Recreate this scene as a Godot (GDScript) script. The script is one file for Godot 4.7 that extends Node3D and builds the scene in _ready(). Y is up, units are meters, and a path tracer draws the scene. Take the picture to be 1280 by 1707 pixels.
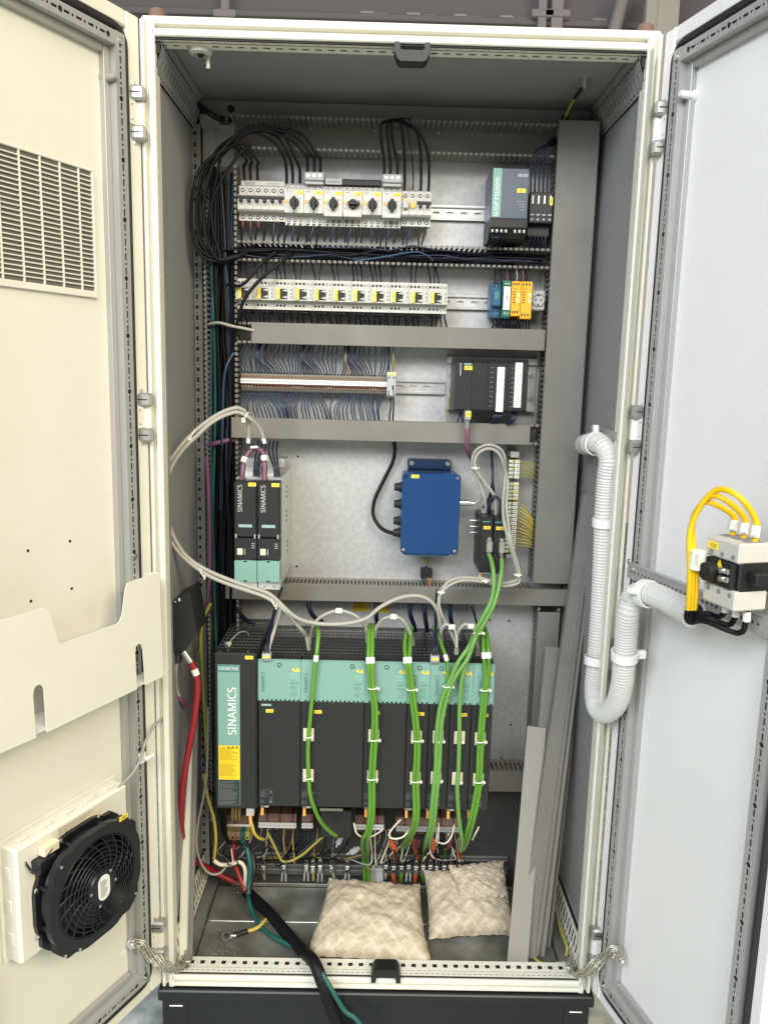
extends Node3D

class MB:
	var v := PackedVector3Array()
	var n := PackedVector3Array()
	var t := PackedVector2Array()
	func tri(a: Vector3, b: Vector3, c: Vector3, na: Vector3, nb: Vector3, nc: Vector3, ta := Vector2.ZERO, tb := Vector2.ZERO, tc := Vector2.ZERO) -> void:
		if (b - a).cross(c - a).dot(na + nb + nc) > 0.0:
			v.append_array([a, c, b]); n.append_array([na, nc, nb]); t.append_array([ta, tc, tb])
		else:
			v.append_array([a, b, c]); n.append_array([na, nb, nc]); t.append_array([ta, tb, tc])
	func quad(a: Vector3, b: Vector3, c: Vector3, d: Vector3, m: Vector3) -> void:
		tri(a, b, c, m, m, m); tri(a, c, d, m, m, m)
	func face(a: Vector3, b: Vector3, c: Vector3, d: Vector3, outward: Vector3) -> void:
		var m := (b - a).cross(c - a)
		if m.length_squared() < 1e-16: m = (c - a).cross(d - a)
		m = m.normalized()
		if m.dot(outward) < 0.0: m = -m
		quad(a, b, c, d, m)
	func box(a: Vector3, b: Vector3, e := 0.0, q := Transform3D()) -> void:
		var c := (a + b) / 2.0
		var h := ((b - a) / 2.0).abs()
		e = minf(e, minf(h.x, minf(h.y, h.z)) * 0.6)
		var B := q.basis
		for ax in 3:
			var u := Vector3.ZERO; var w := Vector3.ZERO; var o := Vector3.ZERO
			o[ax] = h[ax]; u[(ax + 1) % 3] = h[(ax + 1) % 3] - e; w[(ax + 2) % 3] = h[(ax + 2) % 3] - e
			for s in [-1.0, 1.0]:
				quad(q * (c + o * s + u + w), q * (c + o * s + u - w), q * (c + o * s - u - w), q * (c + o * s - u + w), (B * (o * s)).normalized())
		if e <= 0.0: return
		for ax in 3:
			var i := (ax + 1) % 3; var j := (ax + 2) % 3
			var l := Vector3.ZERO; l[ax] = h[ax] - e
			for s in [-1.0, 1.0]:
				for r in [-1.0, 1.0]:
					var p := Vector3.ZERO; p[i] = s * h[i]; p[j] = r * (h[j] - e)
					var k := Vector3.ZERO; k[i] = s * (h[i] - e); k[j] = r * h[j]
					var m := Vector3.ZERO; m[i] = s; m[j] = r
					quad(q * (c + p + l), q * (c + p - l), q * (c + k - l), q * (c + k + l), (B * m).normalized())
		for sx in [-1.0, 1.0]:
			for sy in [-1.0, 1.0]:
				for sz in [-1.0, 1.0]:
					var s := Vector3(sx, sy, sz)
					var m := (B * s).normalized()
					tri(q * (c + s * Vector3(h.x, h.y - e, h.z - e)), q * (c + s * Vector3(h.x - e, h.y, h.z - e)), q * (c + s * Vector3(h.x - e, h.y - e, h.z)), m, m, m)
	func rod(p: Vector3, q: Vector3, r: float, r2 := -1.0, k := 10, caps := true) -> void:
		if r2 < 0.0: r2 = r
		var d := (q - p).normalized()
		var x := d.cross(Vector3.UP if absf(d.y) < 0.9 else Vector3.RIGHT).normalized()
		var y := d.cross(x)
		for i in k:
			var a := TAU * i / k; var b := TAU * (i + 1) / k
			var na := x * cos(a) + y * sin(a); var nb := x * cos(b) + y * sin(b)
			tri(p + na * r, p + nb * r, q + nb * r2, na, nb, nb); tri(p + na * r, q + nb * r2, q + na * r2, na, nb, na)
			if caps:
				tri(p, p + na * r, p + nb * r, -d, -d, -d); tri(q, q + na * r2, q + nb * r2, d, d, d)
	func tube(c: PackedVector3Array, r: float, k := 8, ribs := 0.0, rib_every := 0.0, flat := 1.0) -> void:
		var m := c.size()
		if m < 2: return
		var d0 := (c[1] - c[0]).normalized()
		var x := d0.cross(Vector3(0.31, 0.2, 1)).normalized()
		var pr := PackedVector3Array(); var pn := PackedVector3Array()
		for i in m:
			var d := (c[mini(i + 1, m - 1)] - c[maxi(i - 1, 0)]).normalized()
			x = (x - d * x.dot(d)).normalized()
			var y := d.cross(x)
			var rr := r + (ribs if (i % 2) == 1 else 0.0)
			var cr := PackedVector3Array(); var cn := PackedVector3Array()
			for j in k:
				var a := TAU * j / k
				var nn := x * cos(a) + y * sin(a) * flat
				cr.append(c[i] + nn * rr); cn.append((x * cos(a) + y * sin(a) / flat).normalized())
			if i > 0:
				for j in k:
					var j2 := (j + 1) % k
					if ribs > 0.0:
						face(pr[j], pr[j2], cr[j2], cr[j], cn[j] + cn[j2])
					else:
						tri(pr[j], pr[j2], cr[j2], pn[j], pn[j2], cn[j2]); tri(pr[j], cr[j2], cr[j], pn[j], cn[j2], cn[j])
			if i == 0 or i == m - 1:
				var cap := -d if i == 0 else d
				for j in k: tri(c[i], cr[j], cr[(j + 1) % k], cap, cap, cap)
			pr = cr; pn = cn
	func prism(o: PackedVector2Array, z0: float, z1: float, q := Transform3D(), holes := []) -> void:
		var pts := PackedVector2Array(o)
		var ix := Geometry2D.triangulate_polygon(pts)
		for z in [z0, z1]:
			var m := q.basis * Vector3(0, 0, 1.0 if z == maxf(z0, z1) else -1.0)
			for i in range(0, ix.size(), 3):
				tri(q * V(pts[ix[i]], z), q * V(pts[ix[i + 1]], z), q * V(pts[ix[i + 2]], z), m, m, m)
		var cw := Geometry2D.is_polygon_clockwise(pts)
		for i in pts.size():
			var a := pts[i]; var b := pts[(i + 1) % pts.size()]
			var e := (b - a).normalized()
			var nn := Vector3(-e.y, e.x, 0) if cw else Vector3(e.y, -e.x, 0)
			quad(q * V(a, z0), q * V(b, z0), q * V(b, z1), q * V(a, z1), (q.basis * nn).normalized())
	func V(p: Vector2, z: float) -> Vector3: return Vector3(p.x, p.y, z)
	func card(x0: float, y0: float, x1: float, y1: float, z0: float, z1: float, q := Transform3D()) -> void:
		box(Vector3(x0, y0, z0), Vector3(x1, y1, z1 - 0.00005), 0.0, q)
		var m := q.basis * Vector3(0, 0, 1)
		var A := q * Vector3(x0, y1, z1); var B := q * Vector3(x1, y1, z1); var C := q * Vector3(x1, y0, z1); var D := q * Vector3(x0, y0, z1)
		tri(A, B, C, m, m, m, Vector2(0, 0), Vector2(1, 0), Vector2(1, 1)); tri(A, C, D, m, m, m, Vector2(0, 0), Vector2(1, 1), Vector2(0, 1))
	func lathe(p: Array, k := 24, q := Transform3D()) -> void:
		for i in p.size() - 1:
			var a: Vector2 = p[i]; var b: Vector2 = p[i + 1]
			var e := b - a
			var pn := Vector2(e.y, -e.x).normalized()
			for j in k:
				var t0 := TAU * j / k; var t1 := TAU * (j + 1) / k
				var c0 := Vector3(cos(t0), sin(t0), 0); var c1 := Vector3(cos(t1), sin(t1), 0)
				var n0 := q.basis * (c0 * pn.x + Vector3(0, 0, pn.y)); var n1 := q.basis * (c1 * pn.x + Vector3(0, 0, pn.y))
				var P0 := q * (c0 * a.x + Vector3(0, 0, a.y)); var P1 := q * (c1 * a.x + Vector3(0, 0, a.y))
				var Q0 := q * (c0 * b.x + Vector3(0, 0, b.y)); var Q1 := q * (c1 * b.x + Vector3(0, 0, b.y))
				tri(P0, P1, Q1, n0, n1, n1); tri(P0, Q1, Q0, n0, n1, n0)
	func strip(o: Vector3, u: Vector3, w: Vector3, length: float, wide: float, holes: Array, deep := 0.006, out := Vector3.ZERO) -> void:
		var m := u.cross(w).normalized()
		if out.dot(m) < 0.0: m = -m
		var at := 0.0
		for i in holes.size():
			var h: Array = holes[i]
			var nxt: float = length if i == holes.size() - 1 else (h[0] + h[1] + holes[i + 1][0] - holes[i + 1][1]) / 2.0
			_cell(o, u, w, m, at, nxt, 0.0, wide, h, deep)
			at = nxt
		if holes.is_empty():
			quad(o, o + u * length, o + u * length + w * wide, o + w * wide, m)
	func _cell(o: Vector3, u: Vector3, w: Vector3, m: Vector3, a: float, b: float, c: float, d: float, h: Array, deep: float) -> void:
		var cx: float = h[0]; var cy: float = (c + d) / 2.0 + h[3]
		var inner := PackedVector2Array()
		if h[4]:
			for i in 12: inner.append(Vector2(cx + cos(TAU * (i + 0.5) / 12) * h[1], cy + sin(TAU * (i + 0.5) / 12) * h[2]))
		else:
			inner = PackedVector2Array([Vector2(cx + h[1], cy + h[2]), Vector2(cx - h[1], cy + h[2]), Vector2(cx - h[1], cy - h[2]), Vector2(cx + h[1], cy - h[2])])
		var outer := PackedVector2Array()
		for p in inner:
			if not h[4]:
				outer.append(Vector2(b if p.x > cx else a, d if p.y > cy else c))
			else:
				var e := p - Vector2(cx, cy)
				var s := minf((b - cx if e.x > 0 else cx - a) / maxf(absf(e.x), 1e-6), (d - cy if e.y > 0 else cy - c) / maxf(absf(e.y), 1e-6))
				outer.append(Vector2(cx, cy) + e * s)
		var k := inner.size()
		for i in k:
			var j := (i + 1) % k
			var P := func(p: Vector2) -> Vector3: return o + u * p.x + w * p.y
			quad(P.call(outer[i]), P.call(outer[j]), P.call(inner[j]), P.call(inner[i]), m)
			var oc := outer[i]; var od := outer[j]
			if h[4] and absf(oc.x - od.x) > 1e-6 and absf(oc.y - od.y) > 1e-6:
				var cor := Vector2(b if oc.x + od.x > 2 * cx else a, d if oc.y + od.y > 2 * cy else c)
				tri(P.call(oc), P.call(cor), P.call(od), m, m, m)
			var mid := (inner[i] + inner[j]) / 2.0 - Vector2(cx, cy)
			face(P.call(inner[i]), P.call(inner[j]), P.call(inner[j]) - m * deep, P.call(inner[i]) - m * deep, -(u * mid.x + w * mid.y))
	func merge(o: MB, q := Transform3D()) -> void:
		for p in o.v: v.append(q * p)
		for p in o.n: n.append(q.basis * p)
		t.append_array(o.t)

var M := {}
var ORG := {}
var USED := {}
var RNG := RandomNumberGenerator.new()
var LD := Transform3D(Basis(-Vector3(-.4486, 0, .8937), Vector3.UP, Vector3(.8937, 0, .4486)), Vector3(-0.506, 0, 0))   # left door: +x towards its hinge, +z out of its inner face
var RD := Transform3D(Basis(Vector3(.2678, 0, .9635), Vector3.UP, Vector3(-.9635, 0, .2678)), Vector3(0.506, 0, 0))     # right door: +x away from its hinge
const SMALL := ["fine_print", "terminal_screw", "small_holes", "drill_hole", "vent_slot", "rating_print", "scale_marks", "screw_hole", "warning_sign", "square_holes", "terminal_opening", "carriage", "hinge_slot", "lid_latch", "flap_latch", "catch_slot", "panel_line", "screw", "leaf_pin", "frame_screw", "duct_screw", "plinth_screw", "floor_screw", "screw_well", "contact", "pin", "connector_lead", "jumper", "entry", "sealing_wire", "rail_screw", "white_marks", "earth_bolt", "flange_bolt", "bar_screw", "upright_hole_shade"]
const ZP := -0.375   # front of the mounting plate

func numbered(s: String) -> String:
	var k: int = USED.get(s, 0)
	USED[s] = k + 1
	return s if k == 0 else "%s_%03d" % [s, k]

func tag(o: Node3D, label: String, category := "", group := "", kind := "") -> Node3D:
	if label: o.set_meta("label", label)
	if category: o.set_meta("category", category)
	if group: o.set_meta("group", group)
	if kind: o.set_meta("kind", kind)
	return o

func thing(called: String, label: String, category: String, at: Vector3, group := "", frame := Transform3D()) -> Node3D:
	var o := Node3D.new()
	o.name = numbered(called)
	o.transform = frame * Transform3D(Basis(), at)
	add_child(o)
	ORG[o] = at
	return tag(o, label, category, group)

func emit(called: String, b: MB, m: String, parent: Node3D, kind := "") -> MeshInstance3D:
	var o := MeshInstance3D.new()
	var at: Vector3 = ORG.get(parent, Vector3.ZERO)
	o.mesh = built(b, at)
	o.material_override = M[m]
	o.name = called
	parent.add_child(o, true)
	ORG[o] = at
	if kind or called in SMALL: o.set_meta("kind", kind if kind else "stuff")
	return o

func built(b: MB, at := Vector3.ZERO) -> ArrayMesh:
	var vv := b.v
	if at != Vector3.ZERO:
		vv = PackedVector3Array()
		vv.resize(b.v.size())
		for i in b.v.size(): vv[i] = b.v[i] - at
	var a := []
	a.resize(Mesh.ARRAY_MAX)
	a[Mesh.ARRAY_VERTEX] = vv; a[Mesh.ARRAY_NORMAL] = b.n; a[Mesh.ARRAY_TEX_UV] = b.t
	var me := ArrayMesh.new()
	me.add_surface_from_arrays(Mesh.PRIMITIVE_TRIANGLES, a)
	return me

func solo(called: String, b: MB, m: String, label: String, category: String, group := "", frame := Transform3D()) -> MeshInstance3D:
	var lo := b.v[0]; var hi := b.v[0]
	for p in b.v:
		lo = lo.min(p); hi = hi.max(p)
	var at := Vector3((lo.x + hi.x) / 2, lo.y, (lo.z + hi.z) / 2)
	var o := MeshInstance3D.new()
	o.mesh = built(b, at)
	o.material_override = M[m]
	o.name = numbered(called)
	o.transform = frame * Transform3D(Basis(), at)
	add_child(o)
	ORG[o] = at
	tag(o, label, category, group)
	return o

func struct(called: String, b: MB, m: String) -> MeshInstance3D:
	var o := solo(called, b, m, "", "")
	o.set_meta("kind", "structure")
	return o

func again(o: Node3D, called: String, move: Vector3, label: String, group := "") -> Node3D:
	var c: Node3D = o.duplicate()
	c.name = numbered(called)
	add_child(c)
	c.position = o.position + move
	ORG[c] = ORG.get(o, Vector3.ZERO) + move
	c.set_meta("label", label)
	if group: c.set_meta("group", group)
	return c

func curve(p: Array, step := 0.012) -> PackedVector3Array:
	var out := PackedVector3Array()
	for i in p.size() - 1:
		var a: Vector3 = p[maxi(i - 1, 0)]; var b: Vector3 = p[i]; var c: Vector3 = p[i + 1]; var d: Vector3 = p[mini(i + 2, p.size() - 1)]
		var k := maxi(2, int(ceil(b.distance_to(c) / step)))
		for j in k: out.append(b.cubic_interpolate(c, a, d, float(j) / k))
	out.append(p[p.size() - 1])
	return out

func cable(called: String, p: Array, r: float, m: String, label: String, category := "cable", group := "", step := 0.012, k := 8) -> MeshInstance3D:
	var b := MB.new()
	b.tube(curve(p, step), r, k)
	return solo(called, b, m, label, category, group)

func letters(s: String, p: Vector3, h: float, m: String, parent: Node3D, turn := 0.0, tilt := 0.0) -> MeshInstance3D:
	var tm := TextMesh.new()
	tm.text = s.replace("I", "l") if s in ["SINAMICS", "SIEMENS"] else s
	tm.font = FONT
	tm.font_size = 24
	tm.curve_step = 1.2 if h > 0.008 else 3.0
	tm.pixel_size = h / 17.2
	tm.depth = 0.0004
	tm.horizontal_alignment = HORIZONTAL_ALIGNMENT_CENTER
	tm.vertical_alignment = VERTICAL_ALIGNMENT_CENTER
	var o := MeshInstance3D.new()
	o.mesh = tm
	o.material_override = M[m]
	o.name = "lettering"
	o.transform = Transform3D(Basis(Vector3(0, 0, 1), turn) * Basis(Vector3(1, 0, 0), tilt), p - ORG.get(parent, Vector3.ZERO))
	parent.add_child(o, true)
	return o

func id_tag(code: String, p: Vector3, w: float, h: float, parent: Node3D, turn := 0.0, m := "tag_yellow") -> void:
	var b := MB.new()
	b.box(Vector3(-w / 2, -h / 2, 0), Vector3(w / 2, h / 2, 0.0008), 0.0003, Transform3D(Basis(Vector3(0, 0, 1), turn), p))
	var o := emit("id_tag", b, m, parent)
	letters(code, p + Vector3(0, 0, 0.0009), h * 0.5, "ink", o, turn)

func screw(b: MB, p: Vector3, d: Vector3, r: float) -> void:
	b.rod(p, p + d * r * 0.45, r, r * 0.85, 10)
	b.rod(p + d * r * 0.45, p + d * r * 0.5, r * 0.45, r * 0.4, 6)

func rounded(x0: float, y0: float, x1: float, y1: float, r: float, k := 4) -> PackedVector2Array:
	var o := PackedVector2Array()
	for c in [[x1 - r, y1 - r, 0], [x0 + r, y1 - r, 1], [x0 + r, y0 + r, 2], [x1 - r, y0 + r, 3]]:
		for i in k + 1:
			var a: float = (c[2] + float(i) / k) * PI / 2
			o.append(Vector2(c[0] + cos(a) * r, c[1] + sin(a) * r))
	return o

var FONT: SystemFont

func lin(r: float, g: float, b: float) -> Color: return Color(r, g, b).linear_to_srgb()

func noise_tex(freq: float, seed_: int, lo: Color, hi: Color, size := 256, type := FastNoiseLite.TYPE_SIMPLEX_SMOOTH, oct := 4) -> NoiseTexture2D:
	var f := FastNoiseLite.new()
	f.seed = seed_; f.frequency = freq; f.noise_type = type; f.fractal_octaves = oct
	var t := NoiseTexture2D.new()
	t.width = size; t.height = size; t.seamless = true; t.noise = f
	var g := Gradient.new()
	g.set_color(0, lo); g.set_color(1, hi)
	t.color_ramp = g
	return t

func bump_tex(freq: float, seed_: int, strength: float, size := 256) -> NoiseTexture2D:
	var f := FastNoiseLite.new()
	f.seed = seed_; f.frequency = freq; f.fractal_octaves = 3
	var t := NoiseTexture2D.new()
	t.width = size; t.height = size; t.seamless = true; t.noise = f; t.as_normal_map = true; t.bump_strength = strength
	return t

func mat(called: String, c: Color, rough := 0.5, metal := 0.0, spec := 0.5) -> StandardMaterial3D:
	var m := StandardMaterial3D.new()
	m.resource_name = called
	m.albedo_color = c.linear_to_srgb()
	m.roughness = rough; m.metallic = metal; m.metallic_specular = spec
	M[called] = m
	return m

func tri_map(m: StandardMaterial3D, scale: float) -> void:
	m.uv1_triplanar = true; m.uv1_world_triplanar = true
	m.uv1_scale = Vector3.ONE * scale

func materials() -> void:
	FONT = SystemFont.new()
	FONT.font_names = PackedStringArray(["Droid Sans"])
	var peel := bump_tex(0.09, 3, 1.2)
	var mottle := noise_tex(0.012, 5, Color(0.985, 0.985, 0.98), Color(1, 1, 1))
	var speck := noise_tex(0.06, 8, Color(0.9, 0.9, 0.9), Color(1, 1, 1), 512, FastNoiseLite.TYPE_CELLULAR, 3)
	var rough := noise_tex(0.02, 12, Color(0.75, 0.75, 0.75), Color(1, 1, 1))
	for k in [["paint", Color(0.7, 0.69, 0.605), 0.5], ["paint_shaded", Color(0.25, 0.254, 0.25), 0.5], ["paint_cool_lit", Color(0.74, 0.735, 0.725), 0.42]]:  # interior copy darkened for shade, right door copy whitened for its cool light
		var m := mat(k[0], k[1], k[2])
		m.albedo_texture = mottle; m.normal_enabled = true; m.normal_texture = peel; m.normal_scale = 0.13
		tri_map(m, 3.0)
	var z := mat("zinc", Color(0.525, 0.53, 0.522), 0.56, 0.5)
	z.albedo_texture = speck; tri_map(z, 2.2)
	z.normal_enabled = true; z.normal_texture = brushed(); z.normal_scale = 0.35
	z = mat("rail_zinc", Color(0.66, 0.66, 0.64), 0.38, 0.7)
	z.roughness_texture = rough; tri_map(z, 9.0)
	z = mat("floor_zinc", Color(0.33, 0.345, 0.32), 0.5, 0.45)
	z.albedo_texture = noise_tex(0.006, 21, Color(0.62, 0.61, 0.56), Color(1, 1, 1), 512, FastNoiseLite.TYPE_SIMPLEX_SMOOTH, 5)
	z.roughness_texture = rough; tri_map(z, 2.0)
	z = mat("strip_steel", Color(0.42, 0.42, 0.41), 0.5, 0.4)
	z.albedo_texture = mottle; tri_map(z, 5.0)
	mat("steel", Color(0.72, 0.72, 0.7), 0.28, 1.0)
	mat("steel_shaded", Color(0.13, 0.13, 0.125), 0.55, 0.4)  # steel darkened for the clamp rails, shade below the drives put into it
	mat("steel_dull", Color(0.5, 0.5, 0.48), 0.45, 0.9)
	mat("brass", Color(0.75, 0.58, 0.28), 0.35, 1.0)
	z = mat("duct", Color(0.19, 0.181, 0.16), 0.5)
	z.albedo_texture = noise_tex(0.01, 31, Color(0.9, 0.9, 0.9), Color(1, 1, 1)); tri_map(z, 2.0)
	mat("duct_lit", Color(0.27, 0.25, 0.215), 0.5)  # same plastic as duct, stronger light on the front length put into its colour
	mat("duct_in", Color(0.2, 0.19, 0.165), 0.6)
	z = mat("dark_case", Color(0.0125, 0.0135, 0.0135), 0.45)
	z.normal_enabled = true; z.normal_texture = peel; z.normal_scale = 0.3; tri_map(z, 14.0)
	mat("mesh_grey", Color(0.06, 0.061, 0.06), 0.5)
	mat("dark_line", Color(0.008, 0.008, 0.008), 0.6)
	mat("black", Color(0.007, 0.007, 0.008), 0.5)
	mat("fan_black", Color(0.007, 0.008, 0.011), 0.38)
	mat("rubber", Color(0.016, 0.016, 0.017), 0.62)
	mat("plinth", Color(0.005, 0.007, 0.008), 0.4)
	mat("teal", Color(0.175, 0.325, 0.275), 0.45)
	mat("teal_deep", Color(0.05, 0.19, 0.18), 0.4)
	mat("psu_case", Color(0.068, 0.085, 0.112), 0.4)
	mat("device_white", Color(0.47, 0.465, 0.425), 0.42)
	mat("device_grey", Color(0.38, 0.39, 0.385), 0.45)
	mat("print_grey", Color(0.2, 0.21, 0.21), 0.6)
	mat("print_dim", Color(0.075, 0.085, 0.09), 0.6)
	mat("white", Color(0.74, 0.74, 0.72), 0.5)
	mat("ink", Color(0.012, 0.012, 0.012), 0.6)
	mat("teal_ink", Color(0.03, 0.1, 0.085), 0.6)
	mat("tag_yellow", Color(0.78, 0.62, 0.06), 0.5)
	mat("tag_pale", Color(0.78, 0.7, 0.3), 0.5)
	mat("sticker_yellow", Color(0.82, 0.6, 0.02), 0.45)
	mat("relay_yellow", Color(0.8, 0.4, 0.02), 0.45)
	mat("relay_blue", Color(0.03, 0.1, 0.18), 0.4)
	mat("relay_green", Color(0.03, 0.16, 0.1), 0.45)
	mat("cream", Color(0.72, 0.66, 0.46), 0.5)
	mat("blue_paint", Color(0.003, 0.042, 0.145), 0.36)
	mat("blue_dark", Color(0.004, 0.018, 0.06), 0.35)
	mat("terminal_beige", Color(0.2, 0.125, 0.085), 0.5)
	mat("terminal_red", Color(0.13, 0.02, 0.02), 0.5)
	mat("orange_knob", Color(0.75, 0.38, 0.08), 0.45)
	mat("red_ferrule", Color(0.1, 0.008, 0.008), 0.5)
	mat("wire_black", Color(0.005, 0.005, 0.006), 0.55, 0.0, 0.35)
	mat("wire_navy", Color(0.006, 0.011, 0.032), 0.42)
	mat("wire_steel", Color(0.017, 0.032, 0.066), 0.42)
	mat("dirt", Color(0.26, 0.245, 0.2), 0.9)
	mat("wire_blue", Color(0.012, 0.05, 0.1), 0.42)
	mat("wire_teal", Color(0.008, 0.09, 0.075), 0.45)
	mat("wire_brown", Color(0.28, 0.18, 0.06), 0.45)
	mat("wire_yellow", Color(0.48, 0.37, 0.06), 0.45)
	mat("wire_earth", Color(0.3, 0.28, 0.05), 0.45)
	mat("wire_white", Color(0.7, 0.66, 0.54), 0.5)
	mat("wire_red", Color(0.26, 0.012, 0.02), 0.45)
	mat("cable_green", Color(0.095, 0.25, 0.024), 0.42)
	mat("cable_green_pale", Color(0.125, 0.285, 0.06), 0.45)
	mat("cable_grey", Color(0.33, 0.32, 0.275), 0.48)
	mat("cable_purple", Color(0.15, 0.06, 0.1), 0.45)
	mat("cable_orange", Color(0.5, 0.085, 0.02), 0.45)
	mat("cable_amber", Color(0.8, 0.47, 0.0), 0.42)
	mat("conduit", Color(0.56, 0.56, 0.53), 0.55)
	mat("tie_white", Color(0.72, 0.74, 0.62), 0.45)
	mat("rust", Color(0.16, 0.1, 0.075), 0.85)
	mat("filter_mat", Color(0.14, 0.14, 0.12), 0.95)
	z = mat("braid", Color(0.56, 0.53, 0.45), 0.42, 0.85)
	z = mat("hall_steel", Color(0.34, 0.315, 0.315), 0.7)
	mat("hall_pale", Color(0.75, 0.7, 0.62), 0.7)
	mat("hall_column", Color(0.55, 0.5, 0.485), 0.6)
	z = mat("hall_floor", Color(0.74, 0.77, 0.74), 0.5)
	z.albedo_texture = noise_tex(0.02, 41, Color(0.62, 0.66, 0.62), Color(1, 1, 1), 512, FastNoiseLite.TYPE_SIMPLEX_SMOOTH, 5); tri_map(z, 1.3)
	z = mat("clear_plastic", Color(0.8, 0.8, 0.8), 0.1)
	z.transparency = BaseMaterial3D.TRANSPARENCY_ALPHA; z.albedo_color.a = 0.18
	z = mat("bag_print", Color(0.54, 0.475, 0.365), 0.5); z.albedo_texture = bag_tex()
	z.normal_enabled = true; z.normal_texture = bump_tex(0.009, 77, 5.0, 512); z.normal_scale = 0.5
	z = mat("warn_print", Color(1, 1, 1), 0.5); z.albedo_texture = text_tex(96, 128, Color(0.88, 0.76, 0.08), Color(0.42, 0.36, 0.1), 71, 0.0)
	z = mat("rating_print", Color(1, 1, 1), 0.5); z.albedo_texture = text_tex(96, 112, Color(0.16, 0.19, 0.19), Color(0.42, 0.45, 0.44), 72, 0.0)
	z = mat("teal_print", Color(1, 1, 1), 0.5); z.albedo_texture = text_tex(64, 128, Color(0.474, 0.64, 0.59), Color(0.22, 0.34, 0.31), 73, 0.2)
	z = mat("strip_print", Color(1, 1, 1), 0.55); z.albedo_texture = rows_tex()
	z = mat("paper_print", Color(1, 1, 1), 0.5); z.albedo_texture = text_tex(96, 40, Color(0.85, 0.82, 0.72), Color(0.5, 0.47, 0.42), 79, 0.0)
	z = mat("sign_print", Color(1, 1, 1), 0.5); z.albedo_texture = text_tex(96, 48, Color(0.78, 0.66, 0.1), Color(0.3, 0.26, 0.08), 74, 0.0)

func text_tex(w: int, h: int, bg: Color, ink: Color, s: int, top: float) -> ImageTexture:
	var r := RandomNumberGenerator.new()
	r.seed = s
	var im := Image.create(w * 2, h * 2, false, Image.FORMAT_RGB8)
	im.fill(bg)
	var y := int(h * 2 * (top + 0.06))
	while y < h * 2 - 8:
		var x := 8
		var stop := int(w * 2 * r.randf_range(0.6, 0.94))
		if r.randf() < 0.12:
			y += 8; continue
		while x < stop:
			var l := r.randi_range(4, 18)
			im.fill_rect(Rect2i(x, y, mini(l, stop - x), 3), ink)
			x += l + 3
		y += 7
	return ImageTexture.create_from_image(im)

func rows_tex() -> ImageTexture:
	var r := RandomNumberGenerator.new()
	r.seed = 9
	var im := Image.create(64, 512, false, Image.FORMAT_RGB8)
	im.fill(Color(0.9, 0.89, 0.88))
	for i in 20:
		var y := 8 + i * 25
		im.fill_rect(Rect2i(0, y + 20, 64, 2), Color(0.55, 0.52, 0.53))
		var x := 6
		while x < 56:
			var l := r.randi_range(3, 9)
			im.fill_rect(Rect2i(x, y + r.randi_range(4, 9), l, 5), Color(0.36, 0.33, 0.35))
			x += l + 2
	return ImageTexture.create_from_image(im)

func bag_tex() -> ImageTexture:
	var r := RandomNumberGenerator.new()
	r.seed = 19
	var im := Image.create(1024, 1024, false, Image.FORMAT_RGB8)
	im.fill(Color(0.96, 0.95, 0.93))
	for gy in 10:
		for gx in 6:
			var c := Vector2(gx * 170 + (85 if gy % 2 == 1 else 0) + 40 + r.randf_range(-14, 14), gy * 102 + 40 + r.randf_range(-10, 10))
			for line in 6:
				var off := Vector2(0.62, 0.78) * (line - 2.5) * 16.5
				var x := -48.0 + r.randf_range(0, 8)
				var ink := Color(0.62, 0.575, 0.5).lightened(r.randf_range(0, 0.25))
				while x < 46.0:
					var l := r.randf_range(6, 20)
					for q in int(l):
						var p := c + off + Vector2(0.78, -0.62) * (x + q)
						im.fill_rect(Rect2i(posmod(int(p.x), 1020), posmod(int(p.y), 1020), 4, 4), ink)
					x += l + 6
	return ImageTexture.create_from_image(im)

func brushed() -> ImageTexture:
	var r := RandomNumberGenerator.new()
	r.seed = 55
	var im := Image.create(512, 256, false, Image.FORMAT_L8)
	im.fill(Color(0.5, 0.5, 0.5))
	for i in 1500:
		var x := r.randi_range(0, 511)
		var y := r.randi_range(0, 255)
		var v := r.randf_range(0.35, 0.65)
		im.fill_rect(Rect2i(x, y, 1, mini(r.randi_range(20, 120), 256 - y)), Color(v, v, v))
	im.convert(Image.FORMAT_RGBA8)
	im.bump_map_to_normal_map(1.5)
	return ImageTexture.create_from_image(im)

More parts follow.
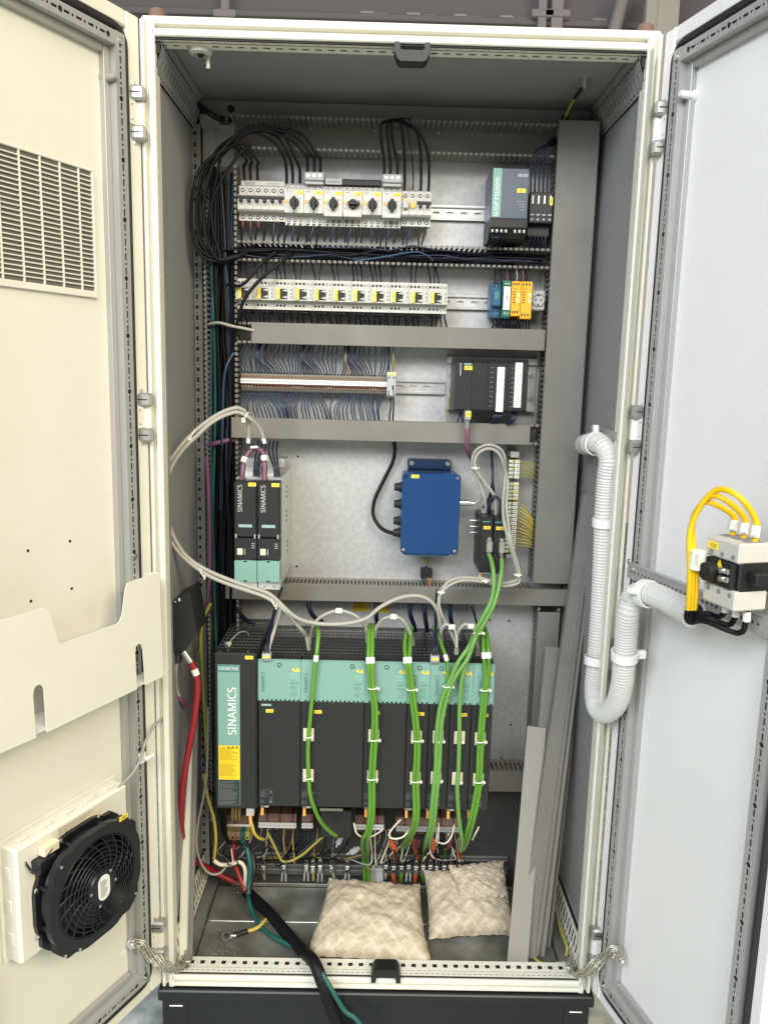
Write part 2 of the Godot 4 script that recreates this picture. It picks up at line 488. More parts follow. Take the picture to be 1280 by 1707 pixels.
func _ready() -> void:
	var cam := Camera3D.new()
	cam.name = "camera"
	cam.fov = 65.379
	cam.near = 0.05
	cam.far = 200.0
	add_child(cam)
	cam.transform = Transform3D(Basis(Vector3(.9997, .025, .0075), Vector3(-.0234, .9856, -.1672), Vector3(-.0115, .167, .9859)), Vector3(-.0311, 1.4134, 1.653))
	cam.current = true
	var we := WorldEnvironment.new()
	we.name = "surroundings"
	var e := Environment.new()
	e.background_mode = Environment.BG_COLOR
	e.background_color = Color(0.1, 0.1, 0.103).linear_to_srgb()
	e.tonemap_mode = Environment.TONE_MAPPER_LINEAR
	e.tonemap_exposure = 1.0
	e.sdfgi_enabled = true; e.ssao_enabled = true; e.ssil_enabled = true
	we.environment = e
	add_child(we)
	lamp("hall_lamp", Vector3(0.2, 4.8, 5.0), Vector3(0, 1.0, -0.2), Vector2(5.0, 2.4), Color(1.0, 0.985, 0.95), 40.0)
	lamp("hall_lamp_warm", Vector3(3.4, 3.9, 4.2), Vector3(-0.5, 1.2, 0.2), Vector2(2.4, 2.4), Color(1.0, 0.93, 0.8), 26.0)
	lamp("hall_lamp_cool", Vector3(-2.9, 3.9, 4.6), Vector3(0.6, 1.1, 0.2), Vector2(2.4, 2.4), Color(0.91, 0.945, 1.0), 32.0)
	materials()
	hall()
	cabinet()
	left_door()
	right_door()
	plate_fittings()
	row_breakers()
	row_contactors()
	row_terminals()
	row_controls()
	row_drives()
	bottom_gear()
	loose_things()
	cables()

func lamp(called: String, at: Vector3, to: Vector3, size: Vector2, c: Color, energy: float) -> void:
	var l := AreaLight3D.new()
	l.name = called
	l.area_size = size
	l.light_color = c
	l.light_energy = energy
	l.area_range = 20.0
	l.shadow_enabled = true
	add_child(l)
	l.look_at_from_position(at, to, Vector3.UP)

func hall() -> void:
	var b := MB.new()
	b.box(Vector3(-8, -0.22, -9), Vector3(8, -0.2, 6))
	struct("floor", b, "hall_floor")
	b = MB.new()
	b.box(Vector3(-9, -0.2, -9.2), Vector3(9, 6.6, -9.0))
	struct("far_wall", b, "hall_steel")
	b = MB.new()
	var y0 := 5.5648; var y1 := 5.8073
	for i in 16:
		var x := -.3523 + i * 0.19
		b.box(Vector3(x, y0, -8.99), Vector3(x + 0.17, y1 - 0.02 * (i % 3), -8.95), 0.01)
	struct("wall_cladding", b, "hall_pale")
	for q in [[Vector3(-1.9112, 5.6212, -8.5), 0.05, "thin dark post far behind above the top left corner of the cabinet"], [Vector3(1.7927, 5.7253, -8.5), 0.05, "left one of two thin steel posts far behind the right part of the cabinet top"], [Vector3(1.9679, 5.7303, -8.5), 0.07, "right one of two thin steel posts far behind the right part of the cabinet top"]]:
		b = MB.new()
		b.box(Vector3(q[0].x - q[1], -0.2, -8.6), Vector3(q[0].x + q[1], 6.6, -8.5), 0.01)
		b.box(Vector3(q[0].x - q[1] - 0.08, q[0].y - 0.12, -8.5), Vector3(q[0].x + q[1] + 0.08, q[0].y - 0.04, -8.47), 0.01)
		solo("steel_post", b, "hall_column", q[2], "steel post")
	b = MB.new()
	var c: Vector3 = Vector3(2.7496, 5.2746, -7.5)
	b.box(Vector3(c.x - 0.06, -0.2, -7.55), Vector3(c.x + 0.06, 6.6, -7.45), 0.01)
	b.box(Vector3(c.x + 0.061, -0.2, -7.52), Vector3(c.x + 0.3, 6.6, -7.48), 0.01)
	solo("steel_column", b, "hall_pale", "pale steel column of the hall behind the top right corner of the cabinet", "column")
	b = MB.new()
	b.rod(Vector3(2.535, 5.244, -8.2), Vector3(2.6795, 5.8724, -8.2), 0.075, -1, 14)
	solo("steel_brace", b, "hall_column", "slanting grey steel brace behind the right part of the cabinet top", "brace")
	b = MB.new()
	c = Vector3(-.0586, 5.6066, -8.7)
	b.box(Vector3(-5, c.y - 0.02, -8.75), Vector3(5, c.y + 0.05, -8.65), 0.01)
	solo("steel_beam", b, "hall_steel", "long dark level steel beam of the hall behind the cabinet top", "beam")

func slots(length: float, pitch: float, hl: float, hw: float, off := 0.0, start := -1.0, every := 0) -> Array:
	var o := []
	var x := pitch / 2 if start < 0 else start
	while x + pitch / 2 <= length + 1e-6:
		o.append([x, hl, hw, off, false])
		x += pitch
	return o

func frame_holes(length: float) -> Array:
	var o := []
	var x := 0.02
	var i := 0
	while x < length - 0.012:
		if i % 8 == 0: o.append([x, 0.0052, 0.0052, 0.0, true])
		elif i % 2 == 1: o.append([x, 0.0065, 0.0023, 0.0, false])
		else: o.append([x, 0.0026, 0.0026, 0.0, true])
		x += 0.0135
		i += 1
	return o

func profile_member(flip: bool) -> PackedVector2Array:
	var p := PackedVector2Array([Vector2(0, -0.05), Vector2(0, -0.003), Vector2(0.002, 0), Vector2(0.0065, 0), Vector2(0.008, -0.002), Vector2(0.009, -0.011), Vector2(0.014, -0.012), Vector2(0.0155, -0.002), Vector2(0.0175, 0.0005), Vector2(0.0265, 0.0005), Vector2(0.0285, -0.002), Vector2(0.0285, -0.006), Vector2(0.0245, -0.012), Vector2(0.0245, -0.05)])
	if flip:
		for i in p.size(): p[i] = Vector2(-p[i].x, p[i].y)
	return p

func cabinet() -> void:
	var H := 2.0722
	var c := thing("control_cabinet", "tall cream steel control cabinet standing open on a black plinth", "cabinet", Vector3(0, -0.2, -0.2))
	var b: MB
	for s in [-1, 1]:
		b = MB.new()
		var q := Transform3D(Basis(Vector3(-s, 0, 0), Vector3(0, 0, 1), Vector3(0, 1, 0)), Vector3(0.5 * s, 0, 0))
		b.prism(profile_member(false), 0.0, H, q)
		b.strip(Vector3(0.4753 * s, 0.03, -0.012 if s > 0 else -0.05), Vector3(0, 1, 0), Vector3(0, 0, 0.038), H - 0.06, 1.0, [], 0.0, Vector3(-s, 0, 0))
		var post := emit("frame_post", b, "paint", c)
		b = MB.new()
		var o := Vector3(0.4725 * s, 0.04, -0.004) if s < 0 else Vector3(0.4725 * s, 0.04, -0.022)
		b.strip(o, Vector3(0, 1, 0) , Vector3(0, 0, -1 if s < 0 else 1), H - 0.08, 0.018, slots(H - 0.08, 0.025, 0.0045, 0.0016), 0.0015, Vector3(-s, 0, 0))
		emit("punched_strip", b, "paint", post)
	for top in [true, false]:
		b = MB.new()
		var q := Transform3D(Basis(Vector3(0, -1 if top else 1, 0), Vector3(0, 0, 1), Vector3(1, 0, 0)), Vector3(0, H if top else 0.0, 0))
		b.prism(profile_member(false), -0.4755, 0.4755, q)
		var rail := emit("frame_rail", b, "paint", c)
		b = MB.new()
		if top:
			b.strip(Vector3(-0.474, H - 0.033, -0.008), Vector3(1, 0, 0), Vector3(0, 0, -1), 0.948, 0.01, slots(0.948, 0.025, 0.0055, 0.0013), 0.0012, Vector3.DOWN)
			b.strip(Vector3(-0.474, H - 0.034, -0.018), Vector3(1, 0, 0), Vector3(0, 0, -1), 0.948, 0.03, slots(0.948, 0.025, 0.0066, 0.0038), 0.0012, Vector3.DOWN)
			b.quad(Vector3(-0.474, H - 0.034, -0.048), Vector3(0.474, H - 0.034, -0.048), Vector3(0.474, H - 0.012, -0.05), Vector3(-0.474, H - 0.012, -0.05), Vector3(0, 0, -1))
		else:
			b.strip(Vector3(0.474, 0.0355, -0.004), Vector3(-1, 0, 0), Vector3(0, 0, -1), 0.948, 0.016, slots(0.948, 0.0125, 0.004, 0.0015), 0.0012, Vector3.UP)
			var hs := []
			for i in 75:
				if i % 2 == 0: hs.append([0.0125 + i * 0.0125, 0.0054, 0.0062, 0.0, false])
				else: hs.append([0.0125 + i * 0.0125, 0.0018, 0.0018, 0.0, true])
			b.strip(Vector3(0.474, 0.036, -0.02), Vector3(-1, 0, 0), Vector3(0, 0, -1), 0.948, 0.034, hs, 0.0012, Vector3.UP)
			b.quad(Vector3(-0.474, 0.036, -0.054), Vector3(0.474, 0.036, -0.054), Vector3(0.474, 0.02, -0.054), Vector3(-0.474, 0.02, -0.054), Vector3(0, 0, -1))
		emit("punched_strip", b, "paint", rail)
		b = MB.new()
		b.box(Vector3(-0.473, H - 0.0318 if top else 0.03, -0.053), Vector3(0.473, H - 0.028 if top else 0.0338, -0.006))
		emit("rail_hole_shade", b, "dark_line", rail)  # dark box under the slots, stands for the shade inside them
	for s in [-1, 1]:
		b = MB.new()
		b.box(Vector3(0.482 * s, 0.0, -0.41), Vector3(0.498 * s, H - 0.004, -0.051), 0.002)
		emit("side_panel", b, "paint_shaded", c)  # cabinet paint darkened, the interior shade put into its colour
		b = MB.new()
		b.box(Vector3(0.4745 * s, 0.05, -0.386), Vector3(0.4815 * s, H - 0.06, -0.36), 0.002)
		emit("seal_strip", b, "rubber", c)
		b = MB.new()
		var hs := []
		var y := 0.02
		var k := 0
		while y < 1.92:
			if k % 4 == 0: hs.append([y, 0.0055, 0.0042, 0.0, true])
			elif k % 2 == 0: hs.append([y, 0.0062, 0.003, 0.0, false])
			else: hs.append([y, 0.002, 0.002, 0.0, true])
			y += 0.0125
			k += 1
		b.strip(Vector3(0.463 if s > 0 else -0.490, 0.05, -0.358), Vector3(0, 1, 0), Vector3(1, 0, 0), 1.94, 0.027, hs, 0.0015, Vector3(0, 0, 1))
		var up := emit("rear_upright", b, "paint_shaded", c)
		b = MB.new()
		b.box(Vector3(0.463 * s, 0.05, -0.40), Vector3(0.466 * s, 1.99, -0.359))
		b.box(Vector3(0.467 * s, 0.05, -0.372), Vector3(0.4875 * s, 1.99, -0.361))
		emit("upright_hole_shade", b, "dark_line", up)  # dark backing that puts shade behind the punched upright
		var L := 0.345
		var hz := Vector3(0, 0, -1)
		b = MB.new()
		b.strip(Vector3(0.463 * s, 2.0215, -0.012), hz, Vector3(-0.006 * s, 0.0305, 0).normalized(), L, 0.031, slots(L, 0.0215, 0.0078, 0.0022, -0.003), 0.0015, Vector3(-s, -0.2, 0))
		b.strip(Vector3(0.477 * s, 1.98, -0.012), hz, Vector3(-0.014 * s, 0.041, 0).normalized(), L, 0.0433, slots(L, 0.0215, 0.0032, 0.0085, 0.006), 0.0015, Vector3(-s, -0.3, 0))
		var dr := emit("top_depth_rail", b, "paint_shaded", c)
		b = MB.new()
		b.box(Vector3(0.4655 * s, 2.018, -0.35), Vector3(0.4805 * s, 2.05, -0.014))
		b.box(Vector3(0.479 * s, 1.981, -0.35), Vector3(0.4815 * s, 2.0178, -0.014))
		emit("rail_hole_shade", b, "dark_line", dr)  # dark boxes standing for the shade behind the top rail slots
		b = MB.new()
		for i in 15: b.box(Vector3(0.4745 * s, 1.985, -0.03 - i * 0.0215), Vector3(0.4755 * s, 1.989, -0.036 - i * 0.0215))
		emit("small_holes", b, "dark_line", dr)
		b = MB.new()
		var sq := []
		for i in 32:
			if i % 2 == 0: sq.append([0.01 + i * 0.0105, 0.0052, 0.0075, -0.016, false])
			else: sq.append([0.01 + i * 0.0105, 0.0018, 0.0022, -0.016, true])
		b.strip(Vector3(0.468 * s, 0.036, -0.03), hz, Vector3(0.0135 * s, 0.092, 0).normalized(), L, 0.06, sq, 0.0015, Vector3(-s, 0.2, 0))
		var ds := []
		for i in 32: ds.append([0.01 + i * 0.0105, 0.0034 if i % 2 == 0 else 0.0014, 0.0024 if i % 2 == 0 else 0.0014, -0.004, false])
		b.strip(Vector3(0.4767 * s, 0.0954, -0.03), hz, Vector3(0.0135 * s, 0.092, 0).normalized(), L, 0.032, ds, 0.0015, Vector3(-s, 0.2, 0))
		dr = emit("bottom_depth_rail", b, "paint", c)
		b = MB.new()
		b.box(Vector3(0.4788 * s, 0.036, -0.372), Vector3(0.4812 * s, 0.125, -0.034))
		emit("rail_hole_shade", b, "dark_line", dr)  # dark box standing for the shade behind the bottom rail holes
		b = MB.new()
		b.box(Vector3(0.4395 * s, 0.018, -0.36), Vector3(0.4675 * s, 0.036, -0.055), 0.002)
		emit("rail_flange", b, "floor_zinc", dr)
	b = MB.new()
	b.box(Vector3(-0.498, 0.0, -0.416), Vector3(0.498, H - 0.004, -0.411))
	emit("back_panel", b, "paint_shaded", c)
	b = MB.new()
	b.box(Vector3(-0.466, 1.996, -0.41), Vector3(0.466, 2.055, -0.392), 0.001)
	var rb := emit("rear_rail", b, "paint_shaded", c)
	b = MB.new()
	for x in [-0.42, -0.395, 0.403]:
		b.box(Vector3(x - 0.009, 2.006, -0.3925), Vector3(x + 0.009, 2.02, -0.391))
	b.rod(Vector3(-0.397, 2.036, -0.392), Vector3(-0.397, 2.036, -0.391), 0.009, -1, 14)
	b.rod(Vector3(0.403, 2.036, -0.392), Vector3(0.403, 2.036, -0.391), 0.009, -1, 14)
	emit("square_holes", b, "dark_line", rb)
	b = MB.new()
	b.box(Vector3(-0.4985, H - 0.016, -0.41), Vector3(0.4985, H - 0.001, -0.052), 0.002)
	emit("roof_panel", b, "paint_shaded", c)
	b = MB.new()
	b.box(Vector3(-0.5, H + 0.0005, -0.42), Vector3(0.5, H + 0.012, -0.012), 0.004)
	emit("roof_cover", b, "paint", c)
	for s in [-1, 1]:
		b = MB.new()
		b.rod(Vector3(0.478 * s, H + 0.012, -0.05), Vector3(0.478 * s, H + 0.032, -0.05), 0.0165, 0.0165, 18)
		b.rod(Vector3(0.478 * s, H + 0.032, -0.05), Vector3(0.478 * s, H + 0.036, -0.05), 0.0165, 0.013, 18)
		emit("roof_bolt", b, "rust", c)
	for f in [[-0.055, -0.2045], [-0.2065, -0.348]]:
		b = MB.new()
		b.box(Vector3(-0.439, 0.012, f[1]), Vector3(0.439, 0.018, f[0]), 0.0015)
		if f[1] < -0.3:
			b.box(Vector3(-0.40, 0.0182, -0.352), Vector3(0.42, 0.028, -0.3485), 0.001)
		emit("floor_plate", b, "floor_zinc", c)
	b = MB.new()
	b.box(Vector3(-0.43, 0.0185, -0.2055), Vector3(0.1, 0.0205, -0.202), 0.0008)
	emit("plate_lip", b, "rail_zinc", c)
	b = MB.new()
	b.box(Vector3(-0.48, -0.01, -0.41), Vector3(0.48, -0.004, -0.05))
	emit("void_plate", b, "plinth", c)  # added black plate, stands for the dark gap behind the floor plates
	b = MB.new()
	b.box(Vector3(-0.508, -0.03, -0.42), Vector3(0.508, -0.002, 0.012), 0.003)
	b.box(Vector3(-0.495, -0.2, -0.41), Vector3(0.495, -0.031, 0.001), 0.003)
	var pl := emit("plinth", b, "plinth", c)
	for s in [-1, 1]:
		b = MB.new()
		b.box(Vector3(0.5 * s, -0.2, -0.05), Vector3(0.44 * s, -0.0305, 0.005), 0.003)
		emit("plinth_corner", b, "plinth", pl)
		b = MB.new()
		b.box(Vector3(0.452 * s, -0.047, 0.0055), Vector3(0.482 * s, -0.044, 0.0075), 0.001)
		emit("slot_trim", b, "steel", pl)
		b = MB.new()
		screw(b, Vector3(0.464 * s, -0.1, 0.005), Vector3(0, 0, 1), 0.005)
		screw(b, Vector3(0.31 * s, -0.105, 0.001), Vector3(0, 0, 1), 0.004)
		emit("plinth_screw", b, "black", pl)
	for top in [true, false]:
		b = MB.new()
		var y0 := H - 0.03 if top else 0.026
		var sgn := -1.0 if top else 1.0
		b.prism(PackedVector2Array([Vector2(-0.034, 0), Vector2(-0.034, 0.016), Vector2(-0.028, 0.03), Vector2(-0.022, 0.034), Vector2(0.022, 0.034), Vector2(0.028, 0.03), Vector2(0.034, 0.016), Vector2(0.034, 0), Vector2(0.024, 0), Vector2(0.022, 0.014), Vector2(-0.022, 0.014), Vector2(-0.024, 0)]), -0.03, 0.006, Transform3D(Basis(Vector3(1, 0, 0), Vector3(0, sgn, 0), Vector3(0, 0, 1)), Vector3(0.02, y0, 0.004)))
		b.box(Vector3(-0.001, y0 + sgn * 0.004, -0.028), Vector3(0.041, y0 + sgn * 0.02, -0.02))
		emit("latch_keeper", b, "black", c)
	for s in [-1, 1]:
		for y in [1.90, 1.32, 0.82, 0.13]:
			var hinge := MB.new()
			for k in [0.036, -0.036]:
				hinge.box(Vector3(s * 0.488, y + k - 0.0135, -0.004), Vector3(s * 0.521, y + k + 0.0135, 0.022), 0.004)
				hinge.rod(Vector3(s * 0.511, y + k + signf(k) * 0.0135, 0.012), Vector3(s * 0.511, y + k + signf(k) * 0.021, 0.012), 0.0045, 0.0035)
			hinge.rod(Vector3(s * 0.511, y - 0.03, 0.012), Vector3(s * 0.511, y + 0.03, 0.012), 0.0035)
			var hg := emit("hinge_knuckle", hinge, "steel_dull", c)
			b = MB.new()
			for k in [0.036, -0.036]:
				b.box(Vector3(s * 0.495, y + k - 0.001, 0.0222), Vector3(s * 0.517, y + k + 0.001, 0.0226))
			emit("hinge_slot", b, "dark_line", hg)

func door_leaf(called: String, d: float, label: String, m: String, rail_m: String, frame: Transform3D) -> Node3D:
	var H := 2.0722
	var o := thing(called, label, "cabinet door", Vector3(d * 0.25, 0.0, 0), "", frame)
	var y0 := 0.006
	var y1 := H + 0.004
	var b := MB.new()
	b.box(Vector3(d * 0.004, y0, -0.022), Vector3(d * 0.497, y1, -0.016), 0.002)
	emit("panel", b, m, o)
	for r in [[-0.0065 if d < 0 else -0.003, 0.028], [0.469, 0.497]]:
		b = MB.new()
		b.box(Vector3(d * r[0], y0, -0.0215), Vector3(d * r[1], y1, 0.002), 0.003)
		emit("rim", b, m, o)
	for r in [[y0, y0 + 0.03], [y1 - 0.03, y1]]:
		b = MB.new()
		b.box(Vector3(d * 0.0285, r[0], -0.0215), Vector3(d * 0.4685, r[1], 0.0015), 0.003)
		emit("rim", b, m, o)
	b = MB.new()
	var sl := PackedVector3Array()
	var cr := 0.03
	for c in [[d * (0.466 - cr), y1 - 0.037 - cr, 0], [d * (0.034 + cr), y1 - 0.037 - cr, 1], [d * (0.034 + cr), y0 + 0.037 + cr, 2], [d * (0.466 - cr), y0 + 0.037 + cr, 3]]:
		for i in 6:
			var a: float = (c[2] + i / 5.0) * PI / 2
			sl.append(Vector3(c[0] + d * cos(a) * cr, c[1] + sin(a) * cr, 0.0))
	sl.append(sl[0])
	b.tube(sl, 0.0085, 8)
	emit("seal", b, "rubber", o)
	for r in [0.043, 0.429]:
		b = MB.new()
		var L := y1 - y0 - 0.10
		var bs := 0.05 + y0
		b.strip(Vector3(d * r if d > 0 else d * (r + 0.024), bs, 0.012), Vector3(0, 1, 0), Vector3(1, 0, 0), L, 0.024, frame_holes(L), 0.0015, Vector3(0, 0, 1))
		b.box(Vector3(d * r, bs, -0.016), Vector3(d * (r + 0.0015), bs + L, 0.0118))
		b.box(Vector3(d * (r + 0.0225), bs, -0.0155), Vector3(d * (r + 0.024), bs + L, 0.0118))
		var fx: float = r + 0.0242 if r < 0.2 else r - 0.0142
		b.box(Vector3(d * fx, bs, -0.0158), Vector3(d * (fx + 0.014), bs + L, -0.004), 0.001)
		var fr := emit("frame_upright", b, rail_m, o)
		b = MB.new()
		b.box(Vector3(d * (r + 0.003), bs, -0.01), Vector3(d * (r + 0.021), bs + L, 0.0098))
		emit("frame_hole_shade", b, "dark_line", fr)  # solid dark filling, gives the upright holes their shade
	for r in [y1 - 0.075, y0 + 0.05]:
		b = MB.new()
		var L := 0.362
		b.strip(Vector3(0.0675 if d > 0 else -0.4285, r, 0.0125), Vector3(1, 0, 0), Vector3(0, 1, 0), L - 0.001, 0.024, frame_holes(L), 0.0015, Vector3(0, 0, 1))
		b.box(Vector3(d * 0.0675, r, -0.016), Vector3(d * 0.4285, r + 0.0015, 0.0123))
		b.box(Vector3(d * 0.0675, r + 0.0225, -0.0155), Vector3(d * 0.4285, r + 0.024, 0.0123))
		var fy: float = r - 0.0142 if r > 1.0 else r + 0.0242
		b.box(Vector3(d * 0.083, fy, -0.0158), Vector3(d * 0.414, fy + 0.014, -0.004), 0.001)
		var fr := emit("frame_crossbar", b, rail_m, o)
		b = MB.new()
		b.box(Vector3(d * 0.07, r + 0.003, -0.01), Vector3(d * 0.426, r + 0.021, 0.0102))
		emit("frame_hole_shade", b, "dark_line", fr)  # solid dark filling, gives the crossbar holes their shade
	for y in [1.90, 1.32, 0.82, 0.13]:
		b = MB.new()
		b.box(Vector3(d * 0.0, y - 0.022, 0.0025), Vector3(d * 0.03, y + 0.022, 0.0055), 0.001)
		b.rod(Vector3(d * -0.001, y - 0.022, 0.006), Vector3(d * -0.001, y + 0.022, 0.006), 0.009, -1, 12)
		var lf := emit("hinge_leaf", b, m, o)
		b = MB.new()
		for k in [-0.014, 0.014]: screw(b, Vector3(d * 0.021, y + k, 0.0055), Vector3(0, 0, 1), 0.002)
		emit("leaf_pin", b, "steel_dull", lf)
	b = MB.new()
	for y in [y1 - 0.065, 1.04, y0 + 0.062]:
		screw(b, Vector3(d * 0.055, y, 0.0122), Vector3(0, 0, 1), 0.0068)
	emit("frame_screw", b, "steel", o)
	return o

func stud(o: Node3D, p: Vector3, m: String) -> void:
	var b := MB.new()
	b.rod(p, p + Vector3(0, 0, 0.006), 0.011, 0.0095, 16)
	b.rod(p + Vector3(0, 0, 0.006), p + Vector3(0, 0, 0.03), 0.0075, 0.0065, 14)
	b.rod(p + Vector3(0, 0, 0.03), p + Vector3(0, 0, 0.034), 0.0065, 0.004, 14)
	emit("stop_buffer", b, m, o)

func earth_strap(pts: Array, frame: Transform3D, label: String) -> void:
	var c := curve(pts, 0.006)
	var o := thing("earth_strap", label, "earth strap", pts[0], "", frame)
	var b := MB.new()
	var m := c.size()
	for s in 9:
		var line := PackedVector3Array()
		for i in m:
			var d := (c[mini(i + 1, m - 1)] - c[maxi(i - 1, 0)]).normalized()
			var side := d.cross(Vector3(0, 0.25, 1)).normalized()
			if side.y < 0: side = -side
			var out := side.cross(d)
			var w := 0.0125 * (1.0 if i > 2 and i < m - 3 else 0.75)
			line.append(c[i] + side * ((s - 4.0) / 4.0 * w + 0.0013 * sin(i * 1.1 + s * 1.7)) + out * (0.0021 * sin(i * 1.2 + s * PI)))
		b.tube(line, 0.0019, 5)
	emit("braid", b, "braid", o)
	for e in [0, m - 1]:
		b = MB.new()
		var p := c[e]
		b.rod(p - Vector3(0, 0, 0.003), p + Vector3(0, 0, 0.003), 0.012, -1, 16)
		b.rod(p + Vector3(0, 0, 0.003), p + Vector3(0, 0, 0.010), 0.0075, -1, 6)
		b.rod(p + Vector3(0, 0, 0.010), p + Vector3(0, 0, 0.015), 0.004, -1, 10)
		emit("lug", b, "steel", o)

func left_door() -> void:
	var o := door_leaf("left_door", -1.0, "cream inner face of the left cabinet door, swung wide open", "paint", "strip_steel", LD)
	stud(o, Vector3(-.0724, 1.945, -.016), "cable_grey")
	var b := MB.new()
	for p in [Vector3(-.2889, 1.0905, -.016), Vector3(-.1937, 1.0914, -.016), Vector3(-.2879, .997, -.016), Vector3(-.1941, .9988, -.016)]:
		b.rod(p, p + Vector3(0, 0, 0.001), 0.0028, -1, 8)
	emit("drill_hole", b, "dark_line", o)
	b = MB.new()
	b.rod(Vector3(-.0915, .146, -.016), Vector3(-.0915, .146, -.016) + Vector3(0, 0, 0.0015), 0.008, -1, 16)
	b.rod(Vector3(-.0915, .146, -.016) + Vector3(0, 0, 0.0015), Vector3(-.0915, .146, -.016) + Vector3(0, 0, 0.002), 0.005, -1, 12)
	emit("earth_sign", b, "white", o)
	var gx1 := -.1088
	var gx0 := gx1 - 0.30
	var gy0 := 1.5584 - 0.012
	var gy1 := 1.774 + 0.002
	var g := thing("ventilation_grille", "cream louvred ventilation grille set into the upper left door", "ventilation grille", Vector3((gx0 + gx1) / 2, gy0, -0.016), "", LD)
	b = MB.new()
	b.box(Vector3(gx0, gy0, -0.0155), Vector3(gx1, gy0 + 0.012, -0.009), 0.001)
	b.box(Vector3(gx0, gy1 - 0.004, -0.0155), Vector3(gx1, gy1, -0.009), 0.001)
	b.box(Vector3(gx1 - 0.005, gy0 + 0.0121, -0.0155), Vector3(gx1, gy1 - 0.0041, -0.009), 0.001)
	b.box(Vector3(gx0, gy0 + 0.0121, -0.0155), Vector3(gx0 + 0.005, gy1 - 0.0041, -0.009), 0.001)
	emit("frame", b, "paint", g)
	b = MB.new()
	b.box(Vector3(gx0 + 0.004, gy0 + 0.004, -0.0158), Vector3(gx1 - 0.004, gy1 - 0.004, -0.0145))
	emit("filter_mat", b, "filter_mat", g)
	var n := 26
	var pitch := (gy1 - gy0 - 0.018) / n
	for i in n - 1:
		b = MB.new()
		var y := gy0 + 0.013 + (i + 1) * pitch
		b.box(Vector3(gx0 + 0.0052, y - 0.0011, -0.0135), Vector3(gx1 - 0.0052, y + 0.0011, -0.0102), 0.0004)
		emit("slat", b, "paint", g)
	for i in 6:
		b = MB.new()
		var x := gx1 - 0.005 - 0.0425 * (i + 1) + 0.012
		b.box(Vector3(x - 0.0014, gy0 + 0.0122, -0.0138), Vector3(x + 0.0014, gy1 - 0.0042, -0.0094), 0.0004)
		emit("divider", b, "paint", g)
	var z := 0.055
	var k := thing("document_pocket", "cream sheet metal document pocket hung on the left door", "document pocket", Vector3(-.2292, .7492, .055), "", LD)
	b = MB.new()
	var A: Vector3 = Vector3(-.423, .7821, .055); var B: Vector3 = Vector3(-.4117, .7772, .055)
	var o2 := PackedVector2Array()
	for p in [Vector3(-.4117, .7772, .055), Vector3(-.3497, .7751, .055), Vector3(-.3515, .8533, .055), Vector3(-.3496, .8636, .055), Vector3(-.3443, .8694, .055), Vector3(-.3379, .8694, .055), Vector3(-.3318, .8651, .055), Vector3(-.3285, .8561, .055), Vector3(-.3265, .7756, .055), Vector3(-.103, .7774, .055), Vector3(-.1052, .8531, .055), Vector3(-.1031, .8663, .055), Vector3(-.0961, .8717, .055), Vector3(-.0878, .868, .055), Vector3(-.0832, .8539, .055), Vector3(-.0789, .778, .055), Vector3(-.027, .7785, .055), Vector3(-.029, 1.0052, .055), Vector3(-.1127, 1.0035, .055), Vector3(-.1209, 1.0017, .055), Vector3(-.1261, .9932, .055), Vector3(-.1379, .9404, .055), Vector3(-.1446, .9312, .055), Vector3(-.1511, .9282, .055), Vector3(-.2851, .928, .055), Vector3(-.2915, .9321, .055), Vector3(-.3093, .9911, .055), Vector3(-.314, .9999, .055), Vector3(-.3202, 1.0036, .055), Vector3(-.4089, 1.0038, .055), Vector3(-.4892, 1.0033, .055), Vector3(-.505, .7791, .055)]:
		o2.append(Vector2(p.x, p.y))
	b.prism(o2, z - 0.002, z, Transform3D())
	emit("front_sheet", b, "paint", k)
	b = MB.new()
	var R1: Vector3 = Vector3(-.029, 1.0052, .055); var R0: Vector3 = Vector3(-.027, .7785, .055)
	b.prism(PackedVector2Array([Vector2(-0.012, R0.y), Vector2(z - 0.0021, R0.y), Vector2(z - 0.0021, R1.y), Vector2(-0.012, R1.y - 0.01)]), -0.001, 0.001, Transform3D(Basis(Vector3(0, 0, 1), Vector3(0, 1, 0), Vector3(-1, 0, 0)), Vector3(minf(R1.x, R0.x) - 0.001, 0, 0)))
	emit("end_sheet", b, "paint", k)
	b = MB.new()
	b.box(Vector3(-0.44, R0.y + 0.002, -0.0155), Vector3(R0.x - 0.004, R0.y + 0.004, z - 0.0022))
	emit("floor_sheet", b, "paint", k)
	fan()
	b = MB.new()
	b.tube(curve([Vector3(-.3541, .5402, .012), Vector3(-.3587, .5553, .014), Vector3(-.3509, .5634, .016), Vector3(-.3047, .5605, .018), Vector3(-.2348, .564, .02), Vector3(-.1652, .5611, .02), Vector3(-.1031, .5711, .02), Vector3(-.0693, .594, .022), Vector3(-.0543, .632, .026), Vector3(-.0413, .6516, .028), Vector3(-.01, .6605, .02), Vector3(.057, .6511, 0)], 0.01), 0.0032, 6)
	solo("door_cable", b, "cable_grey", "thin grey cable from the fan crossing the edge of the left door", "cable", "", LD)
	b = MB.new()
	var cp: Vector3 = Vector3(-.0518, .5976, .0125)
	b.box(cp + Vector3(-0.01, -0.012, 0), cp + Vector3(0.008, 0.012, 0.008), 0.002)
	b.box(cp + Vector3(-0.004, -0.004, 0.0081), cp + Vector3(0.022, 0.004, 0.02), 0.003)
	solo("cable_clip", b, "white", "white plastic cable clip on the punched strip of the left door", "cable clip", "", LD)
	earth_strap([LD * Vector3(-.078, .1654, -.002), LD * Vector3(-.0812, .1706, .022), Vector3(-.5064, .1294, .06), Vector3(-.4816, .1002, .055), Vector3(-.4644, .0694, .03), Vector3(-.4547, .048, -.002), Vector3(-.4531, .0425, -.03), Vector3(-.4619, .0446, -.055), Vector3(-.4795, .051, -.075)], Transform3D(), "flat braided copper earth strap at the foot of the left door")

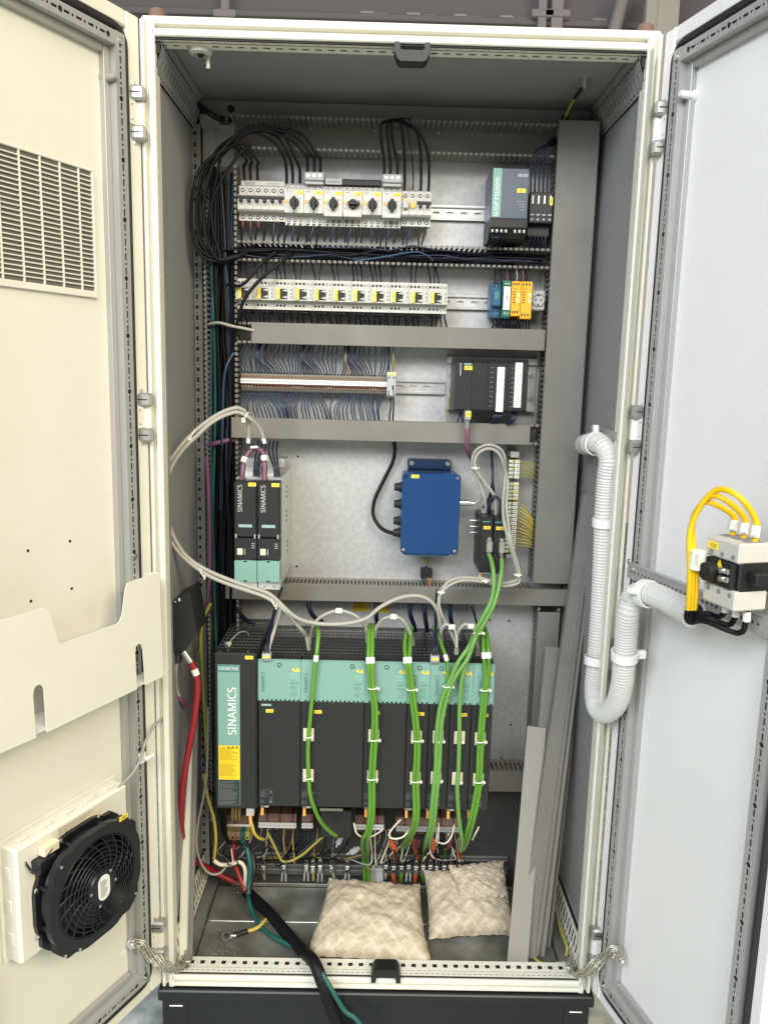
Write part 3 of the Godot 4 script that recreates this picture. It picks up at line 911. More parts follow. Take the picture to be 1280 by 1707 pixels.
func fan() -> void:
	var z := -0.016
	var hz := 0.03
	var o := thing("filter_fan", "black axial fan on a cream filter housing on the lower left door", "fan", Vector3(-.2193, .3553, -.016), "", LD)
	var b := MB.new()
	var x0 := -.3822; var x1 := -.1088
	var ya := .5676; var yb := .3369
	b.box(Vector3(x0, yb, z + 0.0005), Vector3(x1, ya, 0.026), 0.005)
	b.box(Vector3(x0 - 0.007, yb - 0.007, z + 0.0004), Vector3(x1 + 0.007, ya + 0.007, z + 0.004), 0.001)
	var h := emit("housing", b, "paint", o)
	for i in 5:
		b = MB.new()
		var x := x0 + 0.03 + i * (x1 - x0 - 0.06) / 4
		b.box(Vector3(x - 0.012, ya + 0.0002, 0.0), Vector3(x + 0.012, ya + 0.004, 0.012), 0.001)
		emit("snap_catch", b, "paint", h)
	for i in 3:
		b = MB.new()
		var y := yb + 0.05 + i * (ya - yb - 0.1) / 2
		b.box(Vector3(x0 - 0.003, y - 0.012, -0.002), Vector3(x0 - 0.0002, y + 0.012, 0.012), 0.001)
		emit("snap_catch", b, "paint", h)
	b = MB.new()
	b.card(x0 + 0.09, ya - 0.03, x0 + 0.2, ya - 0.008, 0.0262, 0.0266)
	emit("rating_label", b, "paper_print", h)
	var fz := 0.085
	var c: Vector3 = Vector3(-.2401, .4307, .085)
	var c3 := Vector3(c.x - 0.0, c.y, 0)
	var q := Transform3D(Basis(), c3)
	for pl in [[0.0265, 0.036, 0.0], [0.06, 0.074, 0.0]]:
		b = MB.new()
		var outer := PackedVector2Array()
		for i in 48:
			var a := TAU * i / 48.0
			var sq := minf(0.132 / maxf(absf(cos(a)), 0.001), 0.132 / maxf(absf(sin(a)), 0.001))
			var r := minf(sq, 0.139 + 0.012 * (1.0 if absf(absf(sin(2 * a)) - 1.0) < 0.12 else 0.0))
			outer.append(Vector2(cos(a), sin(a)) * r)
		var ring := MB.new()
		for i in 48:
			var j := (i + 1) % 48
			var ai := TAU * i / 48.0; var aj := TAU * j / 48.0
			var ri := Vector2(cos(ai), sin(ai)) * 0.113; var rj := Vector2(cos(aj), sin(aj)) * 0.113
			ring.quad(V3(outer[i], pl[1]), V3(outer[j], pl[1]), V3(rj, pl[1]), V3(ri, pl[1]), Vector3(0, 0, 1))
			ring.face(V3(outer[i], pl[0]), V3(outer[j], pl[0]), V3(outer[j], pl[1]), V3(outer[i], pl[1]), V3(outer[i], 0))
			ring.face(V3(ri, pl[0]), V3(rj, pl[0]), V3(rj, pl[1]), V3(ri, pl[1]), -V3(ri, 0))
		b.merge(ring, q)
		emit("mounting_plate", shrink(b, c3, 0.86), "fan_black", o)
	b = MB.new()
	b.lathe([Vector2(0.118, 0.036), Vector2(0.1125, 0.048), Vector2(0.113, 0.06), Vector2(0.11, 0.0605), Vector2(0.11, 0.03)], 40, q)
	emit("fan_barrel", shrink(b, c3, 0.86), "fan_black", o)
	for i in 8:
		b = MB.new()
		var a := TAU * (i + 0.5) / 8
		b.rod(c3 + Vector3(cos(a), sin(a), 0) * 0.124 + Vector3(0, 0, 0.036), c3 + Vector3(cos(a), sin(a), 0) * 0.124 + Vector3(0, 0, 0.0605), 0.006, 0.0045, 8)
		emit("spacer", shrink(b, c3, 0.86), "fan_black", o)
	b = MB.new()
	b.lathe([Vector2(0.0, 0.04), Vector2(0.108, 0.04)], 32, q)
	emit("fan_well", shrink(b, c3, 0.86), "dark_line", o)
	for i in 7:
		b = MB.new()
		var a := TAU * i / 7
		var bl := MB.new()
		bl.face(Vector3(0.04, -0.014, 0.046), Vector3(0.104, -0.032, 0.045), Vector3(0.104, 0.03, 0.062), Vector3(0.04, 0.016, 0.06), Vector3(0, 0, 1))
		bl.face(Vector3(0.04, -0.014, 0.044), Vector3(0.104, -0.032, 0.043), Vector3(0.104, 0.03, 0.060), Vector3(0.04, 0.016, 0.058), Vector3(0, 0, -1))
		b.merge(bl, q * Transform3D(Basis(Vector3(0, 0, 1), a), Vector3.ZERO))
		emit("blade", shrink(b, c3, 0.86), "fan_black", o)
	for r in [0.034, 0.042, 0.05, 0.059, 0.068, 0.077, 0.087, 0.098, 0.11]:
		b = MB.new()
		var zc: float = 0.084 - 0.012 * pow(r / 0.113, 3)
		var ln := PackedVector3Array()
		for i in 41: ln.append(c3 + Vector3(cos(TAU * i / 40) * r, sin(TAU * i / 40) * r, zc))
		b.tube(ln, 0.0016, 5)
		emit("guard_ring", shrink(b, c3, 0.86), "fan_black", o)
	for i in 20:
		b = MB.new()
		var ln := PackedVector3Array()
		for j in 9:
			var r := 0.028 + 0.086 * j / 8.0
			var a := TAU * i / 20 + 0.55 * pow(j / 8.0, 1.5)
			ln.append(c3 + Vector3(cos(a) * r, sin(a) * r, 0.0836 - 0.012 * pow(r / 0.113, 3)))
		b.tube(ln, 0.0017, 5)
		emit("guard_rib", shrink(b, c3, 0.86), "fan_black", o)
	b = MB.new()
	b.lathe([Vector2(0.042, 0.05), Vector2(0.042, 0.08), Vector2(0.038, 0.087), Vector2(0.0, 0.088)], 28, q)
	var hub := emit("hub", shrink(b, c3, 0.86), "fan_black", o)
	b = MB.new()
	b.prism(rounded(-0.017, -0.03, 0.017, 0.03, 0.0168, 6), 0.0882, 0.089, q * Transform3D(Basis(Vector3(0, 0, 1), -0.0), Vector3.ZERO))
	var lb := emit("oval_label", shrink(b, c3, 0.86), "white", hub)
	b = MB.new()
	for i in 9: b.box(Vector3(-0.011, -0.02 + i * 0.0045, 0.0891), Vector3(0.004 + 0.002 * (i % 4), -0.018 + i * 0.0045, 0.0893), 0.0, q)
	emit("fine_print", shrink(b, c3, 0.86), "print_grey", hub)
	b = MB.new()
	for p in [Vector2(0.022, 0.028), Vector2(0.036, -0.002), Vector2(-0.012, -0.04), Vector2(-0.036, 0.002)]:
		screw(b, c3 + Vector3(p.x, p.y, 0.086), Vector3(0, 0, 1), 0.0042)
	for p in [Vector2(0.1, 0.112), Vector2(0.112, -0.09), Vector2(-0.1, 0.102), Vector2(-0.1, -0.108), Vector2(-0.06, -0.12)]:
		screw(b, c3 + Vector3(p.x, p.y, 0.074), Vector3(0, 0, 1), 0.0042)
	for p in [Vector2(-0.128, 0.05), Vector2(-0.128, -0.06), Vector2(-0.06, 0.127), Vector2(0.05, 0.127)]:
		screw(b, c3 + Vector3(p.x, p.y, 0.036), Vector3(0, 0, 1), 0.0062)
	emit("screw", shrink(b, c3, 0.86), "steel", o)
	id_tag("-2M3", c3 + Vector3(0.07, 0.106, 0.0742), 0.023, 0.01, o)
	b = MB.new()
	b.box(c3 + Vector3(-0.13, 0.09, 0.0265), c3 + Vector3(-0.085, 0.118, 0.05), 0.002)
	emit("terminal_box", shrink(b, c3, 0.86), "fan_black", o)
	b = MB.new()
	b.box(c3 + Vector3(-0.112, 0.119, 0.0265), c3 + Vector3(-0.07, 0.14, 0.044), 0.002)
	emit("connector", shrink(b, c3, 0.86), "cream", o)
	b = MB.new()
	for i in 2:
		b.tube(curve([c3 + Vector3(-0.145, 0.125 - i * 0.006, 0.03), c3 + Vector3(-0.14, 0.105 - i * 0.006, 0.045), c3 + Vector3(-0.115, 0.115, 0.045), c3 + Vector3(-0.09, 0.13, 0.044)]), 0.0014, 5)
	emit("connector_lead", shrink(b, c3, 0.86), "black", o)

func shrink(b: MB, c: Vector3, k: float) -> MB:
	for i in b.v.size(): b.v[i] = Vector3(c.x + (b.v[i].x - c.x) * k, c.y + (b.v[i].y - c.y) * k, b.v[i].z)
	return b

func V3(p: Vector2, z: float) -> Vector3: return Vector3(p.x, p.y, z)

func right_door() -> void:
	var o := door_leaf("right_door", 1.0, "white lit inner face of the right cabinet door, swung open", "paint_cool_lit", "strip_steel", RD)  # whiter copy of the cabinet paint, cool light put into its colour
	stud(o, Vector3(.08, 1.9401, -.016), "white")
	var b := MB.new()
	b.rod(Vector3(.0885, .1528, -.016), Vector3(.0885, .1528, -.016) + Vector3(0, 0, 0.0015), 0.008, -1, 16)
	emit("earth_sign", b, "white", o)
	var y: float = 1.0399
	b = MB.new()
	var hs := []
	for i in 30: hs.append([0.0125 + i * 0.0125, 0.003, 0.003, 0.0, true])
	b.strip(Vector3(0.045, y - 0.02, 0.026), Vector3(1, 0, 0), Vector3(0, 1, 0), 0.40, 0.026, hs, 0.0015, Vector3(0, 0, 1))
	b.box(Vector3(0.045, y + 0.0062, 0.013), Vector3(0.445, y + 0.0085, 0.0258))
	b.box(Vector3(0.045, y - 0.0225, 0.013), Vector3(0.445, y - 0.0202, 0.0258))
	b.box(Vector3(0.046, y - 0.019, 0.0135), Vector3(0.444, y + 0.0055, 0.0205))
	var dkb := MB.new()
	dkb.box(Vector3(0.046, y - 0.0185, 0.0207), Vector3(0.444, y + 0.005, 0.0238))
	var br := emit("cross_bar", b, "strip_steel", o)
	emit("bar_hole_shade", dkb, "dark_line", br)  # dark box behind the bar holes, stands for the shade in them
	b = MB.new()
	for x in [0.05, 0.062]: screw(b, Vector3(x, y + 0.012 - (x - 0.05) * 1.2, 0.026), Vector3(0, 0, 1), 0.006)
	emit("bar_screw", b, "steel", br)
	isolator()
	conduit()
	earth_strap([RD * Vector3(.0972, .1638, -.002), RD * Vector3(.0986, .1903, .022), Vector3(.5012, .1395, .06), Vector3(.4814, .1124, .055), Vector3(.4686, .0746, .03), Vector3(.46, .051, -.002), Vector3(.4599, .047, -.03), Vector3(.4717, .0463, -.055), Vector3(.4898, .0475, -.07)], Transform3D(), "flat braided silver earth strap at the foot of the right door")

func isolator() -> void:
	var z0 := 0.027
	var p: Vector3 = Vector3(.3951, 1.1047, .08)
	var o := thing("load_switch", "black and white load switch on the cross bar of the right door", "switch", Vector3(p.x, p.y - 0.09, z0), "", RD)
	var xl := .3721; var xr := xl + 0.077
	var yt := 1.1739; var yb := 1.0654
	var zt := 0.1
	var h := yt - yb
	var b := MB.new()
	b.box(Vector3(xl + 0.004, yb + h * 0.26, z0), Vector3(xr - 0.002, yt - h * 0.24, zt - 0.006), 0.003)
	var body := emit("body", b, "black", o)
	b = MB.new()
	b.box(Vector3(xl, yt - h * 0.3, z0 + 0.012), Vector3(xr, yt, zt), 0.003)
	var tp := emit("upper_cover", b, "device_white", o)
	b = MB.new()
	b.box(Vector3(xl, yb, z0 + 0.012), Vector3(xr, yb + h * 0.3, zt), 0.003)
	var bt := emit("lower_cover", b, "device_white", o)
	b = MB.new()
	for i in 3:
		for s in [yt - h * 0.22, yb + h * 0.22]:
			b.rod(Vector3(xl + 0.014 + i * 0.025, s, zt), Vector3(xl + 0.014 + i * 0.025, s, zt + 0.0006), 0.0042, -1, 12)
			b.box(Vector3(xl + 0.006 + i * 0.025, (yt if s > yb + h / 2 else yb) - 0.0012, zt - 0.05), Vector3(xl + 0.022 + i * 0.025, (yt if s > yb + h / 2 else yb) + 0.0012, zt - 0.02))
	emit("screw_hole", b, "print_grey", o)
	b = MB.new()
	b.box(Vector3(xl + 0.006, yb + h * 0.31, zt - 0.0058), Vector3(xr - 0.008, yt - h * 0.31, zt + 0.004), 0.002)
	var dp := emit("drive_plate", b, "black", o)
	b = MB.new()
	b.rod(Vector3(xl + 0.026, yb + h * 0.5, zt + 0.004), Vector3(xl + 0.026, yb + h * 0.5, zt + 0.02), 0.0165, 0.0145, 20)
	b.rod(Vector3(xl + 0.026, yb + h * 0.5, zt + 0.0201), Vector3(xl + 0.026, yb + h * 0.5, zt + 0.0205), 0.006, -1, 6)
	emit("knob_socket", b, "dark_line", dp)
	b = MB.new()
	for i in 2:
		b.box(Vector3(xl + 0.046, yb + h * (0.41 + i * 0.12), zt + 0.0042), Vector3(xl + 0.066, yb + h * (0.49 + i * 0.12), zt + 0.009), 0.001)
		screw(b, Vector3(xl + 0.052, yb + h * (0.45 + i * 0.12), zt + 0.009), Vector3(0, 0, 1), 0.006)
	emit("terminal", b, "steel", dp)
	b = MB.new()
	b.prism(PackedVector2Array([Vector2(-0.008, -0.006), Vector2(0.008, -0.006), Vector2(0, 0.008)]), 0.0, 0.0006, Transform3D(Basis(), Vector3(xl + 0.04, yt - h * 0.37, zt + 0.0042)))
	emit("warning_sign", b, "sticker_yellow", dp)
	b = MB.new()
	b.box(Vector3(xr - 0.0018, yb + h * 0.42, zt - 0.05), Vector3(xr + 0.02, yt - h * 0.4, zt - 0.02), 0.003)
	emit("side_block", b, "black", o)
	id_tag("-1Q1", Vector3(xl + 0.017, yt - 0.014, zt + 0.0004), 0.024, 0.012, o)
	var lab := ["left", "middle", "right"]
	for i in 3:
		var x := xl + 0.014 + i * 0.025
		b = MB.new()
		b.tube(curve([Vector3(.3576, 1.0446, .1) + Vector3(0, 0, 0.006 * i), Vector3(.3697, 1.1048, .112) + Vector3(0, 0, 0.006 * i), Vector3(xl - 0.02 + 0.004 * i, yt + 0.012, 0.115 + 0.004 * i), Vector3(xl - 0.004 + i * 0.012, yt + 0.05 + i * 0.012, 0.112), Vector3(x - 0.006 + i * 0.002, yt + 0.052 + i * 0.01, 0.1), Vector3(x, yt + 0.03, zt - 0.037), Vector3(x, yt - 0.004, zt - 0.036)], 0.008), 0.0048, 8)
		var w := solo("feed_wire", b, "cable_amber", "amber feed wire arching into the %s top terminal of the load switch" % lab[i], "wire", "amber wires of the load switch", RD)
		b = MB.new()
		b.rod(Vector3(x, yt + 0.008, zt - 0.036), Vector3(x, yt + 0.026, zt - 0.037), 0.0072, -1, 8)
		emit("wire_marker", b, "white", w)
		b = MB.new()
		b.rod(Vector3(x, yt + 0.01, zt - 0.03), Vector3(x + 0.02, yt + 0.014, zt - 0.026), 0.0014, -1, 6)
		emit("marker_tie", b, "tie_white", w)
		b = MB.new()
		b.tube(curve([Vector3(x, yb + 0.003, zt - 0.036), Vector3(x - 0.002, yb - 0.02, zt - 0.038), Vector3(x - 0.018, yb - 0.034 - 0.006 * i, zt - 0.04), Vector3(xl - 0.004, yb - 0.026 - i * 0.007, 0.085), Vector3(.309, 1.0119, .06) - Vector3(0, 0.004 * i, 0)], 0.008), 0.0048, 8)
		w = solo("outgoing_wire", b, "wire_black", "black lead curving out of the %s bottom terminal of the load switch" % lab[i], "wire", "black leads under the load switch", RD)
		b = MB.new()
		b.rod(Vector3(x, yb - 0.004, zt - 0.036), Vector3(x - 0.001, yb - 0.02, zt - 0.038), 0.0062, -1, 8)
		emit("wire_marker", b, "white", w)
	b = MB.new()
	b.rod(Vector3(.3744, 1.1183, .117), Vector3(.3744, 1.1183, .117) + Vector3(0.002, 0.03, 0), 0.0128, -1, 10)
	b.box(Vector3(.391, 1.1229, .13) + Vector3(-0.005, 0.006, 0), Vector3(.391, 1.1229, .13) + Vector3(0.005, 0.024, 0.0008))
	solo("wrapped_tie", b, "tie_white", "clear spiral wrap round the amber wires beside the load switch", "cable tie", "", RD)
	b = MB.new()
	b.prism(rounded(xl + 0.03, yt - 0.004, xr + 0.02, yt + 0.075, 0.036, 6), 0.048, 0.05)
	solo("touch_guard", b, "clear_plastic", "clear plastic touch guard above the load switch", "guard", "", RD)

func conduit() -> void:
	var D := RD
	var T := func(v: Vector3) -> Vector3: return D * v
	var p: Array = [Vector3(.4607, 1.2679, -.225), Vector3(.4558, 1.2776, -.14), Vector3(.4566, 1.2795, -.07), Vector3(.4657, 1.2523, -.045), Vector3(.4666, 1.2064, -.05), Vector3(.4685, 1.1269, -.055), Vector3(.4736, 1.0186, -.06), Vector3(.476, .9089, -.06), Vector3(.4743, .7986, -.055), Vector3(.4708, .7315, -.045), Vector3(.4715, .7017, -.015), Vector3(.4766, .7125, .035), Vector3(.4807, .7558, .085), Vector3(.4772, .8118, .12), Vector3(.4723, .8693, .138), Vector3(.4688, .9224, .148), T.call(Vector3(.1468, .9737, .085)), T.call(Vector3(.1494, 1.003, .08)), T.call(Vector3(.1734, 1.0212, .075)), T.call(Vector3(.2131, 1.026, .07)), T.call(Vector3(.2671, 1.0242, .07)), T.call(Vector3(.3128, 1.0222, .07))]
	var o := thing("ribbed_hose", "white ribbed cable hose looping from the side wall to the right door", "hose", p[11])
	var b := MB.new()
	b.tube(curve(p, 0.0034), 0.0208, 16, 0.0016)
	emit("hose", b, "conduit", o)
	b = MB.new()
	b.tube(curve([p[21] + (p[20] - p[21]) * 0.5, p[21] + (p[21] - p[20]) * 0.12], 0.01), 0.0252, 16)
	emit("end_collar", b, "conduit", o)
	b = MB.new()
	b.tube(curve([p[0], p[0].lerp(p[1], 0.8)], 0.02), 0.0242, 16)
	emit("end_collar", b, "conduit", o)
	b = MB.new()
	b.rod(p[21] + (p[21] - p[20]) * 0.121, p[21] + (p[21] - p[20]) * 0.125, 0.02, -1, 16)
	emit("hose_mouth", b, "dark_line", o)
	var where := [[4, 6, 0.5, "white hose clip on the upper straight run of the ribbed hose"], [7, 9, 0.62, "white hose clip low on the inner run of the ribbed hose"], [14, 15, 0.2, "white hose clip on the outer run of the ribbed hose at the door edge"], [18, 19, 0.3, "white hose clip on the cross bar at the top of the hose's bend"], [1, 2, 0.3, "white hose clip on the side wall bracket at the hose's upper end"]]
	for w in where:
		var a: Vector3 = p[w[0]]; var c: Vector3 = p[w[1]]
		var d := (c - a).normalized()
		var m := a.lerp(c, w[2])
		b = MB.new()
		var x := d.cross(Vector3(0, 0.2, 1)).normalized()
		var q := Transform3D(Basis(x, d.cross(x), d), m)
		b.lathe([Vector2(0.0228, -0.009), Vector2(0.0268, -0.009), Vector2(0.0268, 0.009), Vector2(0.0228, 0.009)], 22, q)
		b.box(Vector3(0.02, -0.006, -0.0085), Vector3(0.042, 0.006, 0.0085), 0.002, q * Transform3D(Basis(Vector3(0, 0, 1), PI if w[0] == 4 or w[0] == 7 else (0.0 if w[0] == 14 else -PI / 2)), Vector3.ZERO))
		solo("hose_clip", b, "white", w[3], "hose clip", "hose clips")
	b = MB.new()
	b.box(Vector3(.4752, 1.3018, -.02) + Vector3(0, -0.012, -0.2), Vector3(.4752, 1.3018, -.02) + Vector3(0.004, 0.01, 0.0), 0.001)
	solo("hose_bracket", b, "strip_steel", "narrow grey steel bracket on the right side wall behind the hose's upper end", "bracket")

const ORD := ["first", "second", "third", "fourth", "fifth", "sixth", "seventh", "eighth", "ninth", "tenth", "eleventh", "twelfth"]

func duct(called: String, label: String, o: Vector3, u: Vector3, w: Vector3, length: float, wide: float, front: float, cover: Array, sides := [true, true], slot := 0.0125) -> Node3D:
	var deep := front - o.z
	var t := thing(called, label, "cable duct", o)
	var q := Transform3D(Basis(u, w, Vector3(0, 0, 1)), o)
	var b := MB.new()
	b.box(Vector3(0, 0.001, 0), Vector3(length, wide - 0.001, 0.0022), 0.0, q)
	for k in 2:
		if sides[k]:
			var y := 0.0 if k == 0 else wide - 0.0016
			b.box(Vector3(0, y, 0.0005), Vector3(length, y + 0.0016, deep * 0.24), 0.0, q)
	emit("channel", b, "duct_in", t)
	b = MB.new()
	var n := int(length / slot)
	for k in 2:
		if not sides[k]: continue
		var y := 0.0 if k == 0 else wide - 0.0016
		for i in n:
			var x := (i + 0.5) * slot
			b.box(Vector3(x - slot * 0.31, y, deep * 0.24), Vector3(x + slot * 0.31, y + 0.0016, deep - 0.001), 0.0, q)
			var yt := y - 0.0035 if k == 0 else y - 0.0015
			b.box(Vector3(x - slot * 0.36, yt, deep - 0.0065), Vector3(x + slot * 0.36, yt + 0.0066, deep), 0.0012, q)
	emit("fingers", b, "duct", t, "stuff")
	if cover.size() == 2:
		b = MB.new()
		b.box(Vector3(cover[0], -0.003, deep + 0.0005), Vector3(cover[1], wide + 0.003, deep + 0.0035), 0.0014, q)
		b.box(Vector3(cover[0], -0.003, deep - 0.009), Vector3(cover[1], -0.0016, deep + 0.0003), 0.0, q)
		b.box(Vector3(cover[0], wide + 0.0016, deep - 0.009), Vector3(cover[1], wide + 0.003, deep + 0.0003), 0.0, q)
		emit("cover", b, "duct", t)
	return t

func din_rail(label: String, x0: float, x1: float, y: float, lift := 0.003) -> Node3D:
	var t := thing("mounting_rail", label, "mounting rail", Vector3((x0 + x1) / 2, y - 0.0175, ZP))
	var b := MB.new()
	var L := x1 - x0
	var hs := []
	var k := int(L / 0.034)
	for i in k: hs.append([0.02 + i * 0.034, 0.009, 0.0032, 0.0, true])
	b.strip(Vector3(x0, y - 0.0118, ZP + lift + 0.001), Vector3(1, 0, 0), Vector3(0, 1, 0), L, 0.0236, hs, 0.001)
	for s in [-1, 1]:
		b.box(Vector3(x0, y + s * 0.0118, ZP + lift), Vector3(x1, y + s * 0.0128, ZP + lift + 0.0076))
		b.box(Vector3(x0, y + s * 0.0129, ZP + lift + 0.0064), Vector3(x1, y + s * 0.0175, ZP + lift + 0.0076), 0.0004)
	emit("rail", b, "rail_zinc", t)
	return t

func plate_fittings() -> void:
	var b := MB.new()
	var t := thing("mounting_plate", "galvanised steel mounting plate at the back of the cabinet", "mounting plate", Vector3(0, 0.12, -0.385))
	b.box(Vector3(-0.462, 0.12, -0.3785), Vector3(0.4625, 1.995, ZP), 0.001)
	emit("plate", b, "zinc", t)
	b = MB.new()
	for p in [Vector3(-.2293, 1.208, -.375), Vector3(-.2304, .9211, -.375), Vector3(.2787, .7865, -.375), Vector3(.3296, .786, -.375), Vector3(.3281, .3991, -.375), Vector3(.3494, .495, -.375)]:
		b.rod(p, p + Vector3(0, 0, 0.0006), 0.003, -1, 10)
	emit("drill_hole", b, "dark_line", t)
	b = MB.new()
	for i in 60:
		b.box(Vector3(0.332 - (0.004 if i % 5 == 0 else 0.0), 0.35 + i * 0.01, ZP + 0.0001), Vector3(0.337, 0.3505 + i * 0.01, ZP + 0.0003))
	emit("scale_marks", b, "print_grey", t)
	b = MB.new()
	b.box(Vector3(-.4493, 2.0036, -.372) + Vector3(-0.018, -0.02, 0), Vector3(-.4493, 2.0036, -.372) + Vector3(0.03, 0.012, 0.003), 0.001)
	var cl := emit("corner_clamp", b, "strip_steel", t)
	b = MB.new()
	b.rod(Vector3(-.4374, 1.9801, -.368), Vector3(-.4374, 1.9801, -.368) + Vector3(0, 0, 0.004), 0.0085, -1, 18)
	b.rod(Vector3(-.4366, 1.979, -.364), Vector3(-.4366, 1.979, -.364) + Vector3(0, 0, 0.003), 0.005, -1, 6)
	emit("bolt", b, "steel_dull", cl)
	duct("cable_duct", "open slotted cable duct right under the cabinet roof, topmost of all", Vector3(-0.385, 1.925, ZP), Vector3(1, 0, 0), Vector3(0, 1, 0), 0.755, 0.068, -0.295, [])
	duct("cable_duct", "open slotted cable duct full of wires between the breakers and the contactors", Vector3(-0.37, 1.677, ZP), Vector3(1, 0, 0), Vector3(0, 1, 0), 0.75, 0.04, -0.295, [])
	duct("cable_duct", "grey covered cable duct between the contactors and the terminal strip", Vector3(-0.37, 1.4875, ZP), Vector3(1, 0, 0), Vector3(0, 1, 0), 0.745, 0.043, -0.293, [0.036, 0.735])
	duct("cable_duct", "grey covered cable duct just above the blue junction box", Vector3(-0.373, 1.2615, ZP), Vector3(1, 0, 0), Vector3(0, 1, 0), 0.745, 0.0435, -0.293, [-0.01, 0.715])
	duct("cable_duct", "grey covered cable duct with visible slots just above the drive modules", Vector3(-0.40, 0.8565, ZP), Vector3(1, 0, 0), Vector3(0, 1, 0), 0.775, 0.036, -0.293, [0.0, 0.862], [true, true], 0.0098)
	duct("cable_duct", "tall open slotted cable duct down the left side, full of dark wires", Vector3(-0.4435, 0.24, ZP), Vector3(0, 1, 0), Vector3(1, 0, 0), 1.66, 0.072, -0.295, [])
	duct("cable_duct", "wide grey covered cable duct down the right side from roof to drives", Vector3(0.372, 0.912, ZP), Vector3(0, 1, 0), Vector3(1, 0, 0), 1.095, 0.088, -0.292, [0.0, 1.09])
	duct("cable_duct", "short grey covered cable duct right of the drives, half hidden by leaning trunking", Vector3(0.392, 0.36, ZP), Vector3(0, 1, 0), Vector3(1, 0, 0), 0.49, 0.05, -0.30, [0.0, 0.475])
	duct("cable_duct", "grey slotted cable duct behind the feet of the drive modules", Vector3(-0.34, 0.345, ZP), Vector3(1, 0, 0), Vector3(0, 1, 0), 0.74, 0.05, -0.30, [0.0, 0.74])
	din_rail("perforated mounting rail behind the circuit breakers, bare beside the power supply", -0.362, 0.36, 1.808)
	din_rail("perforated mounting rail behind the contactors, bare before the blue relay", -0.362, 0.365, 1.5993)
	din_rail("perforated mounting rail behind the terminal strip, bare left of the black controller", -0.37, 0.137, 1.3908)
	t = thing("smoke_sensor", "round white fitting under the roof at the upper left", "ceiling fitting", Vector3(-.3949, 2.03, -.0527))
	var c: Vector3 = Vector3(-.3938, 2.028, -.0472)
	var q := Transform3D(Basis(Vector3(1, 0, 0), Vector3(0, 0, 1), Vector3(0, -1, 0)), Vector3(c.x, 2.056, c.z))
	b = MB.new()
	b.lathe([Vector2(0.024, 0.0), Vector2(0.024, 0.018), Vector2(0.0215, 0.026), Vector2(0.0135, 0.029), Vector2(0.012, 0.022), Vector2(0, 0.022)], 28, q)
	emit("body", b, "device_white", t)
	b = MB.new()
	b.rod(Vector3(c.x - 0.004, 2.034, c.z), Vector3(c.x + 0.004, 2.0335, c.z), 0.0105, -1, 12)
	emit("lens", b, "dark_line", t)
	b = MB.new()
	b.rod(Vector3(c.x + 0.012, 2.045, c.z - 0.012), Vector3(c.x + 0.012, 2.008, c.z - 0.012), 0.004, -1, 10)
	emit("connector", b, "device_white", t)
	t = thing("roof_earth_lead", "yellow green earth lead hanging from a bolt under the roof", "earth lead", Vector3(.3944, 2.05, -.1869))
	c = Vector3(.3982, 2.05, -.1866)
	b = MB.new()
	b.rod(c + Vector3(0, 0.006, 0), c + Vector3(0, -0.012, 0), 0.008, -1, 6)
	b.rod(c + Vector3(0, -0.0121, 0), c + Vector3(0, -0.018, 0), 0.0045, -1, 8)
	emit("bolt", b, "steel", t)
	b = MB.new()
	b.tube(curve([c + Vector3(0, -0.008, 0), c + Vector3(-0.006, -0.014, -0.02), c + Vector3(-0.011, -0.02, -0.045)]), 0.0042, 8)
	emit("lug_sleeve", b, "black", t)
	b = MB.new()
	b.tube(curve([c + Vector3(-0.011, -0.02, -0.045), c + Vector3(-0.014, -0.034, -0.09), c + Vector3(-0.015, -0.05, -0.14), c + Vector3(-0.014, -0.08, -0.165)]), 0.0026, 8)
	emit("wire", b, "wire_earth", t)
	cable("corner_cable", [Vector3(-.4733, 2.036, -.33), Vector3(-.4556, 2.0196, -.33), Vector3(-.4301, 2.0017, -.32), Vector3(-.4138, 1.9949, -.335)], 0.007, "black", "short black cable stub at the upper left inner corner", "cable")
	b = MB.new()
	for p in [Vector3(-.3901, 1.9965, -.374), Vector3(-.3545, 1.9921, -.374), Vector3(-.2019, 1.9909, -.374), Vector3(-.0504, 1.991, -.374), Vector3(.1014, 1.9897, -.374), Vector3(.2492, 1.9883, -.374)]:
		screw(b, p, Vector3(0, 0, 1), 0.003)
	emit("duct_screw", b, "steel", get_node("mounting_plate"))

func holes(b: MB, xs: Array, y: float, z: float, r: float) -> void:
	for x in xs: b.rod(Vector3(x, y, z), Vector3(x, y, z + 0.0003), r, -1, 8, true)

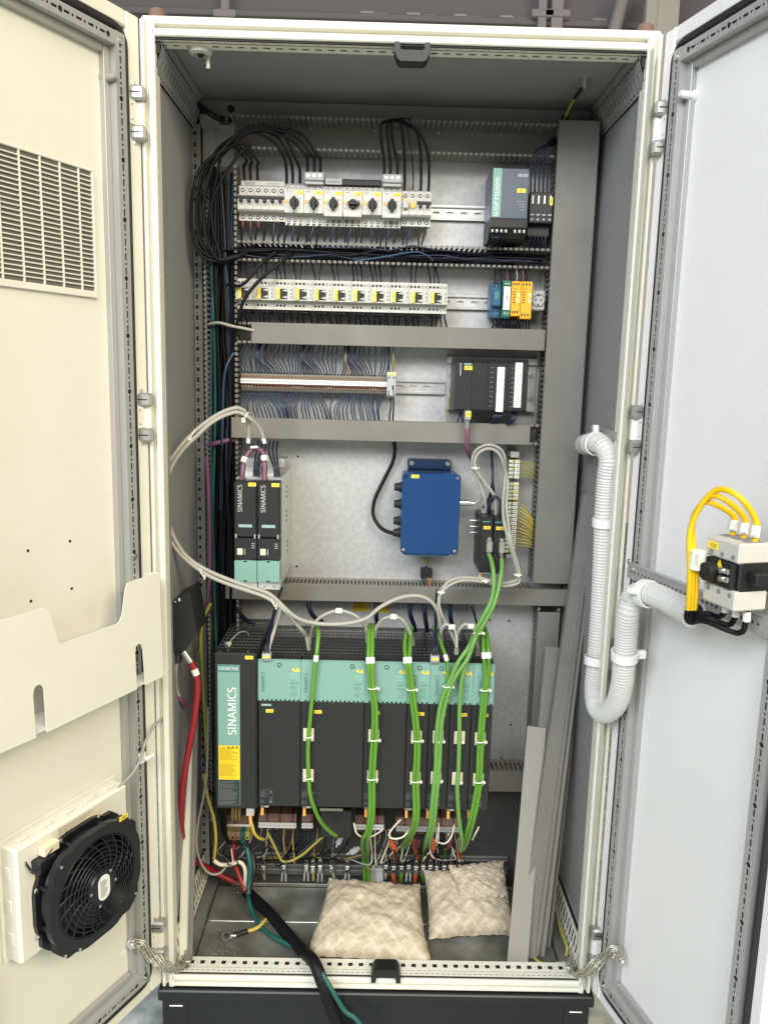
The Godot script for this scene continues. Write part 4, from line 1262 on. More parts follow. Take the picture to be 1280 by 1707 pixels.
func breaker(called: String, label: String, group: String, x0: float, w: float, k: int, y0: float, y1: float, dash: String) -> Node3D:
	var o := thing(called, label, "circuit breaker", Vector3(x0 + w * k / 2, y0, ZP + 0.012), group)
	var h := y1 - y0
	var zs := -0.312
	var zn := -0.290
	for i in k:
		var a := x0 + i * w
		var b := MB.new()
		b.prism(PackedVector2Array([Vector2(ZP + 0.0115, y0 + h * 0.08), Vector2(zs, y0 + 0.002), Vector2(zs, y0 + h * 0.235), Vector2(zn - 0.004, y0 + h * 0.255), Vector2(zn, y0 + h * 0.3), Vector2(zn, y1 - h * 0.34), Vector2(zn - 0.004, y1 - h * 0.3), Vector2(zs, y1 - h * 0.27), Vector2(zs, y1 - 0.001), Vector2(ZP + 0.0115, y1 - h * 0.08)]), 0.0003, w - 0.0003, Transform3D(Basis(Vector3(0, 0, 1), Vector3(0, 1, 0), Vector3(1, 0, 0)), Vector3(a, 0, 0)))
		var pole := emit("pole", b, "device_white", o)
		b = MB.new()
		holes(b, [a + w / 2], y1 - h * 0.13, zs, w * 0.27)
		holes(b, [a + w / 2], y0 + h * 0.12, zs, w * 0.27)
		emit("terminal_opening", b, "dark_line", pole)
		b = MB.new()
		screw(b, Vector3(a + w / 2, y1 - h * 0.13, zs), Vector3(0, 0, 1), w * 0.14)
		screw(b, Vector3(a + w / 2, y0 + h * 0.12, zs), Vector3(0, 0, 1), w * 0.14)
		emit("terminal_screw", b, "steel_dull", pole)
		b = MB.new()
		b.box(Vector3(a + w * 0.12, y0 + h * 0.36, zn), Vector3(a + w * 0.3, y0 + h * 0.375, zn + 0.0002))
		b.box(Vector3(a + w * 0.45, y0 + h * 0.4, zn), Vector3(a + w * 0.75, y0 + h * 0.415, zn + 0.0002))
		b.box(Vector3(a + w * 0.2, y1 - h * 0.385, zn - 0.0002), Vector3(a + w * 0.55, y1 - h * 0.37, zn + 0.0002))
		emit("fine_print", b, "print_grey", pole)
		if dash == "toggle":
			b = MB.new()
			b.box(Vector3(a + 0.0004, y1 - h * 0.425, zn - 0.001), Vector3(a + w - 0.0004, y1 - h * 0.335, zn + 0.002), 0.0006)
			b.box(Vector3(a + w * 0.28, y1 - h * 0.52, zn - 0.001), Vector3(a + w * 0.72, y1 - h * 0.41, zn + 0.011), 0.0012)
			emit("toggle", b, "black", pole)
	return o

func motor_starter(i: int, x0: float, w: float, y0: float, y1: float, code: String, turned: bool, aux: bool) -> void:
	var o := thing("motor_starter", "grey motor starter with black rotary knob, %s from the left" % ORD[i] + (", its knob turned level" if turned else ""), "motor starter", Vector3(x0 + w / 2, y0, ZP + 0.012), "motor starters in the top row")
	var h := y1 - y0
	var zs := -0.318
	var zn := -0.292
	var b := MB.new()
	b.prism(PackedVector2Array([Vector2(ZP + 0.0115, y0 + h * 0.06), Vector2(zs + 0.004, y0), Vector2(zs + 0.004, y0 + h * 0.24), Vector2(zn, y0 + h * 0.27), Vector2(zn, y1 - h * 0.16), Vector2(zs, y1 - h * 0.145), Vector2(zs, y1), Vector2(ZP + 0.0115, y1 - h * 0.06)]), 0.0005, w - 0.0005, Transform3D(Basis(Vector3(0, 0, 1), Vector3(0, 1, 0), Vector3(1, 0, 0)), Vector3(x0, 0, 0)))
	emit("body", b, "device_white", o)
	b = MB.new()
	var xs := [x0 + w * 0.19, x0 + w * 0.5, x0 + w * 0.81]
	holes(b, xs, y1 - h * 0.075, zs, 0.0042)
	holes(b, xs, y0 + h * 0.125, zs + 0.004, 0.0042)
	for x in xs: b.box(Vector3(x - 0.0035, y0 + h * 0.02, zs + 0.004), Vector3(x + 0.0035, y0 + h * 0.05, zs + 0.0043))
	emit("terminal_opening", b, "dark_line", o)
	b = MB.new()
	for x in xs:
		screw(b, Vector3(x, y1 - h * 0.075, zs + 0.0003), Vector3(0, 0, 1), 0.0024)
		screw(b, Vector3(x, y0 + h * 0.125, zs + 0.0043), Vector3(0, 0, 1), 0.0024)
	emit("terminal_screw", b, "steel_dull", o)
	var c := Vector3(x0 + w * 0.52, y0 + h * 0.51, zn)
	b = MB.new()
	b.lathe([Vector2(0.0108, 0.0), Vector2(0.0108, 0.007), Vector2(0.009, 0.0095), Vector2(0.0, 0.0098)], 20, Transform3D(Basis(), c))
	var kn := emit("knob", b, "black", o)
	b = MB.new()
	b.box(Vector3(-0.0036, -0.0165, 0.004), Vector3(0.0036, 0.012, 0.0175), 0.0016, Transform3D(Basis(Vector3(0, 0, 1), PI / 2 if turned else 0.0), c))
	emit("finger_bar", b, "black", kn)
	b = MB.new()
	b.lathe([Vector2(0.0042, 0), Vector2(0.0042, 0.0015), Vector2(0.0, 0.0016)], 12, Transform3D(Basis(), Vector3(x0 + w * 0.13, y0 + h * 0.545, zn)))
	var dial := emit("setting_dial", b, "orange_knob", o)
	b = MB.new()
	b.box(Vector3(x0 + w * 0.11, y0 + h * 0.38, zn), Vector3(x0 + w * 0.15, y0 + h * 0.42, zn + 0.0003))
	b.box(Vector3(x0 + w * 0.1, y1 - h * 0.215, zn), Vector3(x0 + w * 0.34, y1 - h * 0.2, zn + 0.0003))
	b.box(Vector3(x0 + w * 0.72, y0 + h * 0.6, zn), Vector3(x0 + w * 0.88, y0 + h * 0.62, zn + 0.0003))
	b.box(Vector3(x0 + w * 0.45, y0 + h * 0.27, zn - 0.001), Vector3(x0 + w * 0.55, y0 + h * 0.31, zn + 0.0003))
	emit("fine_print", b, "print_grey", o)
	id_tag(code, Vector3(x0 + w * 0.78, y1 - h * 0.23, zn), 0.017, 0.0075, o)
	if aux:
		b = MB.new()
		b.box(Vector3(x0 + 0.001, y0 + h * 0.19, zn - 0.004), Vector3(x0 + w - 0.001, y0 + h * 0.31, zn + 0.007), 0.0012)
		var ax := emit("auxiliary_contact", b, "device_white", o)
		b = MB.new()
		for x in [0.12, 0.28, 0.72, 0.88]: screw(b, Vector3(x0 + w * x, y0 + h * 0.25, zn + 0.007), Vector3(0, 0, 1), 0.0024)
		emit("terminal_screw", b, "steel_dull", ax)

func infeed(label: String, x0: float, w: float, y0: float, y1: float) -> void:
	var o := thing("infeed_block", label, "terminal block", Vector3(x0 + w / 2, y0, ZP + 0.012), "infeed blocks above the motor starters")
	var b := MB.new()
	b.box(Vector3(x0, y0, ZP + 0.012), Vector3(x0 + w, y0 + (y1 - y0) * 0.28, -0.306), 0.001)
	b.box(Vector3(x0 - 0.001, y0 + (y1 - y0) * 0.281, ZP + 0.012), Vector3(x0 + w + 0.001, y1, -0.30), 0.002)
	emit("body", b, "device_grey", o)
	b = MB.new()
	for i in 3: screw(b, Vector3(x0 + w * (0.18 + 0.32 * i), y0 + (y1 - y0) * 0.66, -0.30), Vector3(0, 0, 1), 0.0042)
	emit("terminal_screw", b, "steel", o)

func row_breakers() -> void:
	var y0 := 1.7651; var y1 := 1.8457
	var xa := -.3652; var xb := -.257
	var w := (xb - xa) / 6.0
	var g := "three pole breakers at the left of the top row"
	breaker("circuit_breaker", "white three pole circuit breaker, leftmost of the top row, red sleeved wires below", g, xa, w, 3, y0, y1, "toggle")
	breaker("circuit_breaker", "white three pole circuit breaker beside the first motor starter", g, xa + 3 * w, w, 3, y0, y1, "toggle")
	var b := MB.new()
	b.box(Vector3(xa + 0.004, y1 + 0.0005, ZP + 0.03), Vector3(xb - 0.001, y1 + 0.012, -0.316), 0.001)
	solo("busbar_strip", b, "device_white", "white comb strip along the tops of the three pole breakers", "busbar cover")
	b = MB.new()
	for i in 5: b.box(Vector3(xa + 0.013 + i * 0.005, y1 + 0.003, -0.3158), Vector3(xa + 0.016 + i * 0.005, y1 + 0.009, -0.3155))
	for i in 6: b.box(Vector3(xa + 0.065 + i * 0.005, y1 + 0.005, -0.3158), Vector3(xa + 0.068 + i * 0.005, y1 + 0.007, -0.3155))
	emit("fine_print", b, "print_grey", get_node("busbar_strip"))
	var ms := -.2573; var me := .0141
	var mw := (me - ms) / 6.0
	y0 = 1.7598; y1 = 1.8503
	var codes := ["-21Q1", "-8Q1", "-7Q1", "-7Q3", "-13Q1", "-13Q3"]
	for i in 6: motor_starter(i, ms + i * mw, mw, y0, y1, codes[i], i == 3, i == 2 or i == 3 or i == 5)
	infeed("grey infeed terminal block on top of the second motor starter", ms + mw + 0.001, mw - 0.002, y1 + 0.001, y1 + 0.027)
	infeed("grey infeed terminal block on top of the sixth motor starter", ms + 5 * mw + 0.001, mw - 0.002, y1 + 0.001, y1 + 0.027)
	b = MB.new()
	b.box(Vector3(ms + 2 * mw + 0.002, y1 + 0.001, ZP + 0.03), Vector3(ms + 5 * mw - 0.002, y1 + 0.0155, -0.31), 0.002)
	var bc := solo("busbar_cover", b, "black", "black busbar cover between the two infeed blocks", "busbar cover")
	b = MB.new()
	b.box(Vector3(ms + 2 * mw + 0.003, y1 + 0.0018, -0.3098), Vector3(ms + 3 * mw - 0.004, y1 + 0.0148, -0.308), 0.001)
	emit("end_cap", b, "device_grey", bc)
	b = MB.new()
	for i in 5: b.box(Vector3(ms + 2 * mw + 0.008 + i * 0.006, y1 + 0.005, -0.308), Vector3(ms + 2 * mw + 0.012 + i * 0.006, y1 + 0.011, -0.3077))
	emit("fine_print", b, "print_grey", bc)
	y0 = 1.7626; y1 = 1.8434
	var x := me + 0.0008
	var rw := (.0837 - x) / 4.0
	var r := breaker("circuit_breaker", "residual current breaker with grey toggle and round orange button", "", x, rw, 2, y0, y1, "")
	b = MB.new()
	b.box(Vector3(x + rw * 0.12, y0 + (y1 - y0) * 0.44, -0.29), Vector3(x + rw * 0.9, y1 - (y1 - y0) * 0.34, -0.279), 0.002)
	emit("toggle", b, "device_grey", r)
	b = MB.new()
	b.lathe([Vector2(0.0072, 0), Vector2(0.0072, 0.003), Vector2(0.005, 0.0045), Vector2(0, 0.0046)], 16, Transform3D(Basis(), Vector3(x + rw * 1.5, y1 - (y1 - y0) * 0.46, -0.29)))
	emit("test_button", b, "orange_knob", r)
	id_tag("-2F1", Vector3(x + rw * 0.6, y1 - (y1 - y0) * 0.33, -0.2898), 0.014, 0.006, r)
	breaker("circuit_breaker", "single pole circuit breaker right beside the residual current breaker", "single pole breakers", x + 2 * rw, rw, 1, y0, y1, "toggle")
	breaker("circuit_breaker", "single pole circuit breaker at the right end of the breaker row", "single pole breakers", x + 3 * rw, rw, 1, y0, y1, "toggle")
	psu()
	fuse_module()

func psu() -> void:
	var zf := -0.25
	var x0 := .2163; var x1 := .3008
	var yt := 1.8851; var ym := 1.7753; var yb := 1.7294
	var o := thing("power_supply", "grey power supply unit with teal stripe and black terminal base", "power supply", Vector3((x0 + x1) / 2, yb, ZP + 0.012))
	var b := MB.new()
	b.box(Vector3(x0, ym, ZP + 0.012), Vector3(x1, yt, zf), 0.002)
	var body := emit("housing", b, "psu_case", o)
	b = MB.new()
	b.box(Vector3(x0 + 0.002, ym + 0.004, zf), Vector3(x0 + (x1 - x0) * 0.26, yt - 0.001, zf + 0.0006))
	var st := emit("teal_stripe", b, "teal", o)
	letters("SITOP PSU300S", Vector3(x0 + (x1 - x0) * 0.145, (ym + yt) / 2 - 0.008, zf + 0.0008), 0.0088, "white", st, PI / 2)
	b = MB.new()
	b.box(Vector3(x0 + (x1 - x0) * 0.7, yt - 0.018, zf), Vector3(x1 - 0.003, yt - 0.012, zf + 0.0004))
	emit("maker_plate", b, "device_grey", o)
	letters("SIEMENS", Vector3(x0 + (x1 - x0) * 0.85, yt - 0.015, zf + 0.0005), 0.0035, "psu_case", o)
	id_tag("-8G1", Vector3(x0 + (x1 - x0) * 0.8, yt - 0.048, zf), 0.02, 0.009, o)
	b = MB.new()
	for i in 4: b.box(Vector3(x1 - 0.026 + 0.003 * i, yt - 0.072 - i * 0.006, zf), Vector3(x1 - 0.008, yt - 0.07 - i * 0.006, zf + 0.0003))
	emit("fine_print", b, "print_grey", o)
	b = MB.new()
	b.prism(PackedVector2Array([Vector2(ZP + 0.013, ym - 0.0005), Vector2(zf, ym - 0.0005), Vector2(zf, ym - 0.018), Vector2(zf - 0.02, yb + 0.006), Vector2(zf - 0.03, yb), Vector2(ZP + 0.013, yb)]), 0.0, x1 - x0, Transform3D(Basis(Vector3(0, 0, 1), Vector3(0, 1, 0), Vector3(1, 0, 0)), Vector3(x0, 0, 0)))
	var base := emit("terminal_base", b, "black", o)
	b = MB.new()
	for i in 8:
		var x := x0 + 0.006 + i * (x1 - x0 - 0.012) / 7.0
		if i == 4: continue
		b.box(Vector3(x - 0.003, ym - 0.03, zf - 0.009), Vector3(x + 0.003, ym - 0.022, zf - 0.002), 0.001)
		screw(b, Vector3(x, ym - 0.026, zf - 0.002), Vector3(0, 0, 1), 0.0024)
	emit("terminal_screw", b, "steel", base)
	for i in 6:
		b = MB.new()
		var x := x0 + 0.006 + i * 0.006
		b.tube(curve([Vector3(x, ym - 0.032, zf - 0.006), Vector3(x, ym - 0.042, zf + 0.002), Vector3(x, yb - 0.004, zf - 0.01), Vector3(x, 1.715, -0.32)]), 0.0018, 5)
		solo("supply_wire", b, "wire_navy" if i < 3 else "wire_black", "thin dark wire leaving the base of the power supply", "wire", "wires under the power supply")

func fuse_module() -> void:
	var zf := -0.285
	var x0 := .3093; var x1 := .365
	var yt := 1.8434; var yb := 1.7746; var yl := 1.7479
	var o := thing("fuse_module", "black four channel fuse module right of the power supply", "fuse module", Vector3((x0 + x1) / 2, yl, ZP + 0.012))
	var b := MB.new()
	b.box(Vector3(x0, yb, ZP + 0.012), Vector3(x1, yt, zf), 0.002)
	b.box(Vector3(x0 + 0.001, yl, ZP + 0.014), Vector3(x1 - 0.001, yb - 0.0004, zf - 0.02), 0.002)
	emit("housing", b, "dark_case", o)
	for i in 4:
		var x := x0 + (x1 - x0) * (0.14 + 0.245 * i)
		b = MB.new()
		b.box(Vector3(x - 0.002, yt - 0.026, zf), Vector3(x + 0.002, yt - 0.008, zf + 0.0004))
		emit("label_strip", b, "white", o)
		b = MB.new()
		b.box(Vector3(x - 0.004, yb + 0.017, zf), Vector3(x + 0.004, yb + 0.02, zf + 0.0003))
		emit("fine_print", b, "device_grey", o)
		b = MB.new()
		screw(b, Vector3(x, yb + 0.008, zf), Vector3(0, 0, 1), 0.003)
		emit("setting_screw", b, "device_grey", o)
	id_tag("-9F5", Vector3(x1 - 0.005, yt - 0.02, zf + 0.0005), 0.018, 0.007, o, PI / 2)

func contactor_proto(x0: float, w: float, y0: float, y1: float) -> Node3D:
	var o := thing("contactor", "white contactor, first from the left, half crossed by black cables", "contactor", Vector3(x0 + w / 2, y0, ZP + 0.012), "contactors in the second row")
	var h := y1 - y0
	var zs := -0.302
	var zn := -0.285
	var b := MB.new()
	b.prism(PackedVector2Array([Vector2(ZP + 0.0115, y0 + h * 0.04), Vector2(zs, y0), Vector2(zs, y0 + h * 0.27), Vector2(zn, y0 + h * 0.29), Vector2(zn, y1 - h * 0.28), Vector2(zs, y1 - h * 0.26), Vector2(zs, y1), Vector2(ZP + 0.0115, y1 - h * 0.04)]), 0.0004, w - 0.0004, Transform3D(Basis(Vector3(0, 0, 1), Vector3(0, 1, 0), Vector3(1, 0, 0)), Vector3(x0, 0, 0)))
	emit("body", b, "device_white", o)
	b = MB.new()
	var xs := []
	for i in 5: xs.append(x0 + w * (0.11 + 0.195 * i))
	holes(b, xs, y1 - h * 0.13, zs, 0.0032)
	holes(b, xs, y0 + h * 0.135, zs, 0.0032)
	emit("terminal_opening", b, "dark_line", o)
	b = MB.new()
	for x in [xs[3], xs[4]]:
		screw(b, Vector3(x, y1 - h * 0.13, zs + 0.0003), Vector3(0, 0, 1), 0.0024)
		screw(b, Vector3(x, y0 + h * 0.135, zs + 0.0003), Vector3(0, 0, 1), 0.0024)
	emit("terminal_screw", b, "steel_dull", o)
	b = MB.new()
	b.box(Vector3(x0 + w * 0.26, y0 + h * 0.33, zn), Vector3(x0 + w * 0.68, y0 + h * 0.67, zn + 0.0004))
	var win := emit("contact_window", b, "dark_line", o)
	b = MB.new()
	for y in [0.35, 0.57]:
		b.box(Vector3(x0 + w * 0.45, y0 + h * (y + 0.02), zn + 0.0004), Vector3(x0 + w * 0.6, y0 + h * (y + 0.06), zn + 0.004), 0.0005)
		b.box(Vector3(x0 + w * 0.57, y0 + h * y, zn + 0.0004), Vector3(x0 + w * 0.67, y0 + h * (y + 0.085), zn + 0.0044), 0.0006)
		b.box(Vector3(x0 + w * 0.26, y0 + h * y, zn + 0.0004), Vector3(x0 + w * 0.31, y0 + h * (y + 0.085), zn + 0.0034), 0.0006)
	emit("carriage", b, "device_white", win)
	b = MB.new()
	b.box(Vector3(x0 + w * 0.14, y0 + h * 0.32, zn), Vector3(x0 + w * 0.3, y0 + h * 0.69, zn + 0.0042), 0.0006)
	var tg := emit("id_tag", b, "tag_yellow", o)
	letters("-15K1", Vector3(x0 + w * 0.22, y0 + h * 0.5, zn + 0.0043), 0.0032, "ink", tg, PI / 2)
	b = MB.new()
	for y in [0.36, 0.47, 0.6]: b.box(Vector3(x0 + w * 0.85, y0 + h * y, zn), Vector3(x0 + w * 0.93, y0 + h * (y + 0.07), zn + 0.0003))
	for i in 9: b.box(Vector3(x0 + w * (0.06 + i * 0.1), y1 - h * 0.275, zn - 0.001), Vector3(x0 + w * (0.1 + i * 0.1), y1 - h * 0.262, zn - 0.0004))
	emit("fine_print", b, "print_grey", o)
	b = MB.new()
	b.box(Vector3(x0 + w * 0.2, y0 - 0.007, ZP + 0.02), Vector3(x0 + w * 0.75, y0 + 0.0005, -0.31), 0.001)
	emit("black_block", b, "black", o)  # plain black block below the contactor body
	return o

func row_contactors() -> void:
	var x0 := -.3697; var x1 := .1287
	var y0 := 1.5648; var y1 := 1.6346
	var w := (x1 - x0) / 11.0
	var p := contactor_proto(x0, w, y0, y1)
	for i in range(1, 11):
		again(p, "contactor", Vector3(w * i, 0, 0), "white contactor with yellow tag, %s from the left" % ORD[i] + (", last before the bare rail" if i == 10 else ""))
	var z := -0.285
	var yr0 := 1.557; var yr1 := 1.6448
	var xs := [.2337, .2592, .279, .3017, .3286]
	var o := thing("coupling_relay", "dark blue coupling relay on the second rail", "relay", Vector3((xs[0] + xs[1]) / 2, yr0, ZP + 0.012))
	var b := MB.new()
	b.box(Vector3(xs[0], yr0 + 0.002, ZP + 0.012), Vector3(xs[1] - 0.001, yr1 - 0.004, -0.312), 0.002)
	b.box(Vector3(xs[0] + 0.002, yr0 + 0.028, -0.3118), Vector3(xs[1] - 0.003, yr1 - 0.02, -0.294), 0.003)
	emit("socket", b, "relay_blue", o)
	b = MB.new()
	b.box(Vector3(xs[0] + 0.006, yr0 + 0.044, -0.2938), Vector3(xs[1] - 0.008, yr1 - 0.026, -0.293), 0.0)
	emit("relay_label", b, "teal_deep", o)
	b = MB.new()
	for y in [yr0 + 0.008, yr0 + 0.018, yr1 - 0.012]: holes(b, [xs[0] + 0.006, xs[1] - 0.007], y, -0.312, 0.0026)
	emit("terminal_opening", b, "dark_line", o)
	o = thing("isolating_amplifier", "slim green amplifier with white front beside the blue relay", "relay", Vector3((xs[1] + xs[2]) / 2, yr0, ZP + 0.012))
	b = MB.new()
	b.box(Vector3(xs[1], yr0 + 0.001, ZP + 0.012), Vector3(xs[2] - 0.0008, yr1, -0.292), 0.0015)
	emit("housing", b, "relay_green", o)
	b = MB.new()
	b.box(Vector3(xs[1] + 0.002, yr0 + 0.02, -0.2918), Vector3(xs[2] - 0.002, yr1 - 0.014, -0.289), 0.0006)
	emit("front", b, "white", o)
	b = MB.new()
	b.box(Vector3(xs[1] + 0.002, yr1 - 0.012, -0.2918), Vector3(xs[2] - 0.002, yr1 - 0.003, -0.2885), 0.001)
	b.box(Vector3(xs[1] + 0.002, yr0 + 0.004, -0.2918), Vector3(xs[2] - 0.002, yr0 + 0.0185, -0.2885), 0.001)
	var plug := emit("plug", b, "relay_green", o)
	b = MB.new()
	holes(b, [xs[1] + 0.006, xs[2] - 0.007], yr1 - 0.008, -0.2885, 0.002)
	holes(b, [xs[1] + 0.006, xs[2] - 0.007], yr0 + 0.012, -0.2885, 0.002)
	emit("terminal_opening", b, "device_white", plug)
	letters("-18A1", Vector3((xs[1] + xs[2]) / 2, (yr0 + yr1) / 2 + 0.004, -0.2889), 0.0055, "ink", o, PI / 2)
	for i in 2:
		var a: float = xs[2 + i]; var c: float = xs[3 + i] - 0.0008
		o = thing("safety_relay", ["orange yellow safety relay, narrower one beside the green amplifier", "orange yellow safety relay, right one next to the grey socket"][i], "relay", Vector3((a + c) / 2, yr0, ZP + 0.012), "safety relays")
		var dy := -0.006 * i
		b = MB.new()
		b.box(Vector3(a, yr0 + 0.006 + dy, ZP + 0.012), Vector3(c, yr1 - 0.002 + dy * 0, z), 0.0015)
		emit("housing", b, "relay_yellow", o)
		b = MB.new()
		for k in 3:
			b.box(Vector3(a + 0.0025 + k * (c - a - 0.005) / 3.0, yr1 - 0.0115, z), Vector3(a + 0.0058 + k * (c - a - 0.005) / 3.0, yr1 - 0.006, z + 0.0004))
			b.box(Vector3(a + 0.0025 + k * (c - a - 0.005) / 3.0, yr0 + 0.012 + dy, z), Vector3(a + 0.0058 + k * (c - a - 0.005) / 3.0, yr0 + 0.018 + dy, z + 0.0004))
		emit("terminal_opening", b, "dark_line", o)
		b = MB.new()
		for k in 5: b.box(Vector3(a + 0.003, yr0 + 0.036 + k * 0.006, z), Vector3(a + 0.009, yr0 + 0.0385 + k * 0.006, z + 0.0003))
		b.box(Vector3(a + 0.003, yr1 - 0.02, z), Vector3(a + 0.013, yr1 - 0.0185, z + 0.0003))
		emit("fine_print", b, "terminal_red", o)
		id_tag("-20K%d" % (1 + i), Vector3(c - 0.0055, (yr0 + yr1) / 2 + 0.004, z), 0.022, 0.0075, o, PI / 2, "tag_pale")
	var sc: Vector3 = Vector3(.3457, 1.6029, -.3)
	o = thing("socket_outlet", "grey service socket outlet at the right end of the second rail", "socket outlet", Vector3(sc.x, sc.y - 0.025, ZP + 0.012))
	b = MB.new()
	b.box(Vector3(xs[4] + 0.0004, sc.y - 0.024, ZP + 0.012), Vector3(sc.x + 0.0165, sc.y + 0.022, -0.302), 0.003)
	emit("housing", b, "device_grey", o)
	b = MB.new()
	b.lathe([Vector2(0.0152, 0.0), Vector2(0.0152, 0.004), Vector2(0.0135, 0.005), Vector2(0.013, 0.0005), Vector2(0.0, 0.0002)], 24, Transform3D(Basis(), Vector3(sc.x, sc.y, -0.302)))
	var ring := emit("socket_ring", b, "device_grey", o)
	b = MB.new()
	holes(b, [sc.x - 0.0062, sc.x + 0.0062], sc.y, -0.3015, 0.0022)
	b.box(sc + Vector3(-0.002, 0.009, -0.0018), sc + Vector3(0.002, 0.0125, -0.0008))
	b.box(sc + Vector3(-0.002, -0.0125, -0.0018), sc + Vector3(0.002, -0.009, -0.0008))
	emit("contact", b, "dark_line", ring)

func row_terminals() -> void:
	var x0 := -.3663; var x1 := -.0085
	var y0 := 1.3716; var y1 := 1.415
	var h := y1 - y0
	var n := 46
	var w := (x1 - x0) / n
	var b := MB.new()
	var body := MB.new(); var dark := MB.new()
	var o := thing("terminal_strip", "long row of thin beige terminals with a white marker strip", "terminal strip", Vector3((x0 + x1) / 2, y0, ZP + 0.008))
	var tm := MB.new()
	tm.prism(PackedVector2Array([Vector2(ZP + 0.009, y0 + h * 0.1), Vector2(-0.338, y0), Vector2(-0.332, y0 + h * 0.32), Vector2(-0.325, y0 + h * 0.4), Vector2(-0.325, y1 - h * 0.36), Vector2(-0.332, y1 - h * 0.24), Vector2(-0.338, y1), Vector2(ZP + 0.009, y1 - h * 0.1)]), 0.0004, w - 0.0004, Transform3D(Basis(Vector3(0, 0, 1), Vector3(0, 1, 0), Vector3(1, 0, 0)), Vector3(x0, 0, 0)))
	for i in 0:
		tm.box(Vector3(x0 + w * 0.2, y0 + h * (0.08 + 0.06 * i), -0.338 + 0.002 * i), Vector3(x0 + w * 0.8, y0 + h * (0.1 + 0.06 * i), -0.3355 + 0.002 * i))
	var proto := emit("terminal", tm, "duct_in", o)
	var cl := MB.new()
	cl.box(Vector3(x0 + w * 0.14, y0 + h * 0.17, -0.3365), Vector3(x0 + w * 0.86, y0 + h * 0.33, -0.3315), 0.0004)
	cl.box(Vector3(x0 + w * 0.06, y1 - h * 0.27, -0.334), Vector3(x0 + w * 0.94, y1 - h * 0.13, -0.3315), 0.0004)
	emit("collar", cl, "terminal_beige", proto, "stuff")
	var dk := MB.new()
	holes(dk, [x0 + w * 0.5], y0 + h * 0.1, -0.3368, w * 0.36)
	holes(dk, [x0 + w * 0.5], y1 - h * 0.08, -0.3372, w * 0.36)
	dk.box(Vector3(x0 + w * 0.15, y1 - h * 0.02, -0.342), Vector3(x0 + w * 0.85, y1 + h * 0.05, -0.337))
	dk.box(Vector3(x0 + w * 0.15, y0 - h * 0.05, -0.342), Vector3(x0 + w * 0.85, y0 + h * 0.02, -0.337))
	emit("entry", dk, "dark_line", proto)
	for i in range(1, n):
		var c: Node3D = proto.duplicate()
		c.name = "terminal"
		o.add_child(c, true)
		c.position = Vector3(w * i, 0, 0)
	b = MB.new()
	b.box(Vector3(x0, y0 + h * 0.42, -0.325), Vector3(x1, y0 + h * 0.68, -0.3235), 0.0003)
	emit("marker_strip", b, "white", o)
	b = MB.new()
	for i in n: b.box(Vector3(x0 + w * (i + 0.35), y0 + h * 0.5, -0.3235), Vector3(x0 + w * (i + 0.65), y0 + h * 0.6, -0.3233))
	emit("fine_print", b, "print_grey", o, "stuff")
	b = MB.new()
	for s in [[4, 16], [20, 27], [29, 41], [43, 46]]:
		b.box(Vector3(x0 + w * s[0], y0 + h * 0.33, -0.3305), Vector3(x0 + w * s[1] - 0.001, y0 + h * 0.39, -0.3262), 0.0004)
	emit("jumper", b, "terminal_red", o)
	var xa := -.0087; var xb := .0132
	var ya := 1.3637; var yb := 1.4169
	o = thing("relay_module", "slim grey relay module at the right end of the terminal strip", "relay", Vector3((xa + xb) / 2, ya, ZP + 0.008))
	b = MB.new()
	b.box(Vector3(xa, ya + 0.004, ZP + 0.01), Vector3(xb, yb, -0.31), 0.0015)
	b.box(Vector3(xa + 0.002, ya, ZP + 0.012), Vector3(xb - 0.002, ya + 0.0038, -0.32), 0.001)
	emit("housing", b, "device_grey", o)
	b = MB.new()
	for y in [yb - 0.005, ya + 0.008, ya + 0.014]: holes(b, [xa + 0.005, xb - 0.005], y, -0.31, 0.0022)
	b.box(Vector3(xb - 0.009, ya + 0.018, -0.31), Vector3(xb - 0.005, ya + 0.03, -0.309))
	emit("terminal_opening", b, "dark_line", o)
	b = MB.new()
	b.box(Vector3(xa + 0.001, yb + 0.0002, -0.318), Vector3(xb - 0.001, yb + 0.008, -0.309), 0.0005)
	emit("yellow_cap", b, "tag_pale", o)
	letters("-15K0", Vector3((xa + xb) / 2, yb + 0.004, -0.3089), 0.003, "ink", o)
	controller()

